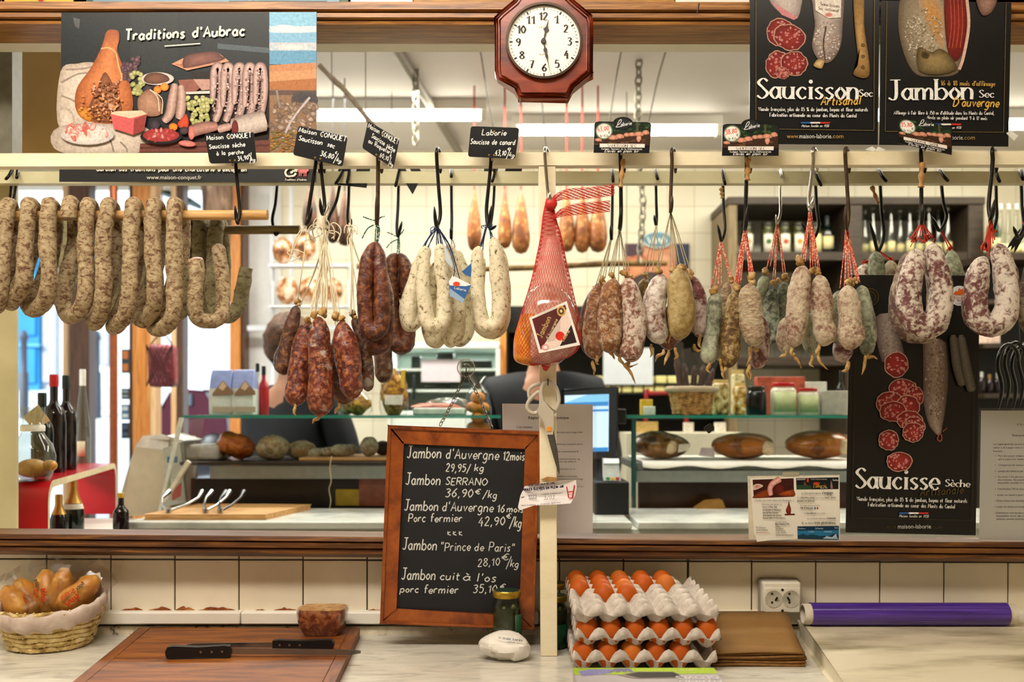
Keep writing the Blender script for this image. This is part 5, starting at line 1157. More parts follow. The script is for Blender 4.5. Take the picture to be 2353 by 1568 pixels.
ring('long sausage just right of the short draped stub, bottom turned left',203,[(196,560),(200,620),(197,672),(184,712)],[(160,726),(146,700),(152,640),(172,590),(206,530)])
ring('long sausage fifth from the left edge, left of the widest gap',249,[(238,545),(237,600),(238,670),(233,716)],[(216,744),(222,720),(256,640),(264,540)])
ring('long sausage just right of the widest gap on the front rod',306,[(300,560),(300,640),(292,700),(284,728)],[(262,752),(268,736),(306,640),(322,540)])
ring('second long sausage right of the widest gap on the front rod',354,[(350,560),(356,650),(353,700)],[(334,736),(314,716),(352,640),(368,540)])
ring('long sausage furthest right on the front rod, before the cut pieces',402,[(400,560),(401,650),(400,712),(390,740)],[(370,756),(356,742),(404,640),(420,540)])
o=thing('long_sausage','short stub of sausage draped over the front rod with a flat cut end','sausage',tuple(P(160,470,D1)),G1)
tube_px([(158,502,-.034),(158,485,-.032),(162,466,0),(172,486,.035),(170,560,.045),(160,620,.05),(156,680,.055)],[17,18,16,17,17,17,17],D1,cut='top',wob=.10).build('casing',m_perche,o,ang=0)
o=thing('long_sausage','cut long sausage showing its red slice, hanging below the rod end','sausage',tuple(P(450,598,D1)),'cut sausages at the rod end')
tube_px([(450,598,-.012),(451,640,-.014),(449,690,-.012),(454,728,-.004),(480,738,.012),(506,728,.03),(512,680,.05),(508,620,.05),(500,560,.05)],17.5,D1,cut='top',wob=.10).build('casing',m_perche,o,ang=0)
mb=MB();c=P(450,596.5,D1-.012);mb.ball(c,(15.5*D1/F,15.5*D1/F,.0035),18,8);mb.xform(lambda p:Vector((p.x,p.y,p.z-(p.y-c.y)*-.42)))
mb.build('cut_face',mottle('cut_meat',[(.35,'#8f2a22'),(.5,'#b5443a'),(.62,'#d98f80')],160,3,.35,.1),o)
G2='long sausages over the back rod'
ring('rear long sausage, its skin coloured dimmer, behind the short draped stub',160,[(152,600),(150,660)],[(138,690),(160,640),(176,580)],m_perche2,D2,16,530,10,G2)
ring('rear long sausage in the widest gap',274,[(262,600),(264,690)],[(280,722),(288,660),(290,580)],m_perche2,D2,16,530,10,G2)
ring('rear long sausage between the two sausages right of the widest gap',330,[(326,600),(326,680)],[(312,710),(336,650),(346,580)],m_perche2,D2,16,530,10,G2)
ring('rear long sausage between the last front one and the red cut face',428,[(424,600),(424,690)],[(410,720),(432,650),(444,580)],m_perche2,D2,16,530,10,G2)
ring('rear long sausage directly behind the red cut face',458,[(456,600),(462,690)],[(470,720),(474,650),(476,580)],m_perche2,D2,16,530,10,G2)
o=thing('long_sausage','rear long sausage hooking up to a blunt end at far right of the rods','sausage',tuple(P(498,512,D2)),'cut sausages at the rod end')
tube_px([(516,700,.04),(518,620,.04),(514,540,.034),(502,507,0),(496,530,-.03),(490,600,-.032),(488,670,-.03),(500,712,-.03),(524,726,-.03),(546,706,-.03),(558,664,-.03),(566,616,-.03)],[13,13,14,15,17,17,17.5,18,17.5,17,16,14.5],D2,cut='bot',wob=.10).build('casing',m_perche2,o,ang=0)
# ---- dark string-hung bunch
GA='dark saucissons hung by white string'
def strands(x0,y0,x1,y1,n,sp0,sp1,seed,wav=3):
 rnd=random.Random(seed);out=[]
 for i in range(n):
  a=x0+(rnd.random()-.5)*sp0;b=x1+(rnd.random()-.5)*sp1
  out.append([(a,y0+rnd.random()*6,-.004),(a+(b-a)*.3+rnd.uniform(-wav,wav),y0+(y1-y0)*.35,-.012*rnd.random()),(a+(b-a)*.7+rnd.uniform(-wav,wav),y0+(y1-y0)*.7,-.012*rnd.random()),(b,y1+rnd.random()*6,-.004)])
 return out
def loops(x,y,n,sz,seed):
 rnd=random.Random(seed);out=[]
 for i in range(n):
  a=rnd.uniform(-2.6,-.4)if i%2 else rnd.uniform(-3.6,.5);L=sz*rnd.uniform(.5,1.2);dx,dy=math.cos(a)*L,math.sin(a)*L*.8
  out.append([(x,y),(x+dx*.6,y+dy),(x+dx*1.1,y+dy*.7+L*.2),(x+dx*.9+rnd.uniform(-4,4),y+dy*.2+L*.6)])
 return out
saus('dark thin saucisson at the left of the string-hung bunch, knot standing free',[(682,702,.06),(676,730,.06),(664,775,.06),(655,820,.06),(652,862,.06)],[9,15,19,20,19],m_darkA2,D1,[(683,694,7,.055)],(),[[(704,512),(702,560),(694,620),(684,692,.05)],[(704,512),(680,560),(664,600),(690,590)],[(706,516),(690,530),(676,556),(668,585)],[(700,582),(676,574),(660,582),(690,596)]],m_sw,GA,sr=.0011)
saus('dark red saucisson speckled white, second from left in the string-hung bunch',[(706,742,.02),(696,790,.018),(686,850,.015),(680,900,.012),(678,934,.01)],[15,23,26,27,24],m_darkA,D1,[(707,735,8)],[[(678,938),(676,948),(680,956)]],strands(738,590,708,734,3,10,8,11),m_sw,GA)
saus('largest reddish saucisson in the front middle of the string-hung bunch',[(733,728,-.02),(733,775,-.024),(736,840,-.024),(737,910,-.024),(734,958,-.02)],[14,25,28,29,27],m_darkA,D1,[(722,722,8,-.02),(742,718,9,-.022)],[[(732,962),(722,966),(718,974)]],
     strands(744,545,735,720,13,18,30,5,6)+loops(744,535,13,40,3)+[[(741,490),(748,478),(756,464)],[(743,500),(752,485),(757,470)],[(742,510),(754,490),(755,468)],[(744,520),(748,492),(758,474)]]+strands(744,498,744,560,9,6,20,8,3),m_sw,GA,sr=.0013)
saus('dark red saucisson with white mould top, right of the largest in the string-hung bunch',[(784,738,-.005),(793,785,-.008),(801,840,-.008),(808,890,-.008),(807,918,-.005)],[14,27,30,29,24],m_darkA,D1,[(770,726,9),(786,732,7)],[[(808,906),(812,918),(806,934)]],strands(750,560,778,726,6,16,20,21,5),m_sw,GA)
saus('dark shadowed saucisson behind the white-topped one in the bunch',[(776,770,.05),(784,830,.05),(790,890,.05),(790,930,.05)],[16,28,32,28],m_darkA2,D1,[(776,760,6,.05)],[[(780,936),(772,944),(770,952)]],strands(756,570,776,758,2,10,6,31),m_sw,GA)
saus('slim dark saucisson with grey edge at the right of the string-hung bunch',[(812,730,.045),(832,780,.045),(842,840,.045),(846,900,.045)],[10,15,17,15],m_darkA2,D1,[(812,722,8,.045)],(),strands(804,545,812,720,6,14,26,41,5)+loops(804,528,7,26,9)+strands(804,522,804,560,6,6,18,8,3),m_sw,GA)
saus('blackish saucisson just beyond the glass, right of the string-hung bunch',[(872,720),(878,790),(882,850),(876,880)],[12,19,21,16],m_darkA2,D2,(),(),strands(803,525,868,718,2,4,6,43),m_sw,'dark saucissons beyond the glass')
saus('brown lumpy saucisson beyond the glass, left of the string-hung bunch',[(660,790),(652,830),(655,862)],[17,24,22],m_darkA2,D2,(),(),strands(752,530,662,786,2,4,6,47),m_sw,'dark saucissons beyond the glass')
# ---- dark horseshoes
GB='dark horseshoe sausages'
saus('dark red-brown horseshoe sausage in front, tied with green string',[(862,556),(848,590,-.006),(841,640,-.008),(838,700,-.008),(844,748,-.008),(860,762,-.008),(875,746,-.008),(878,700,-.008),(875,640,-.006),(872,590,-.004),(864,556)],[7,16,18,18.5,19,20,19,18.5,18,15,7],m_darkU,D1,(),(),[[(866,512),(863,530),(862,555)],[(867,512),(869,530),(865,555)],[(868,512),(872,530),(868,556)],[(866,508),(850,504),(834,498)],[(868,508),(874,500),(884,497)],[(865,515),(845,525),(832,548)]],m_sgreen,GB,cat='sausage',nm='horseshoe_sausage',sr=.0014)
saus('dark horseshoe sausage behind the front one, only its lower bend showing',[(862,600,.05),(846,680,.05),(844,760,.05),(858,795,.05),(878,790,.05),(888,740,.05),(884,660,.05),(868,600,.05)],[8,18,21,22,21,19,17,8],m_darkU,D1,(),(),[[(867,512,.02),(866,560,.04),(864,600,.05)]],m_sgreen,GB,cat='sausage',nm='horseshoe_sausage')
saus('rear dark horseshoe sausage hung from the back rail with green string',[(912,582),(902,600),(900,650),(904,720),(908,780),(924,796),(936,780),(938,720),(934,650),(928,605),(916,582)],[7,15,16,17,19,20,19,17,16,15,7],m_darkU,D2,(),(),[[(915,545),(913,570),(912,630)],[(917,545),(918,570),(916,625)],[(914,545),(900,538),(890,534)],[(914,550),(898,558),(888,570)],[(917,542),(924,534),(928,528)]],m_sgreen,GB,cat='sausage',nm='horseshoe_sausage',sr=.0014)
saus('second rear dark horseshoe sausage, behind and below the first',[(914,632),(906,680),(905,760),(918,792),(930,770),(932,690),(918,632)],[7,13,16,18,16,13,7],m_darkU,D2+.06,(),(),[[(916,545,-.05),(915,600,-.03),(915,630)]],m_sgreen,GB,cat='sausage',nm='horseshoe_sausage')
# ---- white horseshoes
GC='white mould-covered horseshoe sausages'
def US(lab,pts,r,mat,d,st,smat,grp,**kw):return saus(lab,pts,r,mat,d,(),(),st,smat,grp,cat='sausage',nm='horseshoe_sausage',**kw)
US('front white horseshoe sausage of the left pair, wide open loop',[(976,566,-.01),(972,620,-.012),(974,690,-.014),(984,738,-.014),(1002,750,-.014),(1019,734,-.014),(1022,690,-.012),(1016,620,-.012),(1010,560,-.01)],[13,16,17,18,18.5,18,17.5,17,12],m_whiteU,D1,strands(1004,516,1008,565,7,6,24,51,2)+strands(1004,516,978,566,4,4,14,52,2)+loops(1004,530,6,16,12),m_sblue,GC,sr=.0009)
US('white sausage leaning out at the left of the left pair',[(984,566,.035),(966,610,.035),(950,660,.032),(938,710,.03),(940,742,.03),(956,736,.04),(968,690,.055)],[12,17,19,21,20,18,16],m_whiteU,D1,[[(1003,518),(995,545,.02),(984,566,.03)]],m_sblue,GC)
US('white sausage at the right of the left pair, half behind the blue tag',[(1030,560,.035),(1046,620,.035),(1052,690,.035),(1046,752,.035),(1038,778,.04),(1028,750,.06)],[11,16,19,24,22,15],m_whiteU,D1,[[(1004,518),(1016,540,.015),(1030,560,.03)],[(1004,520),(1030,560,.01),(1048,612,-.005)],[(1004,520),(1034,566,.01),(1056,640,-.01)]],m_sblue,GC)
US('small white bend hanging lowest behind the left pair',[(1002,600,.062),(990,700,.062),(988,764,.06),(1000,782,.06),(1011,762,.062),(1008,690,.065)],[10,17,18,18.5,18,14],m_whiteU2,D1,[[(1004,520,.02),(1003,560,.05),(1002,600,.06)]],m_sblue,GC)
US('rear white horseshoe beyond the glass between the two white pairs',[(1037,580),(1030,640),(1032,730),(1052,778),(1072,760),(1074,690),(1064,620),(1046,575)],[10,14,16,18,18,17,15,10],m_whiteU2,D2,[[(1037,546),(1038,562),(1038,580)],[(1037,546),(1044,562),(1046,576)]],m_sblue,GC)
US('front white horseshoe sausage of the right pair, narrow loop',[(1100,566,-.01),(1096,620,-.012),(1099,690,-.014),(1109,738,-.014),(1126,750,-.014),(1143,736,-.014),(1148,690,-.012),(1143,620,-.012),(1134,545,-.01)],[12,16,17,18,19,18.5,18.5,18.5,12],m_whiteU,D1,strands(1121,513,1104,566,5,6,12,61,2)+strands(1121,513,1130,546,4,6,10,62,2)+loops(1120,518,6,13,14),m_sblue,GC,sr=.0009)
US('dark-speckled white horseshoe sausage behind the right pair',[(1108,590,.04),(1098,680,.04),(1104,745,.04),(1126,763,.04),(1150,748,.04),(1158,690,.04),(1152,610,.04),(1142,560,.04)],[10,16,17,18,18,17,16,10],m_whiteU2,D1,[[(1121,514),(1112,550,.02),(1108,590,.035)]],m_sblue,GC)
# blue and white tags
m_tagb=flat('tag_blue','#2f5f99',.4,var=.05);m_tagl=flat('tag_pale','#b7c2cc',.45,var=.05)
r=thing('product_tag','blue and white product tag with an orange dot hanging between the white pairs','tag',tuple(P(1056,668,2.03)))
MB().prism([P(x,y,2.03)for x,y in((1040,633),(1083,655),(1063,697),(1034,678),(1031,648))],(0,.001,0)).build('tag_card',m_tagb,r)
A=Art(2.03);A.poly([(1040,633),(1083,655),(1070,658),(1033,656),(1031,648)],'#e6e8ea');A.oval(1049,653,8,5.5,'#d8431f');A.poly([(1034,663),(1068,688),(1063,697),(1034,680)],'#8fa9c4');A.write('Laborie',(1044,664),(1070,670),6,'#d5dde6',.9);A.build('lettering',r,m_st)
mb=MB();spl([(1004,520,.03),(1030,570,.02),(1044,612,-.0),(1042,636,0)],2.03,.001,mb);mb.build('string',m_sblue,r)
tag(MB().prism([P(x,y,2.034)for x,y in((1018,556),(1027,575),(1040,608),(1038,616),(1024,600))],(0,.001,0)).build('product_tag',m_tagl),'narrow pale blue tag hanging edge-on over the left white pair','tag')
tag(MB().prism([P(x,y,2.06)for x,y in((1062,624),(1086,602),(1088,640),(1066,630))],(0,.001,0)).build('product_tag',m_tagb),'folded blue tag peeking out left of the right white pair','tag')
# ---- ham in the red net
m_hampink=meat('wrapped_pink_ham','#dba090','#e6b8a6','#f0d0c0','#c67f68',.3,.25,40,16,.25,.15)
m_hamor=meat('orange_ham_rind','#c86a1c','#d98a2e','#e8ae5c','#9c4f1a',.35,.25,50,16,.25,.2)
m_net=flat('red_net','#c2201c',.45,var=.12)
D=2.05;r=thing('netted_ham','bone-in ham in a red net with a dark label, hanging from the bright steel hook','ham',tuple(P(1262,470,D)))
prof=[(472,1262,8,.30),(500,1262,13,.5),(545,1266,22,.8),(590,1266,31,.9),(640,1266,42,.85),(690,1264,55,.75),(730,1262,66,.7),(765,1258,73,.66),(795,1258,75,.62),(815,1256,70,.6),(828,1256,52,.55),(836,1256,22,.5)]
pf=crom(prof,4);NS=30
def hamring(k,grow=0):
 y,x,w_,sq=pf[k];c=P(x,y,D);R=w_*D/F+grow
 return[c+Vector((R*math.cos(2*math.pi*i/NS),R*max(sq,.3)*math.sin(2*math.pi*i/NS),(-.10*(x-1258)+(.10 if y>750 else 0)*R*math.cos(2*math.pi*i/NS))if False else(.16*R*math.cos(2*math.pi*i/NS)*min(1,max(0,(y-700)/110)))))for i in range(NS)]
def hammesh(k0,k1,grow,sc=1):
 mb=MB();vs=[]
 for k in range(k0,k1):vs+=hamring(k,grow)
 n=k1-k0;mb.add(vs,[(j*NS+i,j*NS+(i+1)%NS,(j+1)*NS+(i+1)%NS,(j+1)*NS+i)for j in range(n-1)for i in range(NS)]+[tuple(reversed(range(NS))),tuple(range((n-1)*NS,n*NS))]);return mb
KP=len(pf);kk=next(i for i in range(KP)if pf[i][0]>712)
mb=hammesh(8,KP,-.003);mb.xform(lambda p:p+Vector((0,0,0))if p.z<P(0,560,D).z else p);mb.build('shank',m_hampink,r,ang=0)
mb=hammesh(kk,KP-1,-.001);mb.xform(lambda p:Vector((p.x-.004,p.y,p.z-.002)));mb.xform(lambda p:p if p.x<P(1228,0,D).x+.12*(p.z-P(0,790,D).z)else Vector((p.x,max(p.y,D-.01)+.01,p.z)));mb.build('rind',m_hamor,r,ang=0)
mb=MB();turns=44
for sgn in(1,-1):
 for s_ in range(turns):
  pts=[]
  for k in range(KP):
   a0=2*math.pi*(s_/turns)+sgn*k*.085;y,x,w_,sq=pf[k];R=w_*D/F+.0022
   pts.append(P(x,y,D)+Vector((R*math.cos(a0),R*max(sq,.3)*math.sin(a0),.16*R*math.cos(a0)*min(1,max(0,(y-700)/110)))))
  mb.tube(pts,.00042,3,cap=False)
mb.build('net',m_net,r,ang=0)
def net_tail(pts,wd,nm):
 mb=MB();q=crom(pts,8);m=len(q);n=11
 for s_ in range(n):
  for ph in(0,1):
   path=[]
   for i,(x,y)in enumerate(q):
    u=s_/(n-1)-.5;wv=wd*(.25+.75*min(1,i/m*2.2));off_=u*wv+math.sin(i*1.1+s_*2+ph*math.pi)*1.6
    path.append(P(x+math.sin(i*.5+s_)*.8,y+off_,D-.01+.006*math.sin(s_*1.3)))
   mb.tube(path,.00055,3,cap=False)
 mb.build(nm,m_net,r,ang=0)
net_tail([(1264,466),(1276,456),(1300,447),(1340,445),(1380,441),(1412,436)],24,'net_tail')
net_tail([(1270,502),(1290,489),(1320,482),(1360,478),(1402,474)],24,'net_tail')
MB().ball(P(1266,468,D-.008),(.012,.011,.014),14,10,.3,80).build('net_knot',m_net,r);MB().ball(P(1254,842,D),(.009,.008,.009),12,8,.5,90).build('net_knot',m_net,r)
# shiny film and label panel
lab4=((1216,731),(1302,692),(1333,793),(1239,812));dl=D-.060
MB().prism([P(x,y,dl)for x,y in(lab4[3],lab4[2],lab4[1],lab4[0])],(0,.003,0)).build('label_card',flat('card_white2','#ece4dc',.3,var=.03),r)
A=Art(dl,quadmap(*lab4,100,100));A.poly([(6,6),(94,6),(94,16),(50,50),(6,92)],'#5d1d22');A.poly([(94,52),(94,93),(52,93)],'#2a1a1c');A.poly([(94,18),(94,48),(48,93),(8,93)],'#e9cfc2')
A.write('Jambon',(16,62),(52,22),15,'#c9a86a',2.2);A.write("d'Auvergne",(30,70),(66,32),8,'#d9c49a',1.4);A.oval(80,16,11,12,'#c9a35c');A.oval(80,16,7,8,'#5d3a24');A.oval(80,16,3,3.5,'#e6cf9a');A.oval(60,70,11,11,'#d8281f');A.oval(18,88,9,8,'#d99a9a');A.oval(18,88,5,4.5,'#efe0dc')
A.write('Laborie',(64,84),(86,66),8,'#cfae74',1.3);A.build('lettering',r,m_st)
mb=MB();mb.ball(P(1262,745,D-.015),(.058,.05,.085),22,16,.08,30);mb.build('clear_wrap',clear('shiny_wrap','#fafafa',.07,.12),r,ang=30)
# ---- brown bunch
GD='brown saucissons, first bunch right of the netted ham'
stg=lambda xs,x0=1425,y0=528:[[(x0+(i%3-1)*3,y0),(x0+(x-x0)*.3,y0+25),(x,y1)]for i,(x,y1)in enumerate(xs)]
saus('broad brown saucisson in the front middle of the bunch right of the netted ham',[(1412,640,-.014),(1404,680,-.018),(1400,730,-.018),(1401,780,-.018),(1406,812,-.014)],[14,25,28,28,22],m_brownD,D1,[(1405,632,8,-.012)],[[(1400,806),(1408,816),(1412,826)]],stg([(1404,630),(1410,632),(1398,634)]),m_sg,GD)
saus('pink-white saucisson at the right front of the bunch right of the netted ham',[(1438,640,-.016),(1449,680,-.02),(1457,735,-.02),(1456,785,-.02),(1444,832,-.016)],[18,24,27,28,25],m_pinkD,D1,[(1436,628,9,-.014),(1450,634,5,-.014)],[[(1444,836),(1438,844),(1452,842),(1466,836)],[(1440,842),(1450,858),(1460,882)]],stg([(1434,624),(1440,625)])+[[(1428,560),(1440,590),(1446,622)]],m_sg,GD)
saus('speckled brown saucisson at the left of the bunch right of the netted ham',[(1386,650,.026),(1370,690,.026),(1362,750,.026),(1366,800,.026),(1374,826,.026)],[12,20,23,23,17],m_brownD,D1,[(1384,646,8,.02)],[[(1372,826),(1370,834),(1376,838)],[(1362,838),(1366,850),(1364,862)]],stg([(1384,642),(1390,640)],1405,552),m_sg,GD)
saus('dark grey-skinned saucisson furthest left behind the brown bunch',[(1366,666,.07),(1352,710,.07),(1347,770,.07),(1354,816,.07)],[9,15,17,14],m_darkA2,D1,[(1366,662,5,.07)],(),stg([(1368,660),(1374,656)],1405,552),m_sg,GD)
saus('small saucisson end hanging low behind the brown bunch',[(1420,690,.045),(1428,760,.045),(1424,822,.045)],[12,20,17],m_brownD,D1,(),[[(1424,826),(1432,836),(1440,850)]],stg([(1420,688)]),m_sg,GD)
# ---- olive bunch
GE='saucissons of the olive bunch'
st2=lambda xs,x0=1541,y0=488:[[(x0,y0),(x0+(x-x0)*.25,y0+32),(x,y1)]for i,(x,y1)in enumerate(xs)]
saus('saucisson with a snow-white middle at the left of the olive bunch',[(1524,630,-.005),(1512,664,-.008),(1503,708,-.008),(1508,752,-.008),(1520,790,-.004)],[15,24,27,26,22],m_snow,D1,[(1512,622,9,-.006)],[[(1534,766),(1528,780),(1532,790)]],st2([(1508,618),(1516,620)])+[[(1507,518),(1504,560),(1500,622)],[(1509,518),(1512,570),(1514,620)]],m_sg,GE)
saus('large olive-yellow saucisson with a lengthwise crease',[(1556,616,-.022),(1562,655,-.026),(1566,705,-.026),(1562,750,-.024),(1556,782,-.02)],[15,27,31,28,19],m_olive2,D1,[(1546,620,7,-.02),(1566,614,9,-.02)],[[(1546,756),(1540,772),(1536,790)]],st2([(1548,616),(1556,612),(1562,610)]),m_sg,GE)
saus('purple-red saucisson at the right of the olive bunch, white on its flank',[(1586,634,.02),(1600,670,.02),(1610,716,.02),(1610,752,.02),(1604,776,.02)],[13,18,20,20,15],m_purple,D1,[(1582,630,9,.016)],[[(1608,778),(1606,792),(1610,800)],[(1596,800),(1604,806),(1612,804)]],st2([(1580,626),(1590,634)]),m_sg,GE)
saus('dark glossy saucisson hanging lowest behind the olive bunch',[(1540,700,.04),(1536,750,.038),(1542,790,.035),(1548,800,.035)],[20,33,34,26],m_darkU,D1,(),[[(1524,812),(1510,820),(1506,832)],[(1536,814),(1530,826),(1526,840)],[(1552,808),(1556,820),(1548,826)],[(1496,800),(1498,812),(1494,822)]],st2([(1540,698)]),m_sg,GE)
saus('small dark green-brown saucisson beyond the glass left of the olive bunch',[(1482,640),(1480,665),(1481,700)],[11,15,15],m_umber,D2,[(1482,632,7)],(),[[(1508,518),(1490,580),(1482,630)],[(1508,518),(1498,580),(1488,630)]],m_sg,GE)
# ---- grey-green and wrinkled bunch
GF='saucissons of the grey-green bunch'
st3=lambda xs,x0,y0:[[(x0+(i%3-1)*2,y0),(x0+(x-x0)*.35,y0+(y1-y0)*.35),(x,y1)]for i,(x,y1)in enumerate(xs)]
saus('grey-green mouldy saucisson at the left end of the red-string bunches',[(1644,672),(1643,700),(1638,760,.0),(1630,812),(1632,838)],[14,17,18,20,15],m_green,D1,[(1640,668,9,-.004)],[[(1630,840),(1624,850),(1634,858)]],st3([(1634,662),(1642,662),(1650,660),(1658,662)],1656,556),m_sr,GF,cat='saucisson')
saus('pale thin saucisson behind the grey-green one',[(1672,650,.05),(1664,700,.05),(1660,770,.05),(1654,830,.05)],[11,15,17,15],m_pale,D1,[(1678,642,7,.048)],[[(1656,834),(1660,852),(1664,870)]],st3([(1676,640),(1682,640)],1658,556),m_sr,GF)
saus('umber brown saucisson between the grey-green and the big wrinkled one',[(1693,668,-.006),(1686,710,-.008),(1682,760,-.008),(1678,812,-.008),(1672,846,-.004)],[14,20,22,22,16],m_umber,D1,[(1692,662,9,-.006)],[[(1668,848),(1660,858),(1664,872)]],st3([(1690,656),(1696,656)],1712,530)+[[(1710,528),(1700,580),(1688,652)]],m_sr,GF,sr=.0015)
saus('big pale wrinkled saucisson, plumpest of the red-string bunches',[(1723,652,-.02),(1722,690,-.026),(1726,730,-.026),(1732,770,-.026),(1736,796,-.02)],[19,26,27.5,26,19],m_pale,D1,[(1726,636,9,-.02),(1728,646,8,-.022)],[[(1732,802),(1740,806),(1744,800)],[(1722,806),(1724,822),(1714,842)]],st3([(1722,632),(1728,630),(1732,632),(1702,650)],1713,530),m_sr,GF,wr=.035,sr=.0017)
saus('purple saucisson hanging lowest behind the big wrinkled one',[(1738,720,.035),(1748,770,.035),(1744,820,.035),(1736,848,.035)],[15,21,22,16],m_purple,D1,(),[[(1722,846),(1716,858),(1722,872)],[(1720,850),(1726,862),(1724,874)]],st3([(1738,716)],1713,530),m_sr,GF)
GG='rear saucissons with red string beyond the glass'
saus('rear grey saucisson with a loose knot, left of the dark green one',[(1758,632),(1750,680),(1752,730)],[12,15,14],m_green,D2,[(1758,622,8)],(),st3([(1762,616),(1770,612)],1786,516),m_sr,GG,sr=.0012)
saus('rear dark green saucisson in the middle of the rear trio',[(1776,660,-.02),(1770,705,-.02),(1774,755,-.02),(1766,796,-.02)],[10,17,18,13],flat('x','#333',.5)if False else meat('dark_green_saucisson','#2e3026','#42463a','#5d6350','#9aa090',.36,.42,130,80,.7,.7),D2,[(1777,650,6,-.02)],(),st3([(1776,644),(1781,644)],1787,516),m_sr,GG,sr=.0012)
saus('rear brown-grey saucisson at the right of the rear trio',[(1802,648),(1800,690),(1804,740),(1802,776)],[12,16,17,13],m_green,D2,[(1803,636,8),(1789,644,6)],(),st3([(1800,630),(1806,632)],1788,516),m_sr,GG,sr=.0012)
GH='pale saucissons of the twin bunch'
saus('tall pale saucisson at the left of the twin bunch, loose knot at its top',[(1846,610,-.01),(1838,650,-.012),(1834,705,-.012),(1828,755,-.012),(1824,798,-.008)],[15,24,26,25,19],m_paleR,D1,[(1838,600,9,-.01)],[[(1820,800),(1818,812),(1824,820)],[(1824,820),(1834,830),(1842,848)]],st3([(1846,600),(1850,602)],1861,488),m_sr,GH,sr=.0016)
saus('pale saucisson with a pinched lower lobe at the right of the twin bunch',[(1881,632,-.008),(1887,672,-.01),(1889,720,-.01),(1892,742,-.01),(1896,768,-.01),(1890,796,-.006)],[16,23,24,22,26,17],m_paleR,D1,[(1872,622,9,-.008),(1880,628,6,-.01)],[[(1882,798),(1876,812),(1880,818)],[(1880,816),(1884,832),(1902,850)]],st3([(1868,612),(1874,614),(1880,618),(1884,622)],1863,488),m_sr,GH,sr=.0013)
saus('brownish saucisson end low behind the tall pale one',[(1806,730,.045),(1800,780,.045),(1810,812,.045)],[13,17,14],m_paleR,D1,(),[[(1806,816),(1798,818),(1790,822)]],st3([(1812,726)],1862,490),m_sr,GH)
saus('dark grey saucisson low behind the pinched one',[(1862,720,.045),(1864,780,.045),(1874,822,.045)],[15,20,17],m_green,D1,(),[[(1866,826),(1862,838),(1870,844)]],st3([(1862,716)],1862,490),m_sr,GH)
GI='saucissons of the last red-string bunch'
saus('pale ribbed saucisson with a fat lower lobe in front of the last red-string bunch',[(1948,656,-.016),(1949,690,-.02),(1952,730,-.02),(1955,770,-.02),(1946,804,-.016)],[19,25,25,29,22],m_paleR,D1,[(1954,646,9,-.018),(1948,648,6,-.018)],[[(1950,840),(1946,850),(1938,856)]],st3([(1942,646),(1950,644),(1958,642),(1968,644)],1946,528),m_sr,GI,wr=.03,sr=.0014)
saus('slim grey saucisson at the right of the last red-string bunch',[(1978,656,.012),(1986,700,.014),(1994,760,.014),(1992,818,.012)],[12,17,19,15],m_green,D1,[(1966,644,6,.01)],[[(1994,822),(2006,820),(2016,826)],[(1988,826),(1986,844),(1980,862)]],st3([(1972,646),(1976,650)],1948,528),m_sr,GI,sr=.0014)
saus('grey mouldy saucisson at the left behind the last red-string bunch',[(1928,668,.045),(1922,720,.045),(1922,790,.045)],[12,17,15],m_green,D1,(),(),st3([(1930,662)],1945,528),m_sr,GI)
saus('purple saucisson end hanging lowest in the last red-string bunch',[(1934,770,.05),(1936,810,.045),(1942,834,.045)],[18,24,18],m_purple,D1,(),[[(1948,838),(1944,850),(1934,854)]],st3([(1936,766)],1945,528),m_sr,GI)
# ---- red and white horseshoes
GJ='red and white mottled horseshoe sausages'
US('biggest mottled horseshoe sausage, front one above the slices poster',[(2110,572,-.016),(2098,620,-.02),(2088,680,-.022),(2094,728,-.022),(2126,752,-.022),(2154,730,-.022),(2162,680,-.022),(2154,620,-.02),(2140,560,-.016)],[17,25,27,28,28.5,28,27,25,17],m_redU,D1,st3([(2092,548),(2100,552),(2112,556),(2128,556),(2140,548),(2144,544)],2118,512)+loops(2104,552,5,12,71)+loops(2134,550,6,14,72),m_sr2,GJ,sr=.0014)
US('mottled horseshoe sausage behind the biggest one, showing at left and below',[(2088,580,.05),(2076,640,.05),(2066,700,.05),(2082,752,.045),(2112,766,.04),(2140,752,.05),(2150,690,.06),(2136,600,.055)],[13,22,25,26,26,24,20,13],m_redU2,D1,st3([(2092,568)],2118,512),m_sr2,GJ)
US('mottled horseshoe sausage on the far right hook, front one',[(2262,590,-.014),(2248,630,-.018),(2241,690,-.02),(2248,732,-.02),(2274,750,-.02),(2304,732,-.02),(2314,680,-.02),(2306,620,-.018),(2292,560,-.014)],[16,25,26,26,26,27,26,25,16],m_redU,D1,st3([(2262,576),(2268,578),(2276,572),(2286,552),(2282,560),(2258,574)],2278,500)+loops(2266,570,6,16,73)+loops(2282,530,3,10,74),m_sr2,GJ,sr=.0014)
US('mottled horseshoe sausage behind the far right one',[(2262,600,.05),(2240,660,.05),(2236,720,.05),(2262,744,.05),(2300,744,.05),(2324,700,.05),(2318,630,.05),(2296,580,.05)],[12,22,24,24,24,22,21,12],m_redU2,D1,st3([(2270,590)],2278,500),m_sr2,GJ)
US('mottled horseshoe sausage cut off by the right edge of the photo',[(2380,590),(2368,650),(2366,720),(2384,760),(2410,740),(2410,640)],[14,22,24,25,24,18],m_redU2,D1,st3([(2380,586)],2352,510),m_sr2,GJ)
GK='rear mottled sausages behind the slices poster'
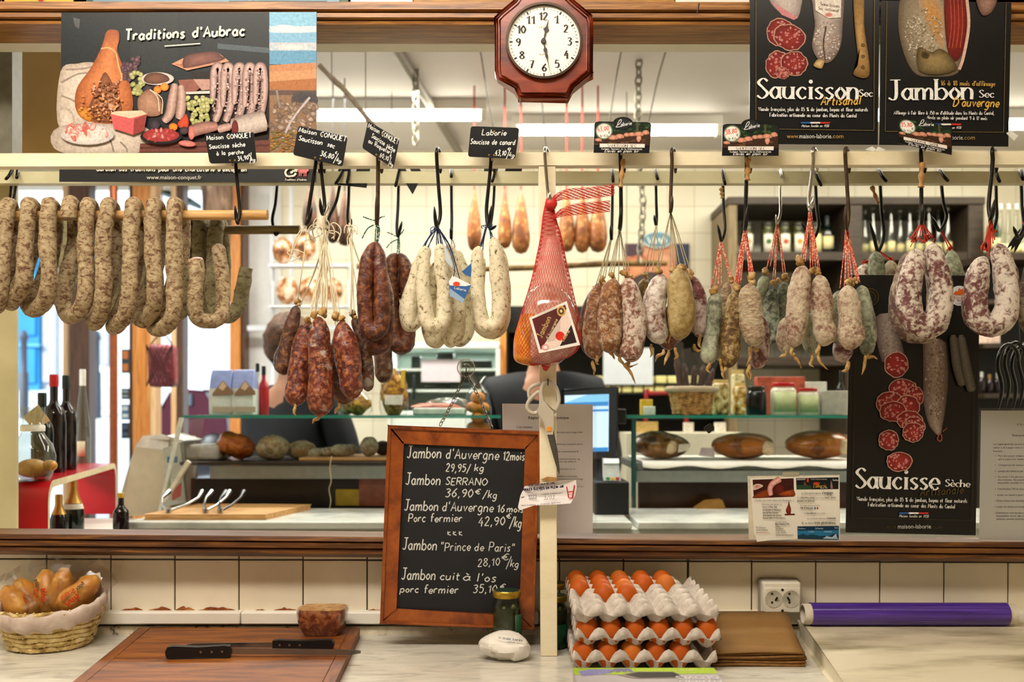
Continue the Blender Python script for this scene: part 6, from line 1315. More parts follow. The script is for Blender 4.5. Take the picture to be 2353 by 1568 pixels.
for pts,rr,mt,lb in(([(1988,606),(1982,650),(1978,720)],[12,20,20],m_redU,'rear mottled sausage, left of three above the slices poster'),([(2013,578,-.02),(2012,630,-.02),(2012,720,-.02)],[13,19,20],m_green,'rear grey-green sausage, middle of three above the slices poster'),([(2045,598),(2052,650),(2058,720)],[12,20,20],m_redU2,'rear dark mottled sausage, right of three above the slices poster'),([(2186,575),(2190,630),(2194,720)],[11,24,26],m_green,'rear dark grey sausage behind the poster, between the two big horseshoes')):
 x0,y0=(2018,577)if pts[0][0]<2100 else(2160,530)
 saus(lb,pts,rr,mt,D2,(),(),st3([(pts[0][0]-4,pts[0][1]),(pts[0][0]+2,pts[0][1]-3),(pts[0][0]+6,pts[0][1])],x0+2,y0)+loops(pts[0][0],pts[0][1]-2,4,9,pts[0][0]),m_sr2,GK,cat='sausage',nm='rear_sausage',sr=.0014)
# bunch of spare black hooks hanging in the corner
for i,(x,y0,lb)in enumerate(((2300,800,'black glossy curved hook, left of the spare ones at far right'),(2316,796,'black glossy curved hook, second of the spare ones at far right'),(2332,804,'black glossy curved hook, third of the spare ones at far right'),(2348,794,'black glossy curved hook, rightmost of the spare ones at far right'))):
 hook([(x+40,y0+30,.02),(x+36,y0+6,.01),(x+18,y0-8,0),(x,y0+6,-.01),(x-8,y0+40,-.01),(x+2,y0+90,0),(x-8,y0+150,.01)],2.44+i*.03,lb,flat('black_gloss','#0c0d10',.12,.3),4.5)
tag(spl([(2341,690),(2344,740),(2346,800)],2.46,.003,MB()).build('thin_cord',m_black),'thin black cord holding the spare hooks at far right','cord')
mb=MB()
for i,(x1,y1)in enumerate(((2314,572),(2322,576),(2330,582),(2336,556))):mb.tube(crom([tuple(P(x,y,2.47))for x,y in((2354,520+i*5),((2354+x1)/2,(530+y1)/2-4),(x1,y1))],5),[.002,.004,.006,.007,.007,.006,.006,.005,.004,.002,.0005][:11],6,sq=.3)
tag(mb.build('dried_leaf_sprig',flat('dark_leaf','#171b16',.5)),'dark dried leaf sprig at the right edge beside the last hook','sprig')
# ---- price cards
m_card=flat('card_black','#0c0d11',.28,var=.05);m_brass=flat('brass_rivet','#8f7440',.35,.8)
def rounded(w_,h,r=6,n=4):
 out=[]
 for cx_,cy_,a0 in((w_-r,r,-90),(w_-r,h-r,0),(r,h-r,90),(r,r,180)):
  for k in range(n+1):a=math.radians(a0+90*k/n);out.append((cx_+r*math.cos(a),cy_+r*math.sin(a)))
 return out
def price_card(lab,quad,lines,rivets=((56,10),(50,66),(62,66)),d=2.035):
 fn=quadmap(*quad,114,72);q=[P(*fn(x,y),d)for x,y in rounded(114,72)];c=sum(q,Vector())/len(q)
 r=thing('price_card',lab,'price card',tuple(c),'slate price cards on the rail')
 MB().prism(q,(0,.0016,0)).build('card',m_card,r)
 A=Art(d,fn)
 for text,p0,p1,h,w_ in lines:A.write(text,p0,p1,h,'#ece9e2',w_,0,.12,1.2)
 A.build('lettering',r,printed('chalk_ink',.7,.12))
 mb=MB()
 for x,y in rivets:mb.lathe(P(*fn(x,y),d-.0003),[(0,0),(.0022,0),(.0016,.0007),(0,.0007)],10,(0,-1,0))
 mb.build('rivets',m_brass,r)
 MB().box((P(*fn(54,60),d).x,d+.0018,P(*fn(56,74),d).z-.004),(P(*fn(60,60),d).x,d+.005,P(*fn(56,40),d).z)).build('clip',m_bright,r)
 return r
price_card('black price card for the pole sausage, leftmost of the slate cards',((470,307),(583,303),(590,373),(482,376)),[('Maison CONQUET',(3,16),(107,13),11,1.7),('Saucisse sèche',(5,37),(90,34),10.5,1.7),('à la perche',(20,53),(84,51),9.5,1.7),('34,90',(69,67),(95,65),10,1.7),('€',(96,58),(100,57),6,1.3),('/',(97,71),(106,69),20,1.5),('kg',(100,68),(110,70),9,1.5)])
price_card('black price card for dry saucisson, tilted down to the right',((686,289),(799,315),(787,383),(673,356)),[('Maison CONQUET',(3,14),(111,12),11.5,1.7),('Saucisson',(6,34),(60,33),12,1.8),('sec',(72,32),(88,34),11,1.7),('36,80',(60,58),(90,60),12,1.8),('€',(92,46),(96,46),6,1.3),('/',(92,66),(102,64),20,1.5),('kg',(98,62),(108,65),10,1.5)])
price_card('black price card for the sausage with blue cheese, steeply tilted',((846,278),(918,321),(904,387),(832,340)),[('Maison CONQUET',(4,16),(111,14),13,1.6),('Saucisse sèche',(22,33),(106,36),12,1.6),('au Roquefort',(16,50),(98,46),11,1.6),('40,10',(62,66),(92,64),11,1.6),('€',(93,52),(98,52),6,1.2),('/',(95,71),(104,68),18,1.4),('kg',(100,68),(110,70),9,1.4)])
price_card('black price card for the duck sausage, upright, left of the clock post',((1082,290),(1194,294),(1184,365),(1075,360)),[('Laborie',(28,20),(84,19),13,1.8),('Saucisse de canard',(3,42),(108,40),12,1.7),('43,10',(64,66),(90,66),12,1.8),('€',(92,53),(97,53),6,1.3),('/',(92,70),(102,68),20,1.5),('kg',(98,66),(110,69),10,1.5)])
# reflections of the front price cards, modelled as cards on the back rail
for quad,lb in((((786,352),(858,352),(842,432),(770,424)),'back of a black price card, left of three on the back rail'),(((890,352),(950,366),(972,400),(948,447)),'back of a tilted black price card, middle of three on the back rail'),(((1118,352),(1206,352),(1194,420),(1108,420)),'back of a black price card, right of three on the back rail')):
 d=2.392;r=thing('price_card',lb,'price card',tuple(P(sum(q[0]for q in quad)/4,400,d)),'price cards seen from behind')
 MB().prism([P(*q,d+.03)for q in(quad[3],quad[2],quad[1],quad[0])],(0,.0016,0)).build('card',m_card,r)
 fn=quadmap(*quad,100,100);MB().prism([P(*fn(*q),d+.0285)for q in((34,78),(54,78),(62,0),(42,0))],(0,.001,0)).build('clip',flat('clip_white','#d9d6cc',.4),r)
# printed cards with pigs
def pig_card(lab,quad,price,title,d=2.032):
 fn=quadmap(*quad,132,76)
 out=[(0,8),(3,3),(10,1),(42,1)]+[(66+23*math.cos(math.radians(a)),4-15*math.sin(math.radians(a)))for a in range(170,9,-16)]+[(90,1),(122,1),(129,3),(132,8),(132,76),(0,76)]
 q=[P(*fn(x,y),d)for x,y in out];r=thing('printed_price_card',lab,'price card',tuple(sum(q,Vector())/len(q)),'printed price cards with pigs')
 MB().prism(q[::-1],(0,.0016,0)).build('card',m_card,r)
 A=Art(d,fn);A.poly([(2,8),(6,4),(46,3),(88,3),(126,3),(130,8),(130,58),(2,58)],'#16211a');rnd=random.Random(len(title)+int(quad[0][0]))
 for i in range(46):A.oval(34+rnd.random()*94,6+rnd.random()*22,3+rnd.random()*5,2+rnd.random()*3,rnd.choice(('#22391f','#2f5428','#1a2c1a','#3b6630')),'#16241a',8)
 A.poly([(96,2),(101,2),(104,30),(99,30)],'#4d4a2e');A.poly([(2,44),(30,38),(80,32),(130,30),(130,58),(2,58)],'#3a2418');
 for i in range(24):A.oval(5+rnd.random()*122,42+rnd.random()*14,5,1.6,rnd.choice(('#55361f','#2a1a12','#6b4a30')),None,8)
 for x,y,a,b in((10,45,8,4),(44,39,12,6),(60,36,10,6),(76,32,7,5),(88,31,8,5),(104,30,11,6),(120,26,8,6)):A.oval(x,y,a,b,'#e0a58c','#a5644c',14);A.oval(x+a*.75,y+1.5,a*.35,b*.55,'#dba08a','#96553f',10)
 A.oval(105,40,6,8,'#e3b09a','#a8674f',14);A.oval(105,46,3.5,3.5,'#d99a86','#b5745c',10)
 A.oval(23,24,20,20,'#f2efe6','#5d6a52',24);A.oval(23,24,17,17,'#f3f1ea','#dfe2d4',24)
 A.write(price,(8,26),(34,22),11,'#e0452a',1.6,0,.1,1);A.write('€',(33,30),(37,30),6,'#5a4a3a',1.1);A.write('le Kilo',(14,38),(34,38),6,'#4a463c',.9)
 A.oval(66,5,20,15,'#2b3033','#0d0f10',24);A.line([(52,13),(57,-1),(62,-4),(60,4),(50,14),(64,12)],1.3,'#e9e9e6',5);A.write('aborie',(62,12),(86,8),9,'#e9e9e6',1.1,0,.2)
 A.poly([(14,54),(120,54),(120,63),(14,63)],'#e7dfd6');A.write(title,(32,62),(100,62),6.5,'#4a2a22',1.1,1)
 A.write('Cochons fermiers de la Châtaigneraie',(18,68.5),(114,68.5),4.2,'#dcd8d0',.7);A.write('Élevés en plein air',(26,74.5),(106,74.5),6,'#f0eee8',.9,0,.3)
 A.build('lettering',r,printed('card_print',.3,.08));MB().box((P(*fn(64,70),d).x,d+.0018,P(*fn(66,80),d).z),(P(*fn(70,70),d).x,d+.006,P(*fn(66,50),d).z)).build('clip',m_bright,r)
pig_card('printed card of pigs in a field, priced 43,00, leftmost of the three',((1366,278),(1497,280),(1492,352),(1364,351)),'43,00','SAUCISSON SEC')
pig_card('printed card of pigs in a field, priced 38,80, in the middle of the three',((1660,284),(1791,284),(1789,358),(1659,358)),'38,80','SAUCISSON SEC')
pig_card('printed card of pigs in a field, tilted, in front of the ham poster',((2064,268),(2189,291),(2187,356),(2063,329)),'35,80','SAUCISSE SÈCHE')
# ================================================================ POSTERS, CLOCK, CHALKBOARD, NOTICES
m_print=printed('poster_print',.35,.3,.2,160)
# ---- landscape poster with ham and sausages
d=2.19
r=thing('ham_poster','wide poster of ham, grapes and sausages with a moorland strip at its right','poster',tuple(P(432,418,d)))
MB().prism([P(x,y,d)for x,y in((136,418),(727,419),(728,27),(141,29))],(0,.0008,0)).build('sheet',flat('poster_dark','#141617',.4,var=.15,vs=3),r)
A=Art(d)
A.poly([(141,29),(619,28),(619,350),(139,350)],'#1f2426');A.poly([(300,29),(410,29),(410,165),(300,165)],'#262b2c');A.poly([(414,29),(618,28),(618,160),(414,165)],'#23282a')
A.poly([(500,100),(618,110),(618,122),(500,112)],'#4a565c');A.poly([(440,165),(619,165),(619,350),(440,350)],'#241a18')  # slanting pale strip is a reflection streak painted into the print
# moorland strip
for y0,y1,c in((28,60,'#7fb3cf'),(60,74,'#c6c9cf'),(74,98,'#79a9c8'),(98,116,'#c2bcc0'),(116,148,'#5f93b4')):A.rect(619,y0,727,y1,c)
A.blob([(622,64),(650,56),(690,62),(716,62),(717,74),(660,76),(622,74)],'#e3d8d6','#a9c3d2');A.blob([(622,104),(680,100),(716,104),(716,114),(640,116)],'#e6d3cc','#9db6c4')
A.poly([(619,150),(680,146),(727,144),(727,220),(619,220)],'#b97f56');A.poly([(619,165),(727,160),(727,185),(619,190)],'#c58d62');A.poly([(619,188),(727,180),(727,212),(619,212)],'#a86a3c')
A.poly([(619,205),(727,208),(727,352),(619,352)],'#8a6a50');A.poly([(619,208),(727,208),(727,218),(619,219)],'#5d4a40');A.blob([(680,212),(722,214),(727,240),(672,238)],'#3a3a42','#4f4640')
rnd=random.Random(2)
for i in range(90):A.oval(621+rnd.random()*104,236+rnd.random()*80,4+rnd.random()*8,3+rnd.random()*6,rnd.choice(('#b59c8a','#a08672','#c9b19c','#7d6656','#8f7766')),rnd.choice(('#5d4a3e','#6d5848')),8,rnd.random(),.25,i)
A.line([(650,318),(668,280),(690,250),(712,224)],5,'#b9aeb2');A.line([(636,208),(640,232),(644,248)],5,'#8d8078')
for i in range(60):A.oval(621+rnd.random()*70,300+rnd.random()*50,5,3,rnd.choice(('#b5722e','#8a5a2a','#7d7a3a','#c98a3a')),'#6b5a30',8)
# cloth
for pts in([(139,165),(180,146),(216,144),(240,160),(240,290),(139,300)],[(139,250),(165,256),(170,290),(139,300)],[(139,290),(330,290),(322,350),(139,350)]):A.blob(pts,'#d9cbbd','#a8988a')
for a in([(141,190),(180,170),(216,168)],[(141,220),(176,236),(200,270)],[(150,160),(190,158),(226,150)],[(230,330),(250,318),(262,350)],[(276,326),(290,340),(292,350)]):A.line(a,4,'#8f8074',5)
# table
A.poly([(322,330),(619,322),(619,350),(320,350)],'#6b3e34');A.poly([(322,338),(619,332),(619,336),(322,342)],'#512c26')
# raw ham
A.blob([(255,68),(272,72),(274,92),(270,118),(286,160),(300,200),(306,240),(296,272),(262,284),(220,282),(186,270),(172,240),(178,200),(206,160),(228,120),(238,94),(244,74)],'#d98650','#8f4a24')
A.blob([(240,166),(258,190),(272,220),(280,256),(260,280),(216,276),(204,250),(222,206)],'#a5704a','#6d3c22');A.blob([(196,246),(212,264),(206,280),(184,268),(178,252)],'#e09a3c','#9c5618')
A.line([(232,112),(250,110),(266,122),(272,150),(280,178),(276,186)],3.2,'#c9a36b',5)
# grapes
def grapes(cx_,cy_,w_,h,n,cs,s_):
 rr_=random.Random(s_)
 for i in range(n):
  u=rr_.random();x=cx_+(rr_.random()-.5)*w_*(1-.5*u);y=cy_+(u-.5)*h;A.oval(x,y,5.6,5.6,rr_.choice(cs),rr_.choice(('#39242f','#2e2028'))if s_==1 else '#7d7f48',10)
grapes(298,158,44,54,40,('#6d4a55','#5a3a48','#7d5a62'),1);grapes(314,190,40,56,34,('#b9b878','#a3a566','#c6c48a'),2)
# plates and meats
A.oval(362,181,38,15,'#e0d8d0','#b9b0a8');A.blob([(330,182),(340,170),(362,167),(384,174),(388,186),(360,193),(338,191)],'#7d5340','#4a2c20')
A.oval(362,206,9,9,'#f0953a','#c45f1c');A.oval(378,200,10,9,'#f2a040','#c96a20');A.oval(340,205,9,9,'#4a3a44','#2a2028')
A.poly([(394,147),(420,134),(500,120),(527,141),(430,162)],'#c98a6c');A.poly([(402,148),(516,139),(430,158)],'#a86a50');A.blob([(420,140),(432,126),(490,118),(508,128),(512,138),(430,156),(421,152)],'#8a5a4e','#4a2a26')
A.blob([(316,232),(326,214),(344,206),(362,216),(372,240),(370,262),(350,268),(322,262)],'#b58a70','#7d5844');A.line([(345,206),(362,224),(366,256)],2,'#d9c4a8',4);A.line([(344,206),(372,226),(372,262)],2,'#d9c4a8',4)
A.poly([(410,184),(446,182),(462,200),(448,212),(418,214)],'#8a5448');A.poly([(444,182),(482,182),(482,206),(464,208)],'#b08a7c');A.poly([(416,212),(490,208),(490,215),(420,217)],'#c9c4bc')
for p in([(402,192),(396,230),(390,262),(376,280)],[(416,196),(418,230),(414,262),(410,274)]):A.ribbon(p,[8,11,11,8],'#c9a89c','#6d4a40')
for k,x in enumerate((492,516,542,566,590)):A.ribbon([(x-4,240+k%2*6),(x-2,200),(x,166),(x+6,152),(x+14,158),(x+18,200),(x+12,250),(x+2,280)],[6,8,9,9,9,9,9,8],'#c9aaa2','#5f4440')
for x,y,rx,ry,n in((497,215,8,55,40),(522,215,8,55,40),(547,215,8,55,40),(572,215,8,55,40),(596,215,8,55,40)):
 for i in range(n):A.oval(x+(rnd.random()-.5)*2*rx,y+(rnd.random()-.5)*2*ry,1+rnd.random()*2,1+rnd.random()*2,rnd.choice(('#cfb6b0','#8f6a66','#b99e98')),None,6)
for i in range(120):A.oval(242+(rnd.random()-.5)*64,228+(rnd.random()-.5)*84,1.5+rnd.random()*4,1+rnd.random()*3,rnd.choice(('#b5836a','#8a5236','#c99a80','#7d4428')),None,6,rnd.random()*3)
for i in range(60):A.oval(236+(rnd.random()-.5)*110,270+rnd.random()*12-60*rnd.random(),1+rnd.random()*3,1+rnd.random()*2,rnd.choice(('#c87a46','#e09a62','#b0683a')),None,6)
grapes(459,256,62,66,66,('#c9c686','#b5b470','#d8d49a'),3)
A.blob([(420,270),(428,262),(434,280),(430,294),(416,296),(408,284)],'#e0522e','#9c2a1c');A.oval(398,292,10,9,'#f0932a','#c0641a');A.oval(423,300,10,9,'#54404a','#2e2028');A.oval(356,287,12,11,'#4a3c46','#241c24')
A.poly([(254,262),(322,258),(338,262),(330,300),(306,310),(262,296)],'#c95a5a');A.poly([(254,262),(262,256),(326,254),(338,262),(300,272)],'#e8c0a4');A.poly([(306,310),(308,274),(338,262),(331,300)],'#8f3a38')
A.oval(201,309,62,24,'#e6ded8','#b9b0ac');
for i in range(26):A.oval(160+rnd.random()*84,292+rnd.random()*26,12,6,rnd.choice(('#e8a494','#d97f74','#f0c8bc','#c96a5c')),rnd.choice(('#f0d8cc','#b9584e')),10,rnd.random()*3,.2,i)
A.oval(370,314,48,18,'#2a2422','#181412');A.oval(370,311,42,15,'#b5403e','#8f2c2e')
for i in range(22):a=rnd.random()*6.3;u=rnd.random();A.oval(370+36*u*math.cos(a),311+12*u*math.sin(a),7,3.6,rnd.choice(('#c95a54','#a83a3a','#e0a39a')),'#8f2c2e',10,a)
A.ribbon([(436,304),(458,296),(480,292),(500,290)],[14,14,13,9],'#b58478','#6d4840');A.oval(440,306,7,15,'#d98a7c','#c0605a');A.oval(430,330,20,7,'#d98a80','#b05a54',rot=.1)
A.ribbon([(532,296),(570,286),(612,276)],[22,24,24],'#cfc0b6','#7d6a62');A.oval(540,296,8,20,'#7d2c28','#5d1f1f');A.ribbon([(500,298),(530,290)],[9,9],'#c9a89c','#7d5c54')
A.build('picture',r,m_print)
A=Art(d-.004)
A.write("Traditions d'Aubrac",(288,92),(561,81),23,'#efe6d0',4.6,0,.12,.8,3);A.line([(378,106),(420,103),(460,100)],2.4,'#efe6d0',3);A.build('lettering',r,m_print);A=Art(d-.004)
A.write("Gardien des traditions pour une charcuterie d'exception",(221,393),(566,394),9.5,'#e9e0cc',2.1,0,.12,.6);A.type('www.maison-conquet.fr',400,412,13,'#d9d4c4',126,'c');A.build('lettering',r,m_print);A=Art(d-.004)
A.line([(682,388),(668,384),(656,394),(660,405),(674,404),(680,398)],4.5,'#eadfcb',5);A.write('onquet',(669,399),(694,386),8,'#eadfcb',2);A.blob([(684,390),(694,387),(704,388),(707,393),(703,398),(688,398)],'#d98080','#b05858')
for x in(688,692,699,703):A.rect(x-1.3,396,x+1.3,405,'#b86262')
A.oval(706,391,3.5,3,'#d07474');A.line([(655,407),(705,407)],.8,'#6d2f34');A.write("Traditions d'Aubrac",(654,415),(704,415),4.5,'#cfc8ba',.9,0,.3)
A.build('lettering',r,m_print)
for x,y in((180,44),(719,36)):A=Art(d-.001);
MB().prism([P(x,y,d-.0006)for x,y in((168,40),(184,44),(182,66),(172,60))],(0,.0004,0)).build('clear_tape',clear('tape_film','#fafafa',.08,.2),r)
# ---- two tall black posters top right
def flagrow(A,x0,x1,y0,y1):
 w_=(x1-x0)/3
 for i,c in enumerate(('#2f62a8','#ecebe6','#c8342c')):A.rect(x0+i*w_,y0,x0+(i+1)*w_,y1,c)
def slice_(A,x,y,rx,ry,seed,rot=0):
 rnd=random.Random(seed);A.oval(x,y,rx,ry,'#d9b9a4','#b98f7a',24,rot,.06,seed);A.oval(x,y,rx*.93,ry*.93,'#96302c','#6b1f20',24,rot,.05,seed)
 for i in range(26):
  a=rnd.random()*6.3;u=rnd.random()**.5*.82;A.oval(x+rx*u*math.cos(a),y+ry*u*math.sin(a),1.5+rnd.random()*3.2,1.5+rnd.random()*2.4,'#c98f86','#a5524c',7)
def floury(A,n,x,y,rx,ry,seed,cs=('#d6ccc2','#bba79c','#a58378')):
 rnd=random.Random(seed)
 for i in range(int(n*1.7)):
  a=rnd.random()*6.3;u=rnd.random()**.5;A.oval(x+rx*u*math.cos(a),y+ry*u*math.sin(a),1+rnd.random()*2.4,.8+rnd.random()*1.8,rnd.choice(cs),None,7,rnd.random()*3,.3,i)
d=2.188
def black_poster(lab,quad,ctr):
 r=thing('black_poster',lab,'poster',tuple(P(*ctr,d)))
 MB().prism([P(*q,d)for q in(quad[3],quad[2],quad[1],quad[0])],(0,.0008,0)).build('sheet',flat('poster_black','#15171a',.22,var=.15,vs=3),r);return r
r=black_poster('black poster of cut salami, a floury sausage and a knife handle, right of the clock',((1724,-60),(2022,-60),(2017,333),(1722,331)),(1870,331));A=Art(d)
A.blob([(1770,-20),(1838,-20),(1840,20),(1828,44),(1800,34),(1772,8)],'#c9bdb6','#8d7d76');A.poly([(1772,4),(1800,20),(1834,40),(1824,46),(1796,34)],'#c9848a')
for x,y,rx,ry,k in((1792,74,32,33,1),(1814,86,38,30,2),(1786,148,27,32,3),(1825,146,31,29,5),(1798,168,16,14,6)):slice_(A,x,y,rx,ry,k,.3)
A.blob([(1868,-30),(1934,-30),(1936,60),(1930,110),(1908,142),(1884,140),(1866,108),(1872,60),(1868,20)],'#c0b3aa','#6b5a54');floury(A,90,1900,92,30,44,4);A.line([(1898,60),(1892,100),(1896,136)],3,'#54433e',5)
A.poly([(1872,-30),(1934,-30),(1932,40),(1904,42),(1874,24)],'#e3d9cf');A.write('Saucisson',(1884,12),(1928,18),8,'#6d5a4e',1.5,1);A.write('Sec Artisanal',(1880,22),(1926,28),7,'#6d5a4e',1.2,1);A.oval(1904,34,9,5,'#c9695c','#d9a59c')
A.blob([(1880,136),(1894,138),(1892,150),(1886,158),(1870,152),(1872,144)],'#d9bd8a','#8f6d3c')
A.blob([(1962,-20),(1984,-20),(1986,60),(1996,130),(1998,170),(1984,180),(1962,172),(1964,160),(1972,140),(1964,60)],'#b8935a','#6b4c26',4);
for y in(104,130,155):A.oval(1983,y,4.5,4.5,'#7d6238','#3f2f18',12)
for p in([(1737,-60),(1737,296)],[(2010,-60),(2008,300)],[(1737,296),(2008,300)]):A.line(p,1.1,'#7d683c')
A.build('picture',r,m_print);A=Art(d-.003)
A.write('Saucisson',(1740,226),(1972,228),46,'#f1f0ec',6.4,1);A.write('Sec',(1974,222),(2005,222),16,'#ecebe6',3,1);A.write('Artisanal',(1886,242),(1976,240),20,'#d8ac4e',2.8,0,.25,.6)
A.write('Viande française, plus de 85 % de jambon, boyau et fleur naturels',(1743,255),(1994,256),8.5,'#e9e8e4',1.15,1);A.write('Fabrication artisanale au coeur des Monts du Cantal',(1769,268),(1968,270),8.5,'#e9e8e4',1.15,1)
flagrow(A,1840,1907,280.5,284);A.write('Maison fondée en 1938',(1842,292),(1904,292),5.5,'#d9d8d2',.9,0,.35)
A.type('www.',1808,318,14.5,'#b9924c',28);A.type('maison-laborie',1837,318,14.5,'#dcdbd6',73);A.type('.com',1911,318,14.5,'#b9924c',27);A.build('lettering',r,m_print)
r=black_poster('black poster of a floury dry ham half behind a tilted pig card, top right',((2024,1),(2324,6),(2317,337),(2020,333)),(2170,335));A=Art(d)
A.blob([(2078,-20),(2150,-30),(2214,-10),(2226,40),(2218,110),(2200,168),(2140,176),(2102,168),(2076,120),(2064,50)],'#b8a88e','#5f5240');A.blob([(2110,-20),(2150,-20),(2172,40),(2168,120),(2150,100),(2120,40)],'#c98a3a','#a0937d');floury(A,120,2124,80,44,60,6,('#cfc6b4','#b5a88e','#8a7c60'))
A.blob([(2172,-20),(2218,-10),(2224,40),(2214,110),(2196,140),(2176,110)],'#8f2a20','#5d1c18');
for x in(2184,2192,2201,2210):A.line([(x,0),(x+2,60),(x-4,110)],1.4,'#c05a48',4)
A.line([(2222,0),(2226,60),(2214,130),(2204,160)],7,'#d9b3a4',5);A.blob([(2110,110),(2140,120),(2160,112),(2186,130),(2196,160),(2150,172),(2110,160)],'#a08a5c','#4a3d24');A.blob([(2120,118),(2136,124),(2130,136),(2116,130)],'#2e2416','#5d4c2c');A.blob([(2244,-10),(2290,-10),(2280,26),(2256,34)],'#a58070','#5d4038')
for p in([(2038,2),(2034,302)],[(2312,7),(2306,304)],[(2034,302),(2306,304)]):A.line(p,1.1,'#7d683c')
A.build('picture',r,m_print);A=Art(d-.003)
A.write('Jambon',(2042,230),(2236,228),46,'#f1f0ec',6.4,1);A.write('Sec',(2250,224),(2284,224),17,'#ecebe6',3,1);A.write("D'auvergne",(2190,244),(2294,246),20,'#d8ac4e',2.8,0,.25,.6)
A.write("16 à 18 mois d'affinage",(2162,196),(2286,198),11,'#b9924c',1.8,1);A.write("Affinage à l'air libre à 750 m d'altitude dans les Monts du Cantal,",(2054,263),(2284,264),8,'#dddcd8',1.1,1);A.write('élevés en plein air pendant 9 à 12 mois',(2130,274),(2268,276),8,'#dddcd8',1.1,1)
flagrow(A,2140,2208,284,288);A.write('Maison fondée en 1938',(2146,296),(2208,296),5.5,'#d9d8d2',.9,0,.35);A.type('www.',2110,320,14.5,'#b9924c',28);A.type('maison-laborie',2139,321,14.5,'#bdbcb8',73);A.type('.com',2213,321,14.5,'#a5834c',27);A.build('lettering',r,m_print)
for pts in(((1988,344),(2004,336),(2014,344),(2006,348)),((2018,337),(2034,344),(2026,349),(2012,346)),((2322,300),(2340,312),(2330,324),(2312,306))):tag(MB().prism([P(x,y,2.184)for x,y in pts[::-1]],(0,.0005,0)).build('clear_tape',flat('tape_white','#dcdbd2',.3)),{1988:'left of the two folded tape pieces under the seam of the black posters',2018:'right of the two folded tape pieces under the seam of the black posters',2322:'folded tape piece at the right edge of the ham poster'}[pts[0][0]],'tape')
# ---- tall black poster of sausage slices, on the pane
d=2.24
r=thing('black_poster','tall black poster of sausage slices fixed low on the window pane at right','poster',tuple(P(2098,1230,d)))
MB().prism([P(x,y,d)for x,y in((1943,1224),(2242,1231),(2252,634),(1954,632))],(0,.0008,0)).build('sheet',flat('poster_ink','#0d0e0f',.25,var=.15,vs=3),r);A=Art(d)
A.ribbon([(2036,720),(2042,780),(2054,830)],[24,28,27],'#8f8078','#4a3c38');floury(A,40,2044,780,22,50,8,('#9c8d84','#6b5850'));slice_(A,2060,838,28,30,11)
A.ribbon([(2146,780),(2150,860),(2148,920),(2150,970),(2158,1000)],[26,29,27,18,5],'#a08d80','#54423c');floury(A,110,2149,870,22,100,9,('#b5a498','#6d544c','#8a7268'));A.line([(2158,998),(2154,1010),(2162,1014),(2164,1002),(2158,996)],3,'#8f4a34',4);A.line([(2166,992),(2176,984)],2,'#8f4a34')
for x,y,rx,ry,k in((2074,892,34,21,21),(2102,912,20,25,22),(2044,928,32,28,23),(2086,936,28,28,24),(2052,946,32,24,25),(2090,966,30,22,26),(2100,980,26,22,27),(2098,994,25,23,28),(2042,1012,24,24,29),(2066,1061,30,23,30)):slice_(A,x,y,rx,ry,k)
for p in([(1966,840),(1958,1190)],[(2240,846),(2234,1196)],[(1958,1190),(2234,1196)]):A.line(p,1,'#3b321c')
A.oval(1999,683,22,22,'#1d1a12','#171510',20);A.line([(1999+20*math.cos(i*.42),683+20*math.sin(i*.42))for i in range(16)],1,'#5a4a22');A.line([(1999+13*math.cos(i*.42),683+13*math.sin(i*.42))for i in range(16)],.8,'#5a4a22')
# rolled cloth in the picture
A.ribbon([(2190,770),(2200,840),(2214,886)],[9,12,12],'#6b655c','#39352f');A.ribbon([(2208,770),(2222,850),(2234,900)],[9,12,11],'#6d675e','#37332d')
A.build('picture',r,m_print);A=Art(d-.003)
A.write('Saucisse',(1966,1122),(2156,1126),46,'#dedcd4',6.4,1);A.write('Sèche',(2172,1118),(2228,1120),16,'#d5d3cb',3,1);A.write('Artisanale',(2114,1140),(2212,1134),18,'#4a3c20',2.6,0,.25,.6)
A.write('Viande française, plus de 85 % de jambon, boyau et fleur naturels',(1969,1151),(2222,1156),9,'#cfcdc6',1.2,1);A.write('Fabrication artisanale au coeur des Monts du Cantal',(1995,1164),(2194,1169),9,'#cfcdc6',1.2,1)
flagrow(A,2066,2133,1178,1181.5);A.write('Maison fondée en 1938',(2066,1189),(2133,1190),6,'#c4c2ba',.9,0,.35);A.type('www.',2036,1215,14,'#3f351c',26);A.type('maison-laborie',2063,1215,14,'#c4c2ba',76);A.type('.com',2140,1216,14,'#3f351c',24);A.build('lettering',r,m_print)
r=thing('medal_sticker','round white medal sticker with an orange leaf on the tall black poster','sticker',tuple(P(2202,680,2.237)))
mb=MB();mb.lathe(P(2204,680,2.239),[(0,0),(23*2.24/F,0),(23*2.24/F,.0006),(0,.0006)],28,(0,-1,0));mb.build('disc',flat('sticker_white','#c8cdd0',.4,var=.03),r)
A=Art(2.2376);A.poly([(2190,677),(2196,668),(2200,671),(2204,662),(2209,666),(2216,660),(2218,668),(2224,668),(2220,676),(2206,679)],'#c65a1c');A.write('MÉDAILLE',(2188,686),(2222,686),5.5,'#a8786a',1.2,1);A.write('DE BRONZE',(2188,693),(2222,693),5,'#a8786a',1.1,1);A.write('PARIS',(2196,700),(2212,700),4,'#9a8f8a',.9,1);A.build('lettering',r,m_print)
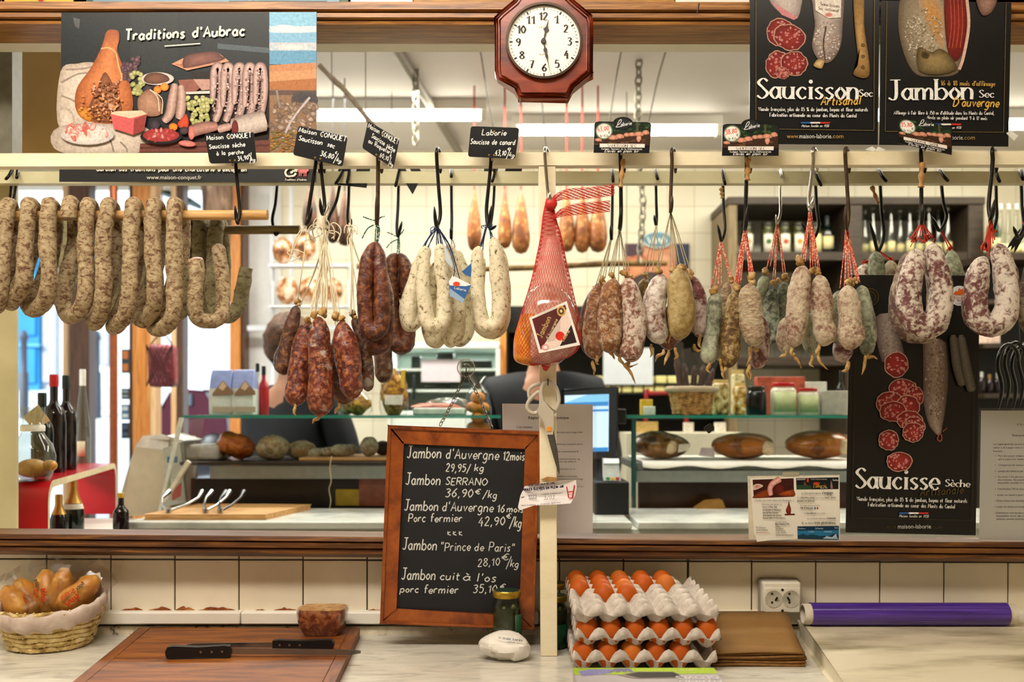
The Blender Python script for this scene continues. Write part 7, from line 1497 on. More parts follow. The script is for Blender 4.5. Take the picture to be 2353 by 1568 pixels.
# ---- strip posters over the head moulding
d=2.29
r=thing('blue_poster','lower edge of a blue poster with white print above the head moulding','poster',tuple(P(500,26,d)))
MB().prism([P(x,y,d)for x,y in((199,25),(800,24),(800,-90),(199,-90))],(0,.0008,0)).build('sheet',flat('poster_blue','#5d8294',.35,var=.25,vs=5),r);A=Art(d)
A.poly([(199,14),(330,8),(440,16),(520,12),(520,24),(199,25)],'#6d97ab');A.poly([(780,0),(800,0),(800,24),(770,24)],'#3f6238');A.poly([(200,0),(214,0),(212,24),(200,25)],'#2c4a4a');A.rect(526,2,752,12,'#3a4347');A.type('EN 88 • 12800     NAUCELLE • FRANCE • Tél. 65.69.20.20 • Fax 65.72.20.57',530,10.5,8,'#e6e4da',218);A.type('Les tripoux Charles SAVY sont cuisinés et distribués par la Conserverie de Naucelle',534,20.5,6,'#cfd9da',214)
A.write('NAUCELLOISE',(574,0),(752,-3),16,'#e9ebe6',4,1);A.build('lettering',r,m_print)
r=thing('yellow_sign','lower corner of a yellow sign with red writing, top left corner of the photo','sign',tuple(P(90,20,d)))
MB().prism([P(x,y,d-.006)for x,y in((2,22),(168,19),(170,-90),(6,-90))],(0,.004,0)).build('board',flat('sign_yellow','#e0a326',.4,var=.08),r);A=Art(d-.006);A.line([(4,-6),(8,6),(6,-4)],6,'#a8281c',4);A.line([(84,-10),(92,2),(100,-2),(98,-10)],5,'#b02c1c',4);A.build('lettering',r,m_print)
for x0,x1,lb in((806,948,'white card between the blue poster and the varnished board above the moulding'),(1550,1722,'white card right of the varnished board above the moulding')):tag(front(x0,-90,x1,27,2.285,.003).build('white_card',flat('card_blank','#ebe7de',.5,var=.03)),lb,'card')
tag(MB().tube([P(1602,32,2.18),P(1606,8,2.18)],[.0012,.0022],6).build('nail',m_iron),'bent nail standing on the head moulding right of the clock','nail')
# ---- wall clock
d=2.15;c=(1250,96);r=thing('wall_clock','wooden eight-sided wall clock with white face showing about half past twelve','clock',tuple(P(1250,222,2.18)))
m_mah=wood('mahogany','#4a1709','#7d2d14','#a04520',.25,(3,12,12),.08,2.0)
def octo(cx_,cy_,k):
 pts=[]
 for x,y in((-73,-96),(-40,-118),(40,-118),(73,-96)):pts.append((cx_+x*k,cy_+y*k))
 return pts
outl=[(1182,0),(1206,-24),(1294,-24),(1320,2),(1358,34),(1363,50),(1362,168),(1352,176),(1318,204),(1305,222),(1194,222),(1182,204),(1144,178),(1137,164),(1137,40),(1146,30)]
cen=(1250,98)
def shell(k,dd0,dd1,nm,mat):
 pts=[(cen[0]+(x-cen[0])*k,cen[1]+(y-cen[1])*k)for x,y in outl];return MB().prism([P(x,y,dd0)for x,y in pts],(0,dd1-dd0,0)).build(nm,mat,r,bevel=.004)
shell(1,2.165,2.20,'case',m_mah);shell(.955,2.152,2.165,'case_step',m_mah);shell(.90,2.140,2.152,'case_front',m_mah)
q=P(1250,96,2.139);R=84*2.139/F
MB().lathe(q,[(R*1.0,0),(R*1.045,.002),(R*1.045,.010),(R*.985,.010),(R*.975,.002)],64,(0,-1,0)).build('bezel',flat('bezel_bronze','#3a2a1c',.3,.6),r,ang=30)
MB().lathe(q,[(0,.0),(R*.99,0),(R*.99,.002),(0,.002)],64,(0,-1,0)).build('dial',flat('dial_white','#f4efe2',.4,var=.02),r)
A=Art(2.1365)
for i in range(60):
 a=math.radians(i*6);big=i%5==0;r0,r1=(72,79)if big else(74,78)
 A.line([(1250+r0*math.sin(a),96-r0*math.cos(a)),(1250+r1*math.sin(a),96-r1*math.cos(a))],3.2 if big else .8,'#2a211c')
for n_ in range(1,13):
 a=math.radians(n_*30-1);x,y=1250+59*math.sin(a),96-59*math.cos(a);s_=str(n_);w_=9 if len(s_)==1 else 18
 A.write(s_,(x-w_/2,y+8.5),(x+w_/2,y+8.5),17,'#2e241e',3.4,1)
A.write('KIENZLE',(1238,64),(1262,64),3.5,'#b9aa90',.6);A.write('QUARTZ',(1239,126),(1259,126),3.2,'#b9aa90',.6);A.build('numerals',r,m_print)
def hand(nm,pts,dd):A=Art(dd);[A.poly(p,'#2a1c14',sm)for p,sm in pts];A.build(nm,r,flat('hand_black','#251a14',.4))
def rotp(pts,ang):ca,sa=math.cos(ang),math.sin(ang);return[(1249+x*ca-y*sa,95+x*sa+y*ca)for x,y in pts]
MB().prism([P(x,y,2.134)for x,y in rotp([(-1.5,0),(-2,-22),(-7,-28),(-2,-34),(0,-54),(2,-34),(7,-28),(2,-22),(1.5,0)],.22)],(0,.0007,0)).build('hour_hand',flat('hand_black','#251a14',.4),r)
MB().prism([P(x,y,2.1325)for x,y in rotp([(-1.6,8),(-1.6,-14),(-5,-20),(-1.8,-26),(-3.5,-34),(-1,-42),(0,-78),(1,-42),(3.5,-34),(1.8,-26),(5,-20),(1.6,-14),(1.6,8)],math.radians(168))],(0,.0007,0)).build('minute_hand',MATS['hand_black'],r)
MB().lathe(P(1249,95,2.1345),[(0,0),(.006,0),(.005,.004),(0,.004)],20,(0,-1,0)).build('hub',MATS['hand_black'],r)
# ---- chalkboard hanging from the suction cup
d=2.16;mx=lambda x,y:(860+x*.3188,960+y*.3188)
r=thing('chalkboard','framed chalkboard price list of hams hanging on a chain left of the cream post','chalkboard',tuple(P(1058,1440,d)))
o4=[mx(103,60),mx(1198,104),mx(1150,1528),mx(45,1484)];i4=[mx(208,184),mx(1092,222),mx(1050,1425),mx(163,1382)]
m_frame=wood('cherry_frame','#552104','#88400c','#a2561a',.35,(6,6,6),.08,3.5)
mb=MB();dep=.020;lean=lambda p:p
for k in range(4):
 a,b,e,f_=o4[k],o4[(k+1)%4],i4[(k+1)%4],i4[k];mb.prism([P(*p,d)for p in(a,b,e,f_)],(0,dep,0))
mb.build('frame',m_frame,r,bevel=.0025)
mb=MB()
for k in range(4):
 def inl(p,q,t_):return(p[0]+(q[0]-p[0])*t_,p[1]+(q[1]-p[1])*t_)
 a,b=o4[k],o4[(k+1)%4];e,f_=inl(b,i4[(k+1)%4],.16),inl(a,i4[k],.16);mb.prism([P(*p,d-.004)for p in(a,b,e,f_)],(0,.006,0))
mb.build('frame_bead',m_frame,r,bevel=.002)
MB().prism([P(*p,d+.006)for p in i4],(0,.01,0)).build('slate',mottle('slate_board',[(.35,'#0b0c11'),(.65,'#15161c')],6,6,.6,.02),r,smooth=False)
A=Art(d+.006,mx);ck='#d3d3cc'
for t_,p0,p1,h,w_ in(('Jambon',(236,290),(480,292),82,2.6),("d'Auvergne",(516,294),(894,304),72,2.4),('12mois',(928,306),(1080,308),62,2.4),('29,95/',(516,388),(690,392),56,2.3),('kg',(722,384),(786,386),52,2.3),
 ('Jambon',(226,482),(474,486),80,2.6),('SERRANO',(514,484),(812,490),52,2.3),('36,90',(512,570),(706,576),58,2.4),('€',(722,552),(762,552),36,2),('/kg',(782,578),(880,584),54,2.2),
 ('Jambon',(216,668),(458,672),74,2.6),("d'Auvergne",(490,672),(854,680),66,2.4),('16',(886,682),(936,682),56,2.3),('mois',(956,682),(1072,684),48,2.4),('Porc',(246,752),(366,752),58,2.3),('fermier',(404,752),(630,752),56,2.3),('42,90',(750,780),(938,776),60,2.4),('€',(948,728),(984,726),34,2),('/kg',(976,786),(1056,794),72,2.4),
 ('Jambon',(204,950),(448,956),80,2.6),('"Prince',(478,962),(690,960),62,2.1),('de',(722,960),(786,960),56,2),('Paris"',(826,962),(1006,968),62,2.1),('28,10',(746,1074),(902,1066),54,2),('€',(914,1032),(966,1026),44,1.9),('/',(950,1080),(990,1074),70,1.9),('kg',(980,1074),(1036,1080),54,2),
 ('Jambon',(196,1166),(438,1170),78,2.6),('cuit',(474,1170),(610,1172),56,2.5),('à',(638,1176),(690,1176),56,2.5),("l'os",(738,1182),(872,1186),60,2.5),('porc',(186,1260),(316,1262),48,2.4),('fermier',(358,1266),(602,1268),56,2.4),('35,10',(712,1262),(880,1264),56,2.3),('€',(902,1240),(940,1240),40,2)):
 A.write(t_,p0,p1,h,ck,w_/.3188,0,.14,1.0)
for x in(526,566,608):A.line([(x+22,824),(x,836),(x+26,850)],7,ck);A.line([(x+4,820),(x+8,848)],6,ck)
A.build('chalk_lettering',r,printed('chalk',.9,.3,.1,300))
r=thing('suction_hook','clear plastic suction cup stuck on the window pane above the chalkboard','suction hook',tuple(P(1071,866,2.25)))
q=P(1071,846,2.2585);m_cup=clear('clear_rubber','#f3f6f1',.10,.08)
mb=MB();mb.lathe(q,[(0,.001),(.020,.0),(.0205,.003),(.016,.007),(.010,.010),(.009,.016),(.011,.018),(.008,.021),(0,.021)],32,(0,-1,0));mb.build('cup',m_cup,r,ang=60)
mb=MB();mb.lathe(q,[(.0190,.001),(.0208,.001),(.0208,.004),(.0190,.004)],32,(0,-1,0));mb.build('cup_rim',flat('rim_rubber','#d9d4c6',.15,alpha=.85,var=0),r)
MB().tube(crom([tuple(P(x,y,dd))for x,y,dd in((1071,846,2.232),(1071,854,2.225),(1069,860,2.222),(1071,865,2.226),(1074,862,2.232))],5),.0012,6).build('wire_hook',m_iron,r)
m_ch=flat('chain_bronze','#6b6252',.35,.8)
chain([P(1068,864,2.226),P(1040,925,2.20),P(1011,978,d+.006)],.013,.0010,'board_chain','left strand of the thin chain holding the chalkboard',m_ch);chain([P(1074,864,2.226),P(1100,912,2.20),P(1131,986,d+.006)],.013,.0010,'board_chain','right strand of the thin chain holding the chalkboard',m_ch)
# ---- notices on the pane
m_paper=flat('notice_paper','#e0d8d6',.55,var=.05,vs=8);m_sleeve=clear('sleeve_film','#fafafa',.04,.2)
d=2.245;r=thing('rules_notice','printed shop-rules sheet in a clear sleeve behind the scissors','notice',tuple(P(1264,1228,d)))
MB().prism([P(x,y,d)for x,y in((1160,1228),(1362,1226),(1362,930),(1154,928))],(0,.001,0)).build('sheet',m_paper,r)
MB().prism([P(x,y,d-.0012)for x,y in((1158,1230),(1372,1232),(1371,929),(1156,927))],(0,.0004,0)).build('clear_sleeve',m_sleeve,r)
A=Art(d);A.type('Règles         en boutique',1214,963,8,'#3f3a3e',93,bold=.02);A.type('1) les couteaux',1187,984,7,'#4a454a',37,bold=.01)
for y,t_,x1 in((995.5,'même place après usage ( lame',1339),(1023,'tranche pas, quelqu\'en soit la',1339),(1040,'rester concentré sur la',1329),(1057,'si la machine tourne : ne',1333),(1063,'pas celui qui utilise la',1324),(1080,'un intervient sur la',1322),(1097,'les enfants en particulier',1327),(1103,'à interrompre le tranchage',1340),(1120,'les mesures proches de',1340)):A.type(t_,x1,y,5.6,'#5d565a',min(64,x1-1274),'r')
A.build('lettering',r,m_print)
d=2.245;r=thing('hygiene_notice','grey-white hygiene notice in a sleeve at the right edge of the window','notice',tuple(P(2320,1243,d)))
MB().prism([P(x,y,d)for x,y in((2250,1240),(2470,1243),(2470,944),(2255,944))],(0,.001,0)).build('sheet',flat('notice_grey','#c4c2bb',.5,var=.04,vs=8),r)
MB().prism([P(x,y,d-.0012)for x,y in((2245,1240),(2480,1246),(2480,938),(2250,938))],(0,.0004,0)).build('clear_sleeve',m_sleeve,r);A=Art(d);g_='#4a4a4c'
A.type('A la vente',2336,978,8,g_);A.type('Note pour les vendeurs',2326,1003,6.5,g_,bold=.02)
for x,y,t_ in((2282,1023,'Les règles générales de précaution'),(2282,1031,'métier » de 5 pages remis à chacun'),(2282,1039,'boutique :'),(2294,1050,'Port du masque obligatoire dès'),(2294,1057.5,'qu\'il y a plus d\'un vendeur'),(2294,1071,'Changement de masque au moins'),(2294,1085,'Lavage des mains ou gel hydro'),(2293,1098,'Au moins 2 fois par jour, désinf'),(2293,1105,'des couteaux, des poignées de'),(2293,1112,'(immeuble, chambre froide), bo'),(2292,1126,'Désinfection TPE et caisse entre'),(2292,1140,'Inciter les clients à payer en ca'),(2291,1153,'Éviter autant que possible l\'en'),(2291,1167,'Lister les clients sur la paillasse'),(2290,1181,'Désinfecter tous les jours, la ma'),(2290,1188,'susceptibles d\'avoir été touchées'),(2290,1195,'paillasse, vitrines (extérieur) po')):A.type(t_,x,y,6,g_)
for y in(1050,1071,1085,1098,1126,1140,1153,1167,1181):A.rect(2286,y-2.4,2288.5,y-1.6,g_)
A.build('lettering',r,m_print)
d=2.212;r=thing('leaflet','white two-column leaflet with meat pictures taped low on the window pane','leaflet',tuple(P(1827,1242,d)))
mz=lambda x,y:(1700+x*.1084,1080+y*.1084);m_leaf=flat('leaflet_white','#dcd6ca',.45,var=.03,vs=10)
out=[mz(*p)for p in((222,172),(1170,155),(2110,125),(2115,800),(2105,1500),(1230,1470),(700,1490),(365,1528),(300,1330),(255,700))]
MB().prism([P(x,y,d)for x,y in out[::-1]],(0,.0008,0)).build('sheet',m_leaf,r)
MB().prism([P(*mz(*p),d+.001)for p in((190,1480),(2125,1500),(2115,110),(165,135))],(0,.0005,0)).build('backing_sheet',flat('backing_cream','#c9bfa8',.5),r)
A=Art(d,mz);A.poly([(270,212),(1140,180),(1152,570),(295,605)],'#3a1512');A.blob([(290,560),(400,480),(620,420),(640,570),(300,600)],'#8f3f14','#5d2410');A.ribbon([(860,190),(700,290),(640,400),(660,545)],[70,60,55,50],'#e0aaa0','#b06a5c');A.blob([(760,320),(900,300),(960,420),(880,520),(720,500)],'#6b1f18','#3a100e');A.blob([(820,540),(900,470),(1100,420),(1150,440),(1150,560)],'#b0521c','#5d240e');A.blob([(290,330),(400,300),(490,350),(300,430)],'#b5604a','#d9c9bc')
A.poly([(1192,178),(2092,160),(2092,410),(1200,420)],'#141a1c');A.rect(1420,180,1460,260,'#b8432a');A.oval(1625,295,80,38,'#c8471f','#7d2a14');A.blob([(1370,230),(1420,320),(1400,400),(1340,400),(1345,320)],'#7d4030','#3a1d18');A.blob([(1930,220),(1965,330),(1970,400),(1920,400)],'#a58078','#5d4038');A.poly([(1200,320),(1500,330),(1520,415),(1200,418)],'#26402c')
A.poly([(1220,1200),(2100,1190),(2100,1490),(1225,1468)],'#12304a');A.poly([(1222,1290),(2100,1280),(2100,1400),(1222,1400)],'#1f6a94');A.poly([(1224,1400),(1340,1355),(1420,1390),(1560,1375),(1760,1410),(1900,1400),(2040,1330),(2100,1400),(2100,1490),(1226,1468)],'#16364a');A.poly([(1760,1460),(1850,1400),(1880,1420),(1960,1430),(2040,1350),(2060,1440),(2100,1470)],'#9fb4c0')
A.blob([(1040,676),(1058,740),(1085,840),(1070,930),(1010,940),(975,860),(1015,760)],'#8f3420','#4a1812');A.poly([(950,935),(1160,930),(1165,962),(952,966)],'#5d1f18');A.rect(1580,792,1606,842,'#2a4a8a');A.rect(1632,792,1660,842,'#a8322c')
A.build('picture',r,m_print);A=Art(d-.003,mz);g_='#3d3a38';k=1/.1084
def lt(x,y,h,t_,w_,b=0,c=g_):A.type(t_,x,y,h,c,w_,bold=b)
lt(300,668,60,'« Goûtez aux vraies valeurs de l\'Auvergne... »',850)
for x,y,t_,w_,b in((470,750,'Découvrez notre gamme Lou',420,0),(480,812,'Pastrou en',140,0),(630,808,'Frais, Cuit,',160,.02),(484,868,'en Saucisse et Saucisson',390,.02),(484,930,'Secs de Porc Fermier',335,.02),(490,988,'et en Jambon Sec de Porc',395,.02),(490,1045,'Fermier affiné 15 mois minimum',480,.01),(750,1128,'Charcuterie Laborie',240,0),(752,1172,'Maison fondée en 1932',295,.02),(755,1220,'Le Bourg',100,0),(757,1265,'15290 PARLAN',165,0),(757,1310,'Tél. 04 71 46 12 10',205,0),(760,1355,'Fax. 04 71 46 10 40',215,0),(762,1402,'charcuterie-laborie@wanadoo.fr',380,0),(340,1245,'Plus d\'informations',215,0),(342,1298,'sur notre site internet',255,0)):lt(x,y,58,t_,w_,b)
lt(345,1350,48,'www.maison-laborie.com',290,0,'#a8483c');lt(1305,520,72,'La Charcuterie Laborie',410);lt(1742,515,82,'s\'engage',232,.02);lt(1215,610,52,'Sur le',70);lt(1295,610,60,'bien-être animal',290,.02);lt(1600,608,44,'avec un élevage',190);lt(1800,608,60,'local',85,.02);lt(1896,608,44,'de',30);lt(1936,606,60,'porcs',98,.02);lt(1215,680,60,'fermiers en plein air',370,.02)
lt(1282,770,48,'Sur l\'origine des porcs et truites',410);lt(1282,835,66,'100 % français',268,.02);lt(1360,940,50,'Sur',40);lt(1410,940,62,'l\'excellence',205,.02);lt(1630,938,46,'de nos produits',185);lt(1432,1050,46,'Sur nos méthodes de fabrication',400);lt(1845,1046,60,'artisanales',190,.02);lt(1320,1152,66,'Et, ce, depuis',245);lt(1580,1150,84,'trois générations.',460,.02)
for x,y,t_,w_ in((1236,1262,'Excellence',155),(1598,1260,'Raffinement',172),(2006,1246,'Respect',78),(1448,1330,'Tradition',126),(1784,1328,'Authenticité',168)):lt(x,y,52,t_,w_,0,'#a9c0cc')
lt(1500,214,34,'CHARCUTERIE D\'AUVERGNE',345,0,'#b9b4ac');A.write('Laborie',(1560,378),(1820,370),70,'#b0852f',11,0,.3);A.write('Authenticité',(1206,220),(1385,215),40,'#b9b4ac',6,0,.3);A.write('Tradition',(1960,235),(2085,240),40,'#b9b4ac',6,0,.3);lt(1705,396,40,'depuis 1932',150,0,'#d9d4cc');A.build('lettering',r,m_print)
MB().prism([P(*mz(*p),d-.0012)for p in((905,125),(1255,118),(1250,45),(910,50))],(0,.0004,0)).build('clear_tape',flat('tape_yellowish','#a8a086',.3,alpha=.8,var=0),r)
# dark smear stuck on the pane
mb=MB();mb.prism([P(1630+11*(1+.25*math.sin(i*2.1))*math.cos(i*.45),985+10*(1+.2*math.cos(i*1.7))*math.sin(i*.45),2.257)for i in range(14)],(0,.002,0));tag(mb.build('dark_blob',flat('smear','#25241f',.6)),'dark blob stuck on the pane above the left two wrapped hams','stain')
# ---- scissors on the post
d=2.062;r=thing('scissors','pair of grey-handled scissors hanging from a nail on the cream post','scissors',tuple(P(1260,880,d)))
m_hnd=flat('scissor_plastic','#b5ab9a',.4,var=.04);m_bld=flat('scissor_blade','#6b6a68',.28,.85,var=.1)
def loop(pts,rr,nm):q=crom([tuple(P(x,y,d))for x,y in pts],5,True);q.append(q[0]);MB().tube(q,rr*d/F,8,cap=False).build(nm,m_hnd,r)
loop([(1262,878),(1278,892),(1284,920),(1276,944),(1264,950),(1252,938),(1244,908),(1248,884)],4.6,'handle');loop([(1240,902),(1228,908),(1214,924),(1212,940),(1224,950),(1238,946),(1243,928)],4.4,'handle')
MB().tube(crom([tuple(P(x,y,d+.004))for x,y in((1243,882),(1228,886),(1216,896),(1216,914),(1222,922))],5),4*d/F,8).build('handle_bow',m_hnd,r)
MB().prism([P(x,y,d-.004)for x,y in((1236,944),(1250,926),(1274,944),(1272,985),(1268,996),(1258,996),(1248,975))],(0,.010,0)).build('shank',m_hnd,r,bevel=.003)
MB().prism([P(x,y,d-.002)for x,y in((1256,994),(1270,990),(1278,1030),(1286,1080),(1285,1093),(1276,1066),(1264,1024))],(0,.002,0)).build('blade',m_bld,r);MB().prism([P(x,y,d+.001)for x,y in((1258,994),(1272,990),(1281,1034),(1286,1078),(1282,1086),(1266,1024))],(0,.002,0)).build('blade',m_bld,r)
MB().prism([P(x,y,d-.0055)for x,y in((1256,982),(1266,981),(1267,991),(1257,992))],(0,.002,0)).build('orange_square',flat('orange_tab','#d98a1c',.4),r)
tag(MB().tube([P(1259,872,2.082),P(1259,872,2.05),P(1259,886,2.046)],.0016,6).build('nail',m_iron),'dark nail in the cream post holding the scissors','nail')
# ---- egg label stuck round the post
d=2.056;r=thing('egg_label','torn white egg-farm label with a red letter stuck across the cream post','label',tuple(P(1255,1165,d)))
lq=[(1206,1118),(1240,1112),(1300,1104),(1324,1104),(1326,1120),(1322,1140),(1312,1158),(1280,1160),(1228,1162),(1196,1174),(1190,1168),(1196,1140)]
mb=MB();mb.prism([P(x,y,d)for x,y in lq[::-1]],(0,.0007,0));bend=lambda p:Vector((p.x,p.y+(.0 if abs(p.x-P(1260,0,d).x)<.024 else(abs(p.x-P(1260,0,d).x)-.024)*.3),p.z));mb.xform(bend);mb.build('label_paper',flat('label_paper','#e6dfdd',.5,var=.04),r)
lz=lambda x,y:(1120+x*.28058,820+y*.28058);A=Art(d,lz);A.write('12330 SAINT FELIX DE LUNEL',(336,1062),(556,1040),13,'#3a2f48',3.9);A.write('POULES ÉLEVÉES EN PLEIN AIR',(288,1102),(624,1072),18,'#241c3a',6.1);A.write('Catégorie A - FR 12 337 SAP',(312,1116),(446,1102),9,'#8a8490',2.1);A.write('Numéro de lot',(336,1145),(400,1138),10,'#6b6570',2.1);A.write('A consommer de préférence avant le',(446,1132),(616,1120),10,'#6b6570',2.1);A.write('1066',(334,1172),(402,1168),30,'#8d888c',3.9,0,.3);A.write('3/03',(460,1172),(546,1164),30,'#8d888c',3.9,0,.3);A.write('Calibre',(278,1162),(304,1152),10,'#6b6570',2.1);A.write('Oeufs à conserver au réfrigérateur après achat',(280,1226),(600,1196),9,'#8a8490',2.1)
A.line([(668,1162),(650,1066)],9.3,'#c8282c');A.line([(698,1160),(716,1056)],11.4,'#c8282c');A.line([(660,1060),(690,1064),(718,1056)],0.4,'#c8282c');A.line([(674,1162),(704,1160)],8.6,'#c8282c');A.line([(664,1110),(706,1108)],8.6,'#c8282c');A.k+=0
A.mb.xform(bend);A.build('lettering',r,m_print)
tag(MB().prism([P(x,y,2.079)for x,y in((1242,1103),(1262,1106),(1284,1108),(1278,1098),(1258,1096))],(0,.0006,0)).build('tape_remnant',m_tape),'scrap of brown tape above the egg label on the cream post','tape')
# ================================================================ ON THE WORKTOP
CT=.9005
def cw(px,py,z=CT):
 """point on the worktop seen at this pixel"""
 d=(ZC-z)*F/(py-HY);return P(px,py,d)
# ---- bread basket at left
q=cw(118,1508);q.z=CT;q.y+=.10;q.x=P(116,0,q.y).x
r=thing('bread_basket','oval wicker basket with pink cloth lining full of wrapped pastries','basket',tuple(q))
m_willow=mottle('willow',[(.33,'#8a6a30'),(.5,'#cdb272'),(.7,'#e6d49c')],45,4,.55,.4)
rx,ry,h=.080,.083,.090
weave_basket(q,rx,ry,h,m_willow,8,14,1.38).build('weave',m_willow,r)
mb=MB()
for i in range(40):
 a=2*math.pi*i/40;mb.tube([(q.x+rx*k*math.cos(a),q.y+ry*k*math.sin(a),q.z+.002+h*u)for u,k in((0,1),(.5,1.19),(1,1.38))],.0024,5)
mb.build('stakes',m_willow,r);MB().lathe(q,[(0,.0005),(rx,.0005),(rx,.005),(0,.005)],28).build('bottom',m_willow,r)
m_lin=mottle('pink_linen',[(.35,'#b5a093'),(.6,'#d2c0b4'),(.75,'#dccdc0')],25,5,.9,.3)
mb=MB();n=48;vs=[];prof=[(1.33,.74,.004),(1.39,.80,.006),(1.44,.95,.004),(1.45,1.10,.003),(1.38,1.18,.003),(1.28,1.10,.002),(1.2,.7,.002)]
for k,z,am in prof:
 for i in range(n):
  a=2*math.pi*i/n;w_=1+.018*math.sin(i*2.3)*(z<1);tilt=.018*math.sin(a);vs.append((q.x+rx*k*w_*math.cos(a),q.y+ry*k*w_*math.sin(a),q.z+h*z+am*math.sin(i*1.9)+tilt*(z>.5)))
mb.add(vs,[(j*n+i,j*n+(i+1)%n,(j+1)*n+(i+1)%n,(j+1)*n+i)for j in range(len(prof)-1)for i in range(n)]);mb.build('cloth_lining',m_lin,r,ang=0,solid=.002)
m_pastry=meat('golden_pastry','#b8742a','#cf9038','#e6b35c','#8a4c1c',.4,.25,40,16,.4,.2);m_bag=clear('pastry_bag','#fafafa',.05,.15)
pas=((-.072,.02,32,.055,'wrapped pastry leaning left, second from the left in the cloth-lined basket',-.5,-.3),(-.040,.045,8,.06,'wrapped pastry standing at the back left of the cloth-lined basket',-.1,-.1),(-.005,.05,-4,.062,'wrapped pastry standing upright at the back middle of the cloth-lined basket',.1,0),(.03,.0,-52,.065,'largest wrapped pastry lying across the front right of the cloth-lined basket',1.0,.1),(.055,.05,-30,.055,'wrapped pastry at the back right of the cloth-lined basket, with a white tag',.6,.1),(-.092,-.01,40,.05,'wrapped pastry furthest left in the cloth-lined basket',-.7,-.2))
for i,(dx,dy,tilt,L,lb,ln,_)in enumerate(pas):
 base=q+Vector((dx*.62,dy*.8,.066 if i!=3 else .082));a=math.radians(-tilt);dirv=Vector((math.sin(a),.25,math.cos(a))).normalized();top=base+dirv*L*1.55;sd=dirv.cross(Vector((0,1,0))).normalized()
 t=thing('wrapped_pastry',lb,'pastry',tuple(base),'wrapped pastries in the basket')
 pts=[base.lerp(top,k/10)for k in range(11)];MB().tube(pts,[.012,.021,.025,.026,.026,.026,.026,.025,.022,.017,.009],14,nzamp=.2,nzf=45,seed=i).build('pastry',m_pastry,t)
 mb=MB();e0=base-dirv*.012;e1=top+dirv*.028
 vs=[];
 for k in range(9):
  u=k/8;c=e0.lerp(e1,u);wv=.037*(1+.12*math.sin(k*1.9+i));dp=.030*math.sin(math.pi*min(1,max(.06,u*1.02)))**.5
  vs+=[c-sd*wv,c-sd*wv*.5+Vector((0,-dp,0)),c+sd*wv*.5+Vector((0,-dp*1.05,0)),c+sd*wv,c+sd*wv*.5+Vector((0,dp,0)),c-sd*wv*.5+Vector((0,dp,0))]
 mb.add(vs,[(k*6+j,k*6+(j+1)%6,k*6+6+(j+1)%6,k*6+6+j)for k in range(8)for j in range(6)]);mb.build('clear_bag',m_bag,t,ang=15)
 if i in(0,1,3):
  class BArt(Art):
   def pt(s,x,y):return base+dirv*(x*L*1.5/100)+sd*(y*.09/100)+Vector((0,-.033-s.k*1e-5,0))
  B_=BArt(2);B_.write('Anis',(22,-18)if i!=3 else(62,-30),(52,-8)if i!=3 else(84,-30),42,'#c8321c',.0,0,.3)if False else None
  for(x0,y0),(x1,y1),hh,cc,tt in(((30,-4),(62,-4),44,'#c22d18','Anis'),((66,10),(86,10),16,'#5a4a3c','100g'),((28,14),(62,14),14,'#c9582c','VENDEEN')):
   B_.write(tt,(x0,y0),(x1,y1),16 if hh>20 else 8,cc,3.2 if hh>20 else 1.8)
  B_.build('lettering',t,m_print)
 if i==4:MB().prism([top+Vector((-.004,-.026,-.010)),top+Vector((.022,-.024,-.002)),top+Vector((.018,-.024,.016)),top+Vector((-.008,-.026,.008))],(0,-.0006,0)).build('paper_tag',m_labw,t)
# ---- wooden carving board with knives
bz=.9205;bl,br_,fr,fl=cw(318,1443,bz),cw(829,1441,bz),cw(754,1600,bz),cw(128,1600,bz)
bl.y=min(bl.y,2.262);br_.y=min(br_.y,2.262);bl=P(320,0,bl.y);br_=P(827,0,br_.y);fl=Vector((fl.x,fl.y,0));fr=Vector((fr.x,fr.y,0))
m_carve=wood('carving_board','#4a2004','#7d420c','#a0601a',.55,(2.2,14,14),.08,2.6);m_carve2=wood('carving_board_end','#4a2004','#753c0a','#935516',.55,(14,3,14),.08,2.6)
r=thing('carving_board','large reddish-brown wooden carving board with two knives on it','board',tuple(((bl+br_+fl+fr)/4).xy)+(CT,))
def bp(u,v,z=CT):p=(bl.lerp(br_,u)).lerp(fl.lerp(fr,u),v);return Vector((p.x,p.y,z))
def slabq(u0,u1,nm,mt,rot=0):MB().prism([bp(u0,1),bp(u1,1),bp(u1,0),bp(u0,0)],(0,0,bz-CT)).build(nm,mt,r,bevel=.0015)
slabq(0,.048,'end_strip',m_carve2);slabq(.0495,.952,'panel',m_carve);slabq(.9535,1,'end_strip',m_carve2)
m_blade=flat('knife_blade','#8c8a86',.22,.9,var=.08);m_khandle=flat('knife_handle','#0f0f11',.38,var=.05)
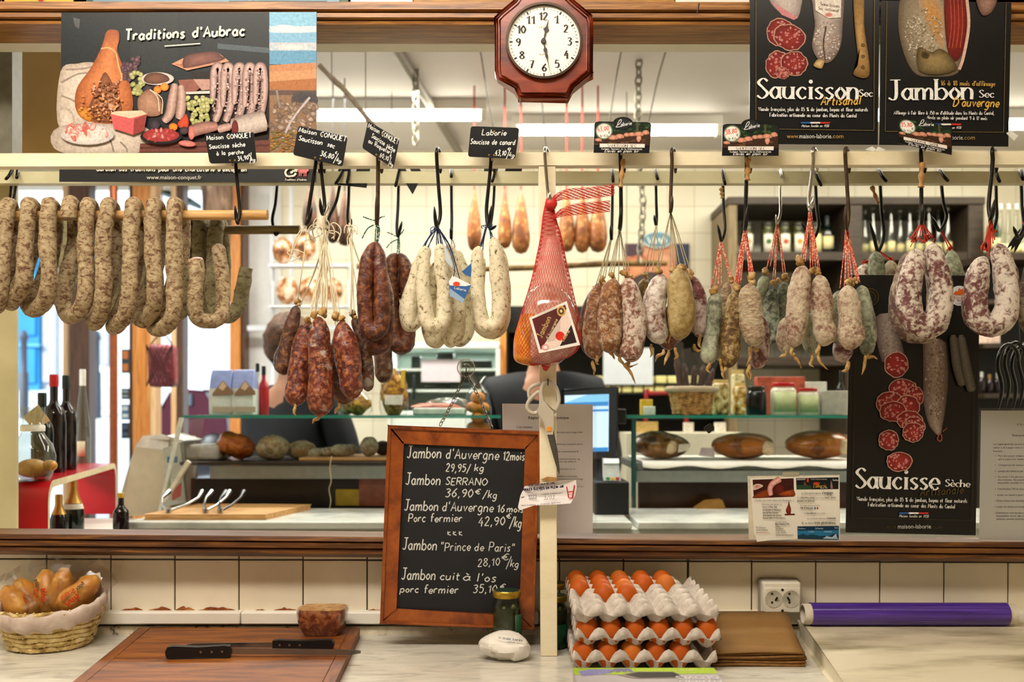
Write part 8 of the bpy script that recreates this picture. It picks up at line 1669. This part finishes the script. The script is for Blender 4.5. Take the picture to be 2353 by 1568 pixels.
def knife(lab,h0,h1,tip,hw,bw,d_=None):
 z=bz+.0125;a,b,c=cw(*h0,z),cw(*h1,z),cw(*tip,bz+.010);ax=(b-a).normalized();r=thing('carving_knife',lab,'knife',((a+b)/2).to_tuple()[:2]+(bz+.0005,))
 L=(b-a).length;sgn=1 if b.x>a.x else-1
 up=Vector((0,0,1));prof=[(0,-.2),(.02,-.8),(.10,-1),(.5,-.85),(.9,-1),(1,-.95),(1,.9),(.9,1),(.5,.85),(.12,1.05),(.03,.95),(0,.3)]
 sdv=Vector((-ax.y,ax.x,0));mb=MB();w0=hw
 mb.prism([a+ax*L*u+up*(v*w0)for u,v in prof],sdv*.016);mb.xform(lambda p:p-sdv*.008);mb.build('handle',m_khandle,r,bevel=.004)
 dv=(c-b);Lb=dv.length;bx=dv.normalized();mb=MB();mb.prism([b+up*bw*.95,b-up*bw*.95,b+bx*Lb*.9-up*bw*.9,c-up*bw*.3,c+up*bw*.5,b+bx*Lb*.93+up*bw*.8],sdv*.0018);mb.build('blade',m_blade,r)
 mb=MB()
 for u in(.55,.72,.88):mb.lathe(a+ax*L*u+up*w0*.1-sdv*.0083*(1 if sdv.y>0 else-1),[(0,0),(.0026,0),(.0026,.0006),(0,.0006)],10,(0,-1,0))
 mb.build('rivets',m_blade,r);return r
knife('carving knife with its long blade pointing right over the board edge',(382,1500),(530,1497),(829,1500),.0125,.0065);knife('carving knife behind, handle at right and blade pointing left',(768,1482),(628,1482),(430,1484),.0105,.0055)
# ---- wrapped terrine piece
base=cw(741,1460,bz+.0005);base.y=2.205;r=thing('terrine','half block of terrine wrapped in film at the back of the carving board','terrine',(P(741,0,2.2).x,2.2,bz+.0005))
fp=lambda x,y,d:P(x,y,d);zb=bz+.0005
top4=[(684,1400),(795,1404),(780,1392),(700,1390)]
m_ter=meat('terrine_side','#5f2716','#7d3a1e','#b5713a','#a8663c',.4,.34,90,60,.25,.3);m_tert=meat('terrine_top','#b9824a','#cda064','#6b3a2e','#e0bd84',.36,.35,80,50,.35,.2)
mb=MB();n=24;vs=[]
for z,k in((0,.70),(.012,.84),(.03,.95),(.050,1),(.057,.96)):
 for i in range(n):
  a=2*math.pi*i/n;cx_,sx_=math.cos(a),math.sin(a);e=5;rr_=(abs(cx_)**e+abs(sx_)**e)**(-1/e);w0=P(741,0,2.2).x;nzv=1+.03*noise.noise(Vector((cx_*2,sx_*2,z*60)));vs.append((w0+.0525*k*cx_*rr_*nzv,2.205+.042*k*sx_*rr_,zb+z))
mb.add(vs,[(j*n+i,j*n+(i+1)%n,(j+1)*n+(i+1)%n,(j+1)*n+i)for j in range(4)for i in range(n)]+[tuple(reversed(range(n))),tuple(range(4*n,5*n))]);mb.build('meat_block',m_ter,r,ang=40)
MB().add(vs[-n:],[tuple(range(n))]);mb=MB();mb.prism([Vector(p)+Vector((0,0,.0004))for p in vs[-n:]],(0,0,.001));mb.build('cut_top',m_tert,r)
mb=MB();mb.add([(741*0+(x-P(741,0,2.2).x)*1.035+P(741,0,2.2).x,(y-2.205)*1.05+2.205,z+(.003 if z>zb+.05 else 0.0003))for x,y,z in vs],[(j*n+i,j*n+(i+1)%n,(j+1)*n+(i+1)%n,(j+1)*n+i)for j in range(4)for i in range(n)]);mb.xform(lambda p:p*1+Vector((.0015*noise.noise(p*90),.0015*noise.noise(p*80),0)));mb.build('cling_film',clear('cling_film','#fafafa',.07,.12),r,ang=25)
# ---- pickle jars and white pack
m_pickle=mottle('gherkins',[(.35,'#1c2410'),(.5,'#3f4a1c'),(.65,'#6b6f2c')],40,3,.25,.3);m_lidg=flat('lid_gold','#a8872c',.3,.7,var=.1);m_jglass=clear('jar_glass','#f3f6f1',.05,.04);m_lidb=flat('lid_green','#1f3322',.35)
def pickle_jar(px,d,h_px,w_px,lab,labels=()):
 base=Vector((P(px,0,d).x,d,CT));h=h_px*d/F;rad=w_px*d/F/2;t=thing('pickle_jar',lab,'jar',tuple(base))
 MB().lathe(base,[(0,0),(rad*.94,0),(rad,h*.03),(rad,h*.74),(rad*.88,h*.80),(rad*.88,h*.86)],32).build('glass_body',m_jglass,t,ang=50)
 MB().lathe(base,[(0,h*.02),(rad*.93,h*.02),(rad*.95,h*.05),(rad*.95,h*.70),(0,h*.72)],28).build('brine',flat('brine_green','#232b12',.15,alpha=.9,var=.3,vs=30),t)
 for i in range(22):
  a=i*2.4;z=h*(.08+.62*((i*7)%22)/22);MB().ball(base+Vector((math.cos(a)*rad*.72,-abs(math.sin(a))*rad*.70,z)),(rad*.24,rad*.24,rad*(.22 if i%3 else .42)),10,8).build('gherkin' if i%4 else 'onion',m_pickle if i%4 else flat('onion_white','#9a9a78',.3),t)
 MB().lathe(base,[(0,h*.85),(rad*.96,h*.85),(rad*.98,h*.865),(rad*.98,h*.935),(rad*.93,h*.95),(0,h*.95)],36).build('lid',m_lidg,t,ang=40);MB().lathe(base,[(0,h*.95),(rad*.86,h*.95),(rad*.84,h*.957),(0,h*.957)],32).build('lid_top',m_lidb,t)
 for z0,z1,a0,a1,mt in labels:
  mb=MB();n=12;vs=[]
  for z in(z0,z1):
   for k in range(n+1):an=math.radians(a0+(a1-a0)*k/n);vs.append(base+Vector((math.cos(an)*rad*1.012,math.sin(an)*rad*1.012,h*z)))
  mb.add(vs,[(k,k+1,n+2+k,n+1+k)for k in range(n)]);mb.build('paper_label',mt,t,ang=0,solid=.0004)
 return t
m_glab=flat('label_darkgreen','#12462a',.45,var=.1)
pickle_jar(1165,2.118,150,66,'gherkin jar with gold lid standing before the chalkboard corner',((.06,.60,305,400,m_glab),));pickle_jar(1272,2.165,126,64,'gherkin jar half hidden behind the foot of the cream post',((.25,.55,205,260,m_laby),(.05,.45,280,340,m_glab)));pickle_jar(1272,2.245,136,60,'gherkin jar furthest back behind the foot of the cream post')
mb=MB();c=cw(1164,1516);c.z=CT+.0285;c.y-=.0;mb.ball(c,(.052,.040,.030),30,18,.0)
def crumple(p):
 v=p-c;k=1+.22*noise.noise(v*26)+.14*abs(noise.noise(v*60+Vector((3,1,2))));z=v.z*k;dent=.6 if(abs(v.x+.008)<.02 and v.z<-.006 and v.y<0)else 1
 return Vector((c.x+v.x*k,c.y+v.y*k*dent,max(CT,c.z+z)))
mb.xform(crumple);r=thing('paper_pack','crumpled white wrapped packet on the marble in front of the gherkin jar','packet',(c.x,c.y,CT));mb.build('white_paper',flat('butter_paper','#e2ddd4',.4,var=.03),r,ang=18)
A=Art(c.y-.041);A.write('LE BEURRE BORDIER',(1146,1470),(1200,1478),5,'#7d8086',.9,1);A.write('maison',(1166,1478),(1184,1480),4,'#8d9096',.8,1);A.mb.xform(lambda p:Vector((p.x,c.y-.036+abs(p.x-c.x)*.12,p.z)));A.build('lettering',r,m_print)
# ---- egg trays
m_pulp=mottle('grey_pulp',[(.3,'#a69b90'),(.5,'#c2b7ac'),(.75,'#d2c8be')],70,6,.9,.35,.002);m_egg=flat('brown_egg','#b5520c',.55,spec=.3,var=.10,vs=25);m_egg2=flat('pale_brown_egg','#c4691f',.55,spec=.3,var=.08,vs=25)
pit=.0475;NC,NR=6,6;tw_,td=.288,.288
def tray(x0,y0,z0,lab,tiltx=0,up=True,skew=0,yaw=0):
 """moulded pulp tray: peaks between the cups; origin at its front left corner"""
 t=thing('egg_tray',lab,'egg tray',(x0+tw_/2,y0+td/2,z0),'stacked pulp egg trays');nx=ny=66;vs=[];off_=(tw_-pit*(NC))/2
 for j in range(ny+1):
  for i in range(nx+1):
   x,y=tw_*i/nx,td*j/ny;u,v=(x-off_)/pit*math.pi,(y-off_)/pit*math.pi
   cx_,cy_=abs(math.cos(u)),abs(math.cos(v));pk=(cx_*cy_)**.8;cup=(abs(math.sin(u))*abs(math.sin(v)))**.8
   z=.022+.022*min(1,pk*1.15)-.022*min(1,cup*1.1)
   e=min(x,tw_-x,y,td-y)
   if e<.004:z=.021+.003*math.sin(u*2+v*2)
   z+=.0008*noise.noise(Vector((x*120,y*120,z0*99)))
   vs.append((x,y,z))
 mb=MB();mb.add(vs,[(j*(nx+1)+i,j*(nx+1)+i+1,(j+1)*(nx+1)+i+1,(j+1)*(nx+1)+i)for j in range(ny)for i in range(nx)])
 cyw,syw=math.cos(yaw),math.sin(yaw)
 tf=lambda p:Vector((x0+p.x*cyw-p.y*syw+skew*p.z,y0+p.x*syw+p.y*cyw,z0+p.z+p.y*tiltx));mb.xform(tf);mb.build('pulp_tray',m_pulp,t,ang=0,solid=.0018);return t,tf
def egg(tf,col,row,lab,mat=m_egg,grp='brown eggs in the top tray',up=.030,lean=0,wd=1):
 off_=(tw_-pit*NC)/2;c=tf(Vector((off_+pit*(col+.5),off_+pit*(row+.5),up)));mb=MB();rr_=.0222;n=22;prof=[]
 for k in range(15):
  th=math.pi*k/14;rad=rr_*math.sin(th)*(1-.10*math.cos(th)*-1*-1);prof.append((max(rad,1e-5),-math.cos(th)*.0285*(1.06 if math.cos(th)<0 else 1)))
 mb.lathe(c,prof,n);return tag(mb.build('egg',mat),lab,'egg',grp)
ex=P(1322,0,1.965).x;ZT=(.9006,.945,1.0065)
t0,f0=tray(ex-.008,1.955,CT,'bottom pulp egg tray of the stack, partly behind the glove box')
t2,f2=tray(ex-.002,1.954,CT+.044,'middle pulp egg tray of the stack, full of eggs in shadow',.02,True,0,-.012)
t3,f3=tray(ex-.006,1.946,CT+.092,'topmost pulp egg tray, half emptied, eggs left at its back',.03,True,0,.006)
row_n=('front row','second row','third row','fourth row','fifth row','back row')
ord_=('first from left','second from left','third from left','fourth from left','fifth from left','sixth from left')
for col,rows in enumerate(((3,4,5),(2,3,4,5),(2,3,4,5),(4,5),(4,5))):
 for rw in rows:egg(f3,col,rw,'brown egg in the top tray, %s, %s'%(row_n[rw],ord_[col]),m_egg2 if(col+rw*2)%4==0 else m_egg)
for col in range(6):egg(f2,col,0,'shadowed brown egg in the tray below the top one, %s'%ord_[col],m_egg,'shadowed eggs in the middle tray',.032)
for col in range(5):egg(f0,col,0,'brown egg in the bottom tray, %s'%ord_[col],m_egg2 if col in(2,)else m_egg,'brown eggs in the bottom tray',.030)
# ---- glove box
zt=.962;a,b=cw(1316,1536,zt),cw(1640,1536,zt);y1_=a.y;y0_=y1_-.12;r=thing('glove_box','lime green and grey box of disposable gloves in front of the egg trays','box',((a.x+b.x)/2,y1_-.06,CT))
MB().box((a.x,y0_,CT),(b.x,y1_,zt)).build('carton',flat('glove_grey','#a9a3a6',.4,var=.03),r,bevel=.0015)
class TopArt(Art):
 def pt(s,x,y):return Vector((a.x+(b.x-a.x)*x/100,y1_-.12*y/100,zt+.0004+s.k*2e-5))
A=TopArt(2);A.poly([(0,0),(100,0),(100,32),(0,38)],'#a3c21c');A.poly([(0,0),(42,0),(40,24),(0,30)],'#8fae20')
for k in range(5):A.poly([(3+k*4,20),(12+k*3,8),(15+k*3,10),(8+k*4.4,44-k*3),(5+k*4.2,44-k*3)],'#7d7ab0')
for k in range(4):A.poly([(30+k*2,4),(24+k*5,24),(27+k*5,25),(34+k*2,4)],'#6b688f')
A.poly([(30,40),(44,22),(70,22),(73,40),(74,56),(40,58)],'#8d8078');A.poly([(35,38),(45,24),(69,24),(72,38),(73,52),(44,56)],'#0d1012')
def utype(t_,x1,y,w_,h,c):
 cu=bpy.data.curves.new('type','FONT');cu.body=t_;cu.size=1;cu.offset=.01;ob=bpy.data.objects.new('type',cu);me=bpy.data.meshes.new_from_object(ob);xs=[v.co.x for v in me.vertices];kx=w_/(max(xs)-min(xs));A.k+=1
 A.mb.add([A.pt(x1-(v.co.x-min(xs))*kx,y+v.co.y*h)for v in me.vertices],[tuple(reversed(p.vertices))for p in me.polygons],lin(c));bpy.data.meshes.remove(me);bpy.data.objects.remove(ob);bpy.data.curves.remove(cu)
utype('MEDIUM',84,11,12,7,'#dbe3a8');utype('GLOVES',98,46,29,24,'#dcd8dc');utype('HYBRID',98,70,29,24,'#dcd8dc');A.build('lettering',r,m_print)
# ---- stack of brown paper bags
m_kraft=flat('kraft_paper','#8f6a38',.7,var=.08,vs=14);m_kraft2=flat('kraft_edge','#7d5626',.75,var=.2,vs=60)
def bag(k,lab):
 o=(k*37%5-2)*.002;z0=CT+.0006+k*.0052;h0=.0048;mb=MB();xl,xr=P(1652,0,2.24).x,P(1812,0,2.24).x;fl_,fr_=cw(1640,1536).x+o,cw(1850+(6-k)*1.5,1536).x+o;yb,yf=2.252,2.00+o+(6-k)*.0014*0
 rows_=6;nx=8;vs=[]
 for j in range(rows_+1):
  v=j/rows_;y=yf+(yb-yf)*v;za=.030*v**1.5
  for i in range(nx+1):
   u=i/nx;x=(fl_+(fr_-fl_)*u)*(1-v)+(xl+(xr-xl)*u)*v;vs.append((x,y,z0+za+.0014*math.sin(u*5+k)*(1-v)))
 mb.add(vs,[(j*(nx+1)+i,j*(nx+1)+i+1,(j+1)*(nx+1)+i+1,(j+1)*(nx+1)+i)for j in range(rows_)for i in range(nx)]);tag(mb.build('paper_bag',m_kraft if k==5 else m_kraft2,ang=0,solid=-h0*.9),lab,'paper bag','stack of brown paper bags')
for k in range(6):bag(k,('flat brown paper bag at the very bottom of the stack beside the egg trays','flat brown paper bag second from the bottom of the stack','flat brown paper bag third from the bottom of the stack','flat brown paper bag third from the top of the stack','flat brown paper bag second from the top of the stack','flat brown paper bag on top of the stack beside the egg trays')[k])
# ---- double socket
d=2.255;r=thing('double_socket','surface-mounted white double power socket on the tiles left of the purple roll','socket',tuple(P(1794,1412,2.29)))
m_sock=flat('socket_white','#d8d2c2',.4,var=.04);m_sockb=flat('socket_grey','#8c8474',.5,var=.1)
MB().pbox(1745,1331,1840,1412,2.275,2.2968).build('back_box',m_sockb,r,bevel=.006);MB().pbox(1753,1338,1841,1412,2.252,2.278).build('body',m_sock,r,bevel=.005);mb=MB();mb.pbox(1757,1351,1839,1409,2.248,2.2525);mb.build('face_plate',m_sock,r,bevel=.003)
for px in(1778,1818):
 q=P(px,1377,2.2478);R=18.5*2.25/F
 MB().lathe(q,[(R*1.08,0),(R*1.08,.0008),(R,.0008),(R*.97,-.004+.0045),(0,.0004)],30,(0,-1,0)).build('socket_well',flat('well_grey','#b3ad9d',.45),r)
 mb=MB()
 for dx,dy in((-4,-12),(-4,8)):mb.lathe(P(px+dx,1377+dy,2.2468),[(0,0),(.0026,0),(.0026,.0006),(0,.0006)],12,(0,-1,0))
 mb.build('pin_holes',m_black,r);MB().tube([P(px+(4 if px<1800 else-4),1380,2.248),P(px+(8 if px<1800 else-8),1374,2.242)],.0022,8).build('earth_pin',flat('pin_dark','#1c1a18',.3,.6),r)
mb=MB()
for y in(1356,1404):mb.lathe(P(1798,y,2.2472),[(0,0),(.003,0),(.003,.0006),(0,.0006)],12,(0,-1,0))
mb.build('screws',m_black,r)
# ---- white cutting board and purple roll
wz=.934;bl,fl=cw(1838,1431,wz),cw(1968,1600,wz);bl.y=min(bl.y,2.268);bl=P(1838,0,bl.y)
m_cut,t,b=_new('white_cutting_board');co=coords(t,(1,3,1),False);n1=nz(t,co,2.6,6,.6);n2=nz(t,coords(t,(14,90,1),False),3,5,.7)
cc=mix(t,lin('#d8cdb2'),lin('#6d6134'),ramp(t,n1,(.46,K),(.66,(.75,.75,.75,1))));cc=mix(t,cc,lin('#8a7d58'),ramp(t,n2,(.58,K),(.72,(.2,.2,.2,1))));t.links.new(cc,b.inputs['Base Color']);b.inputs['Roughness'].default_value=.45
mb=MB();mb.prism([Vector((fl.x,fl.y,CT)),Vector((1.35,fl.y,CT)),Vector((1.35,bl.y,CT)),Vector((bl.x,bl.y,CT))],(0,0,wz-CT));tag(mb.build('cutting_board',m_cut,bevel=.006),'thick white plastic cutting board, stained, under the purple roll','board')
R=.0255;yr=2.225;zr=wz+.0005+R;xa,xb=P(1862,0,yr).x,P(2312,0,yr).x;r=thing('film_roll','roll of purple cling film with white core ends at the back of the white board','film roll',((xa+xb)/2,yr,wz))
m_purp,t,b=_new('purple_film');n1=nz(t,coords(t,(1.2,60,60),False),4,4);cc=ramp(t,n1,(.3,lin('#34196a')),(.6,lin('#50309c')),(.8,lin('#6a4cc0')));t.links.new(cc,b.inputs['Base Color']);b.inputs['Roughness'].default_value=.17;b.inputs['Specular IOR Level'].default_value=.8;bump(t,b,nz(t,coords(t,(60,6,6),False),6,4),.12,.002)
n=12;MB().tube([(xa+(xb-xa)*i/n,yr,zr)for i in range(n+1)],R,40).build('film',m_purp,r,ang=40)
xa2,xb2=P(1844,0,yr).x,P(2331,0,yr).x;mc=flat('core_card','#d5cbb8',.6)
for u0,u1,nm in((xa2,xa,'core_end'),(xb,xb2,'core_end')):
 mb=MB();mb.lathe((u0,yr,zr),[(R*.80,0),(R*.90,.0006),(R*.90,u1-u0),(R*.78,u1-u0)],32,(1,0,0));mb.build(nm,mc,r,ang=40)
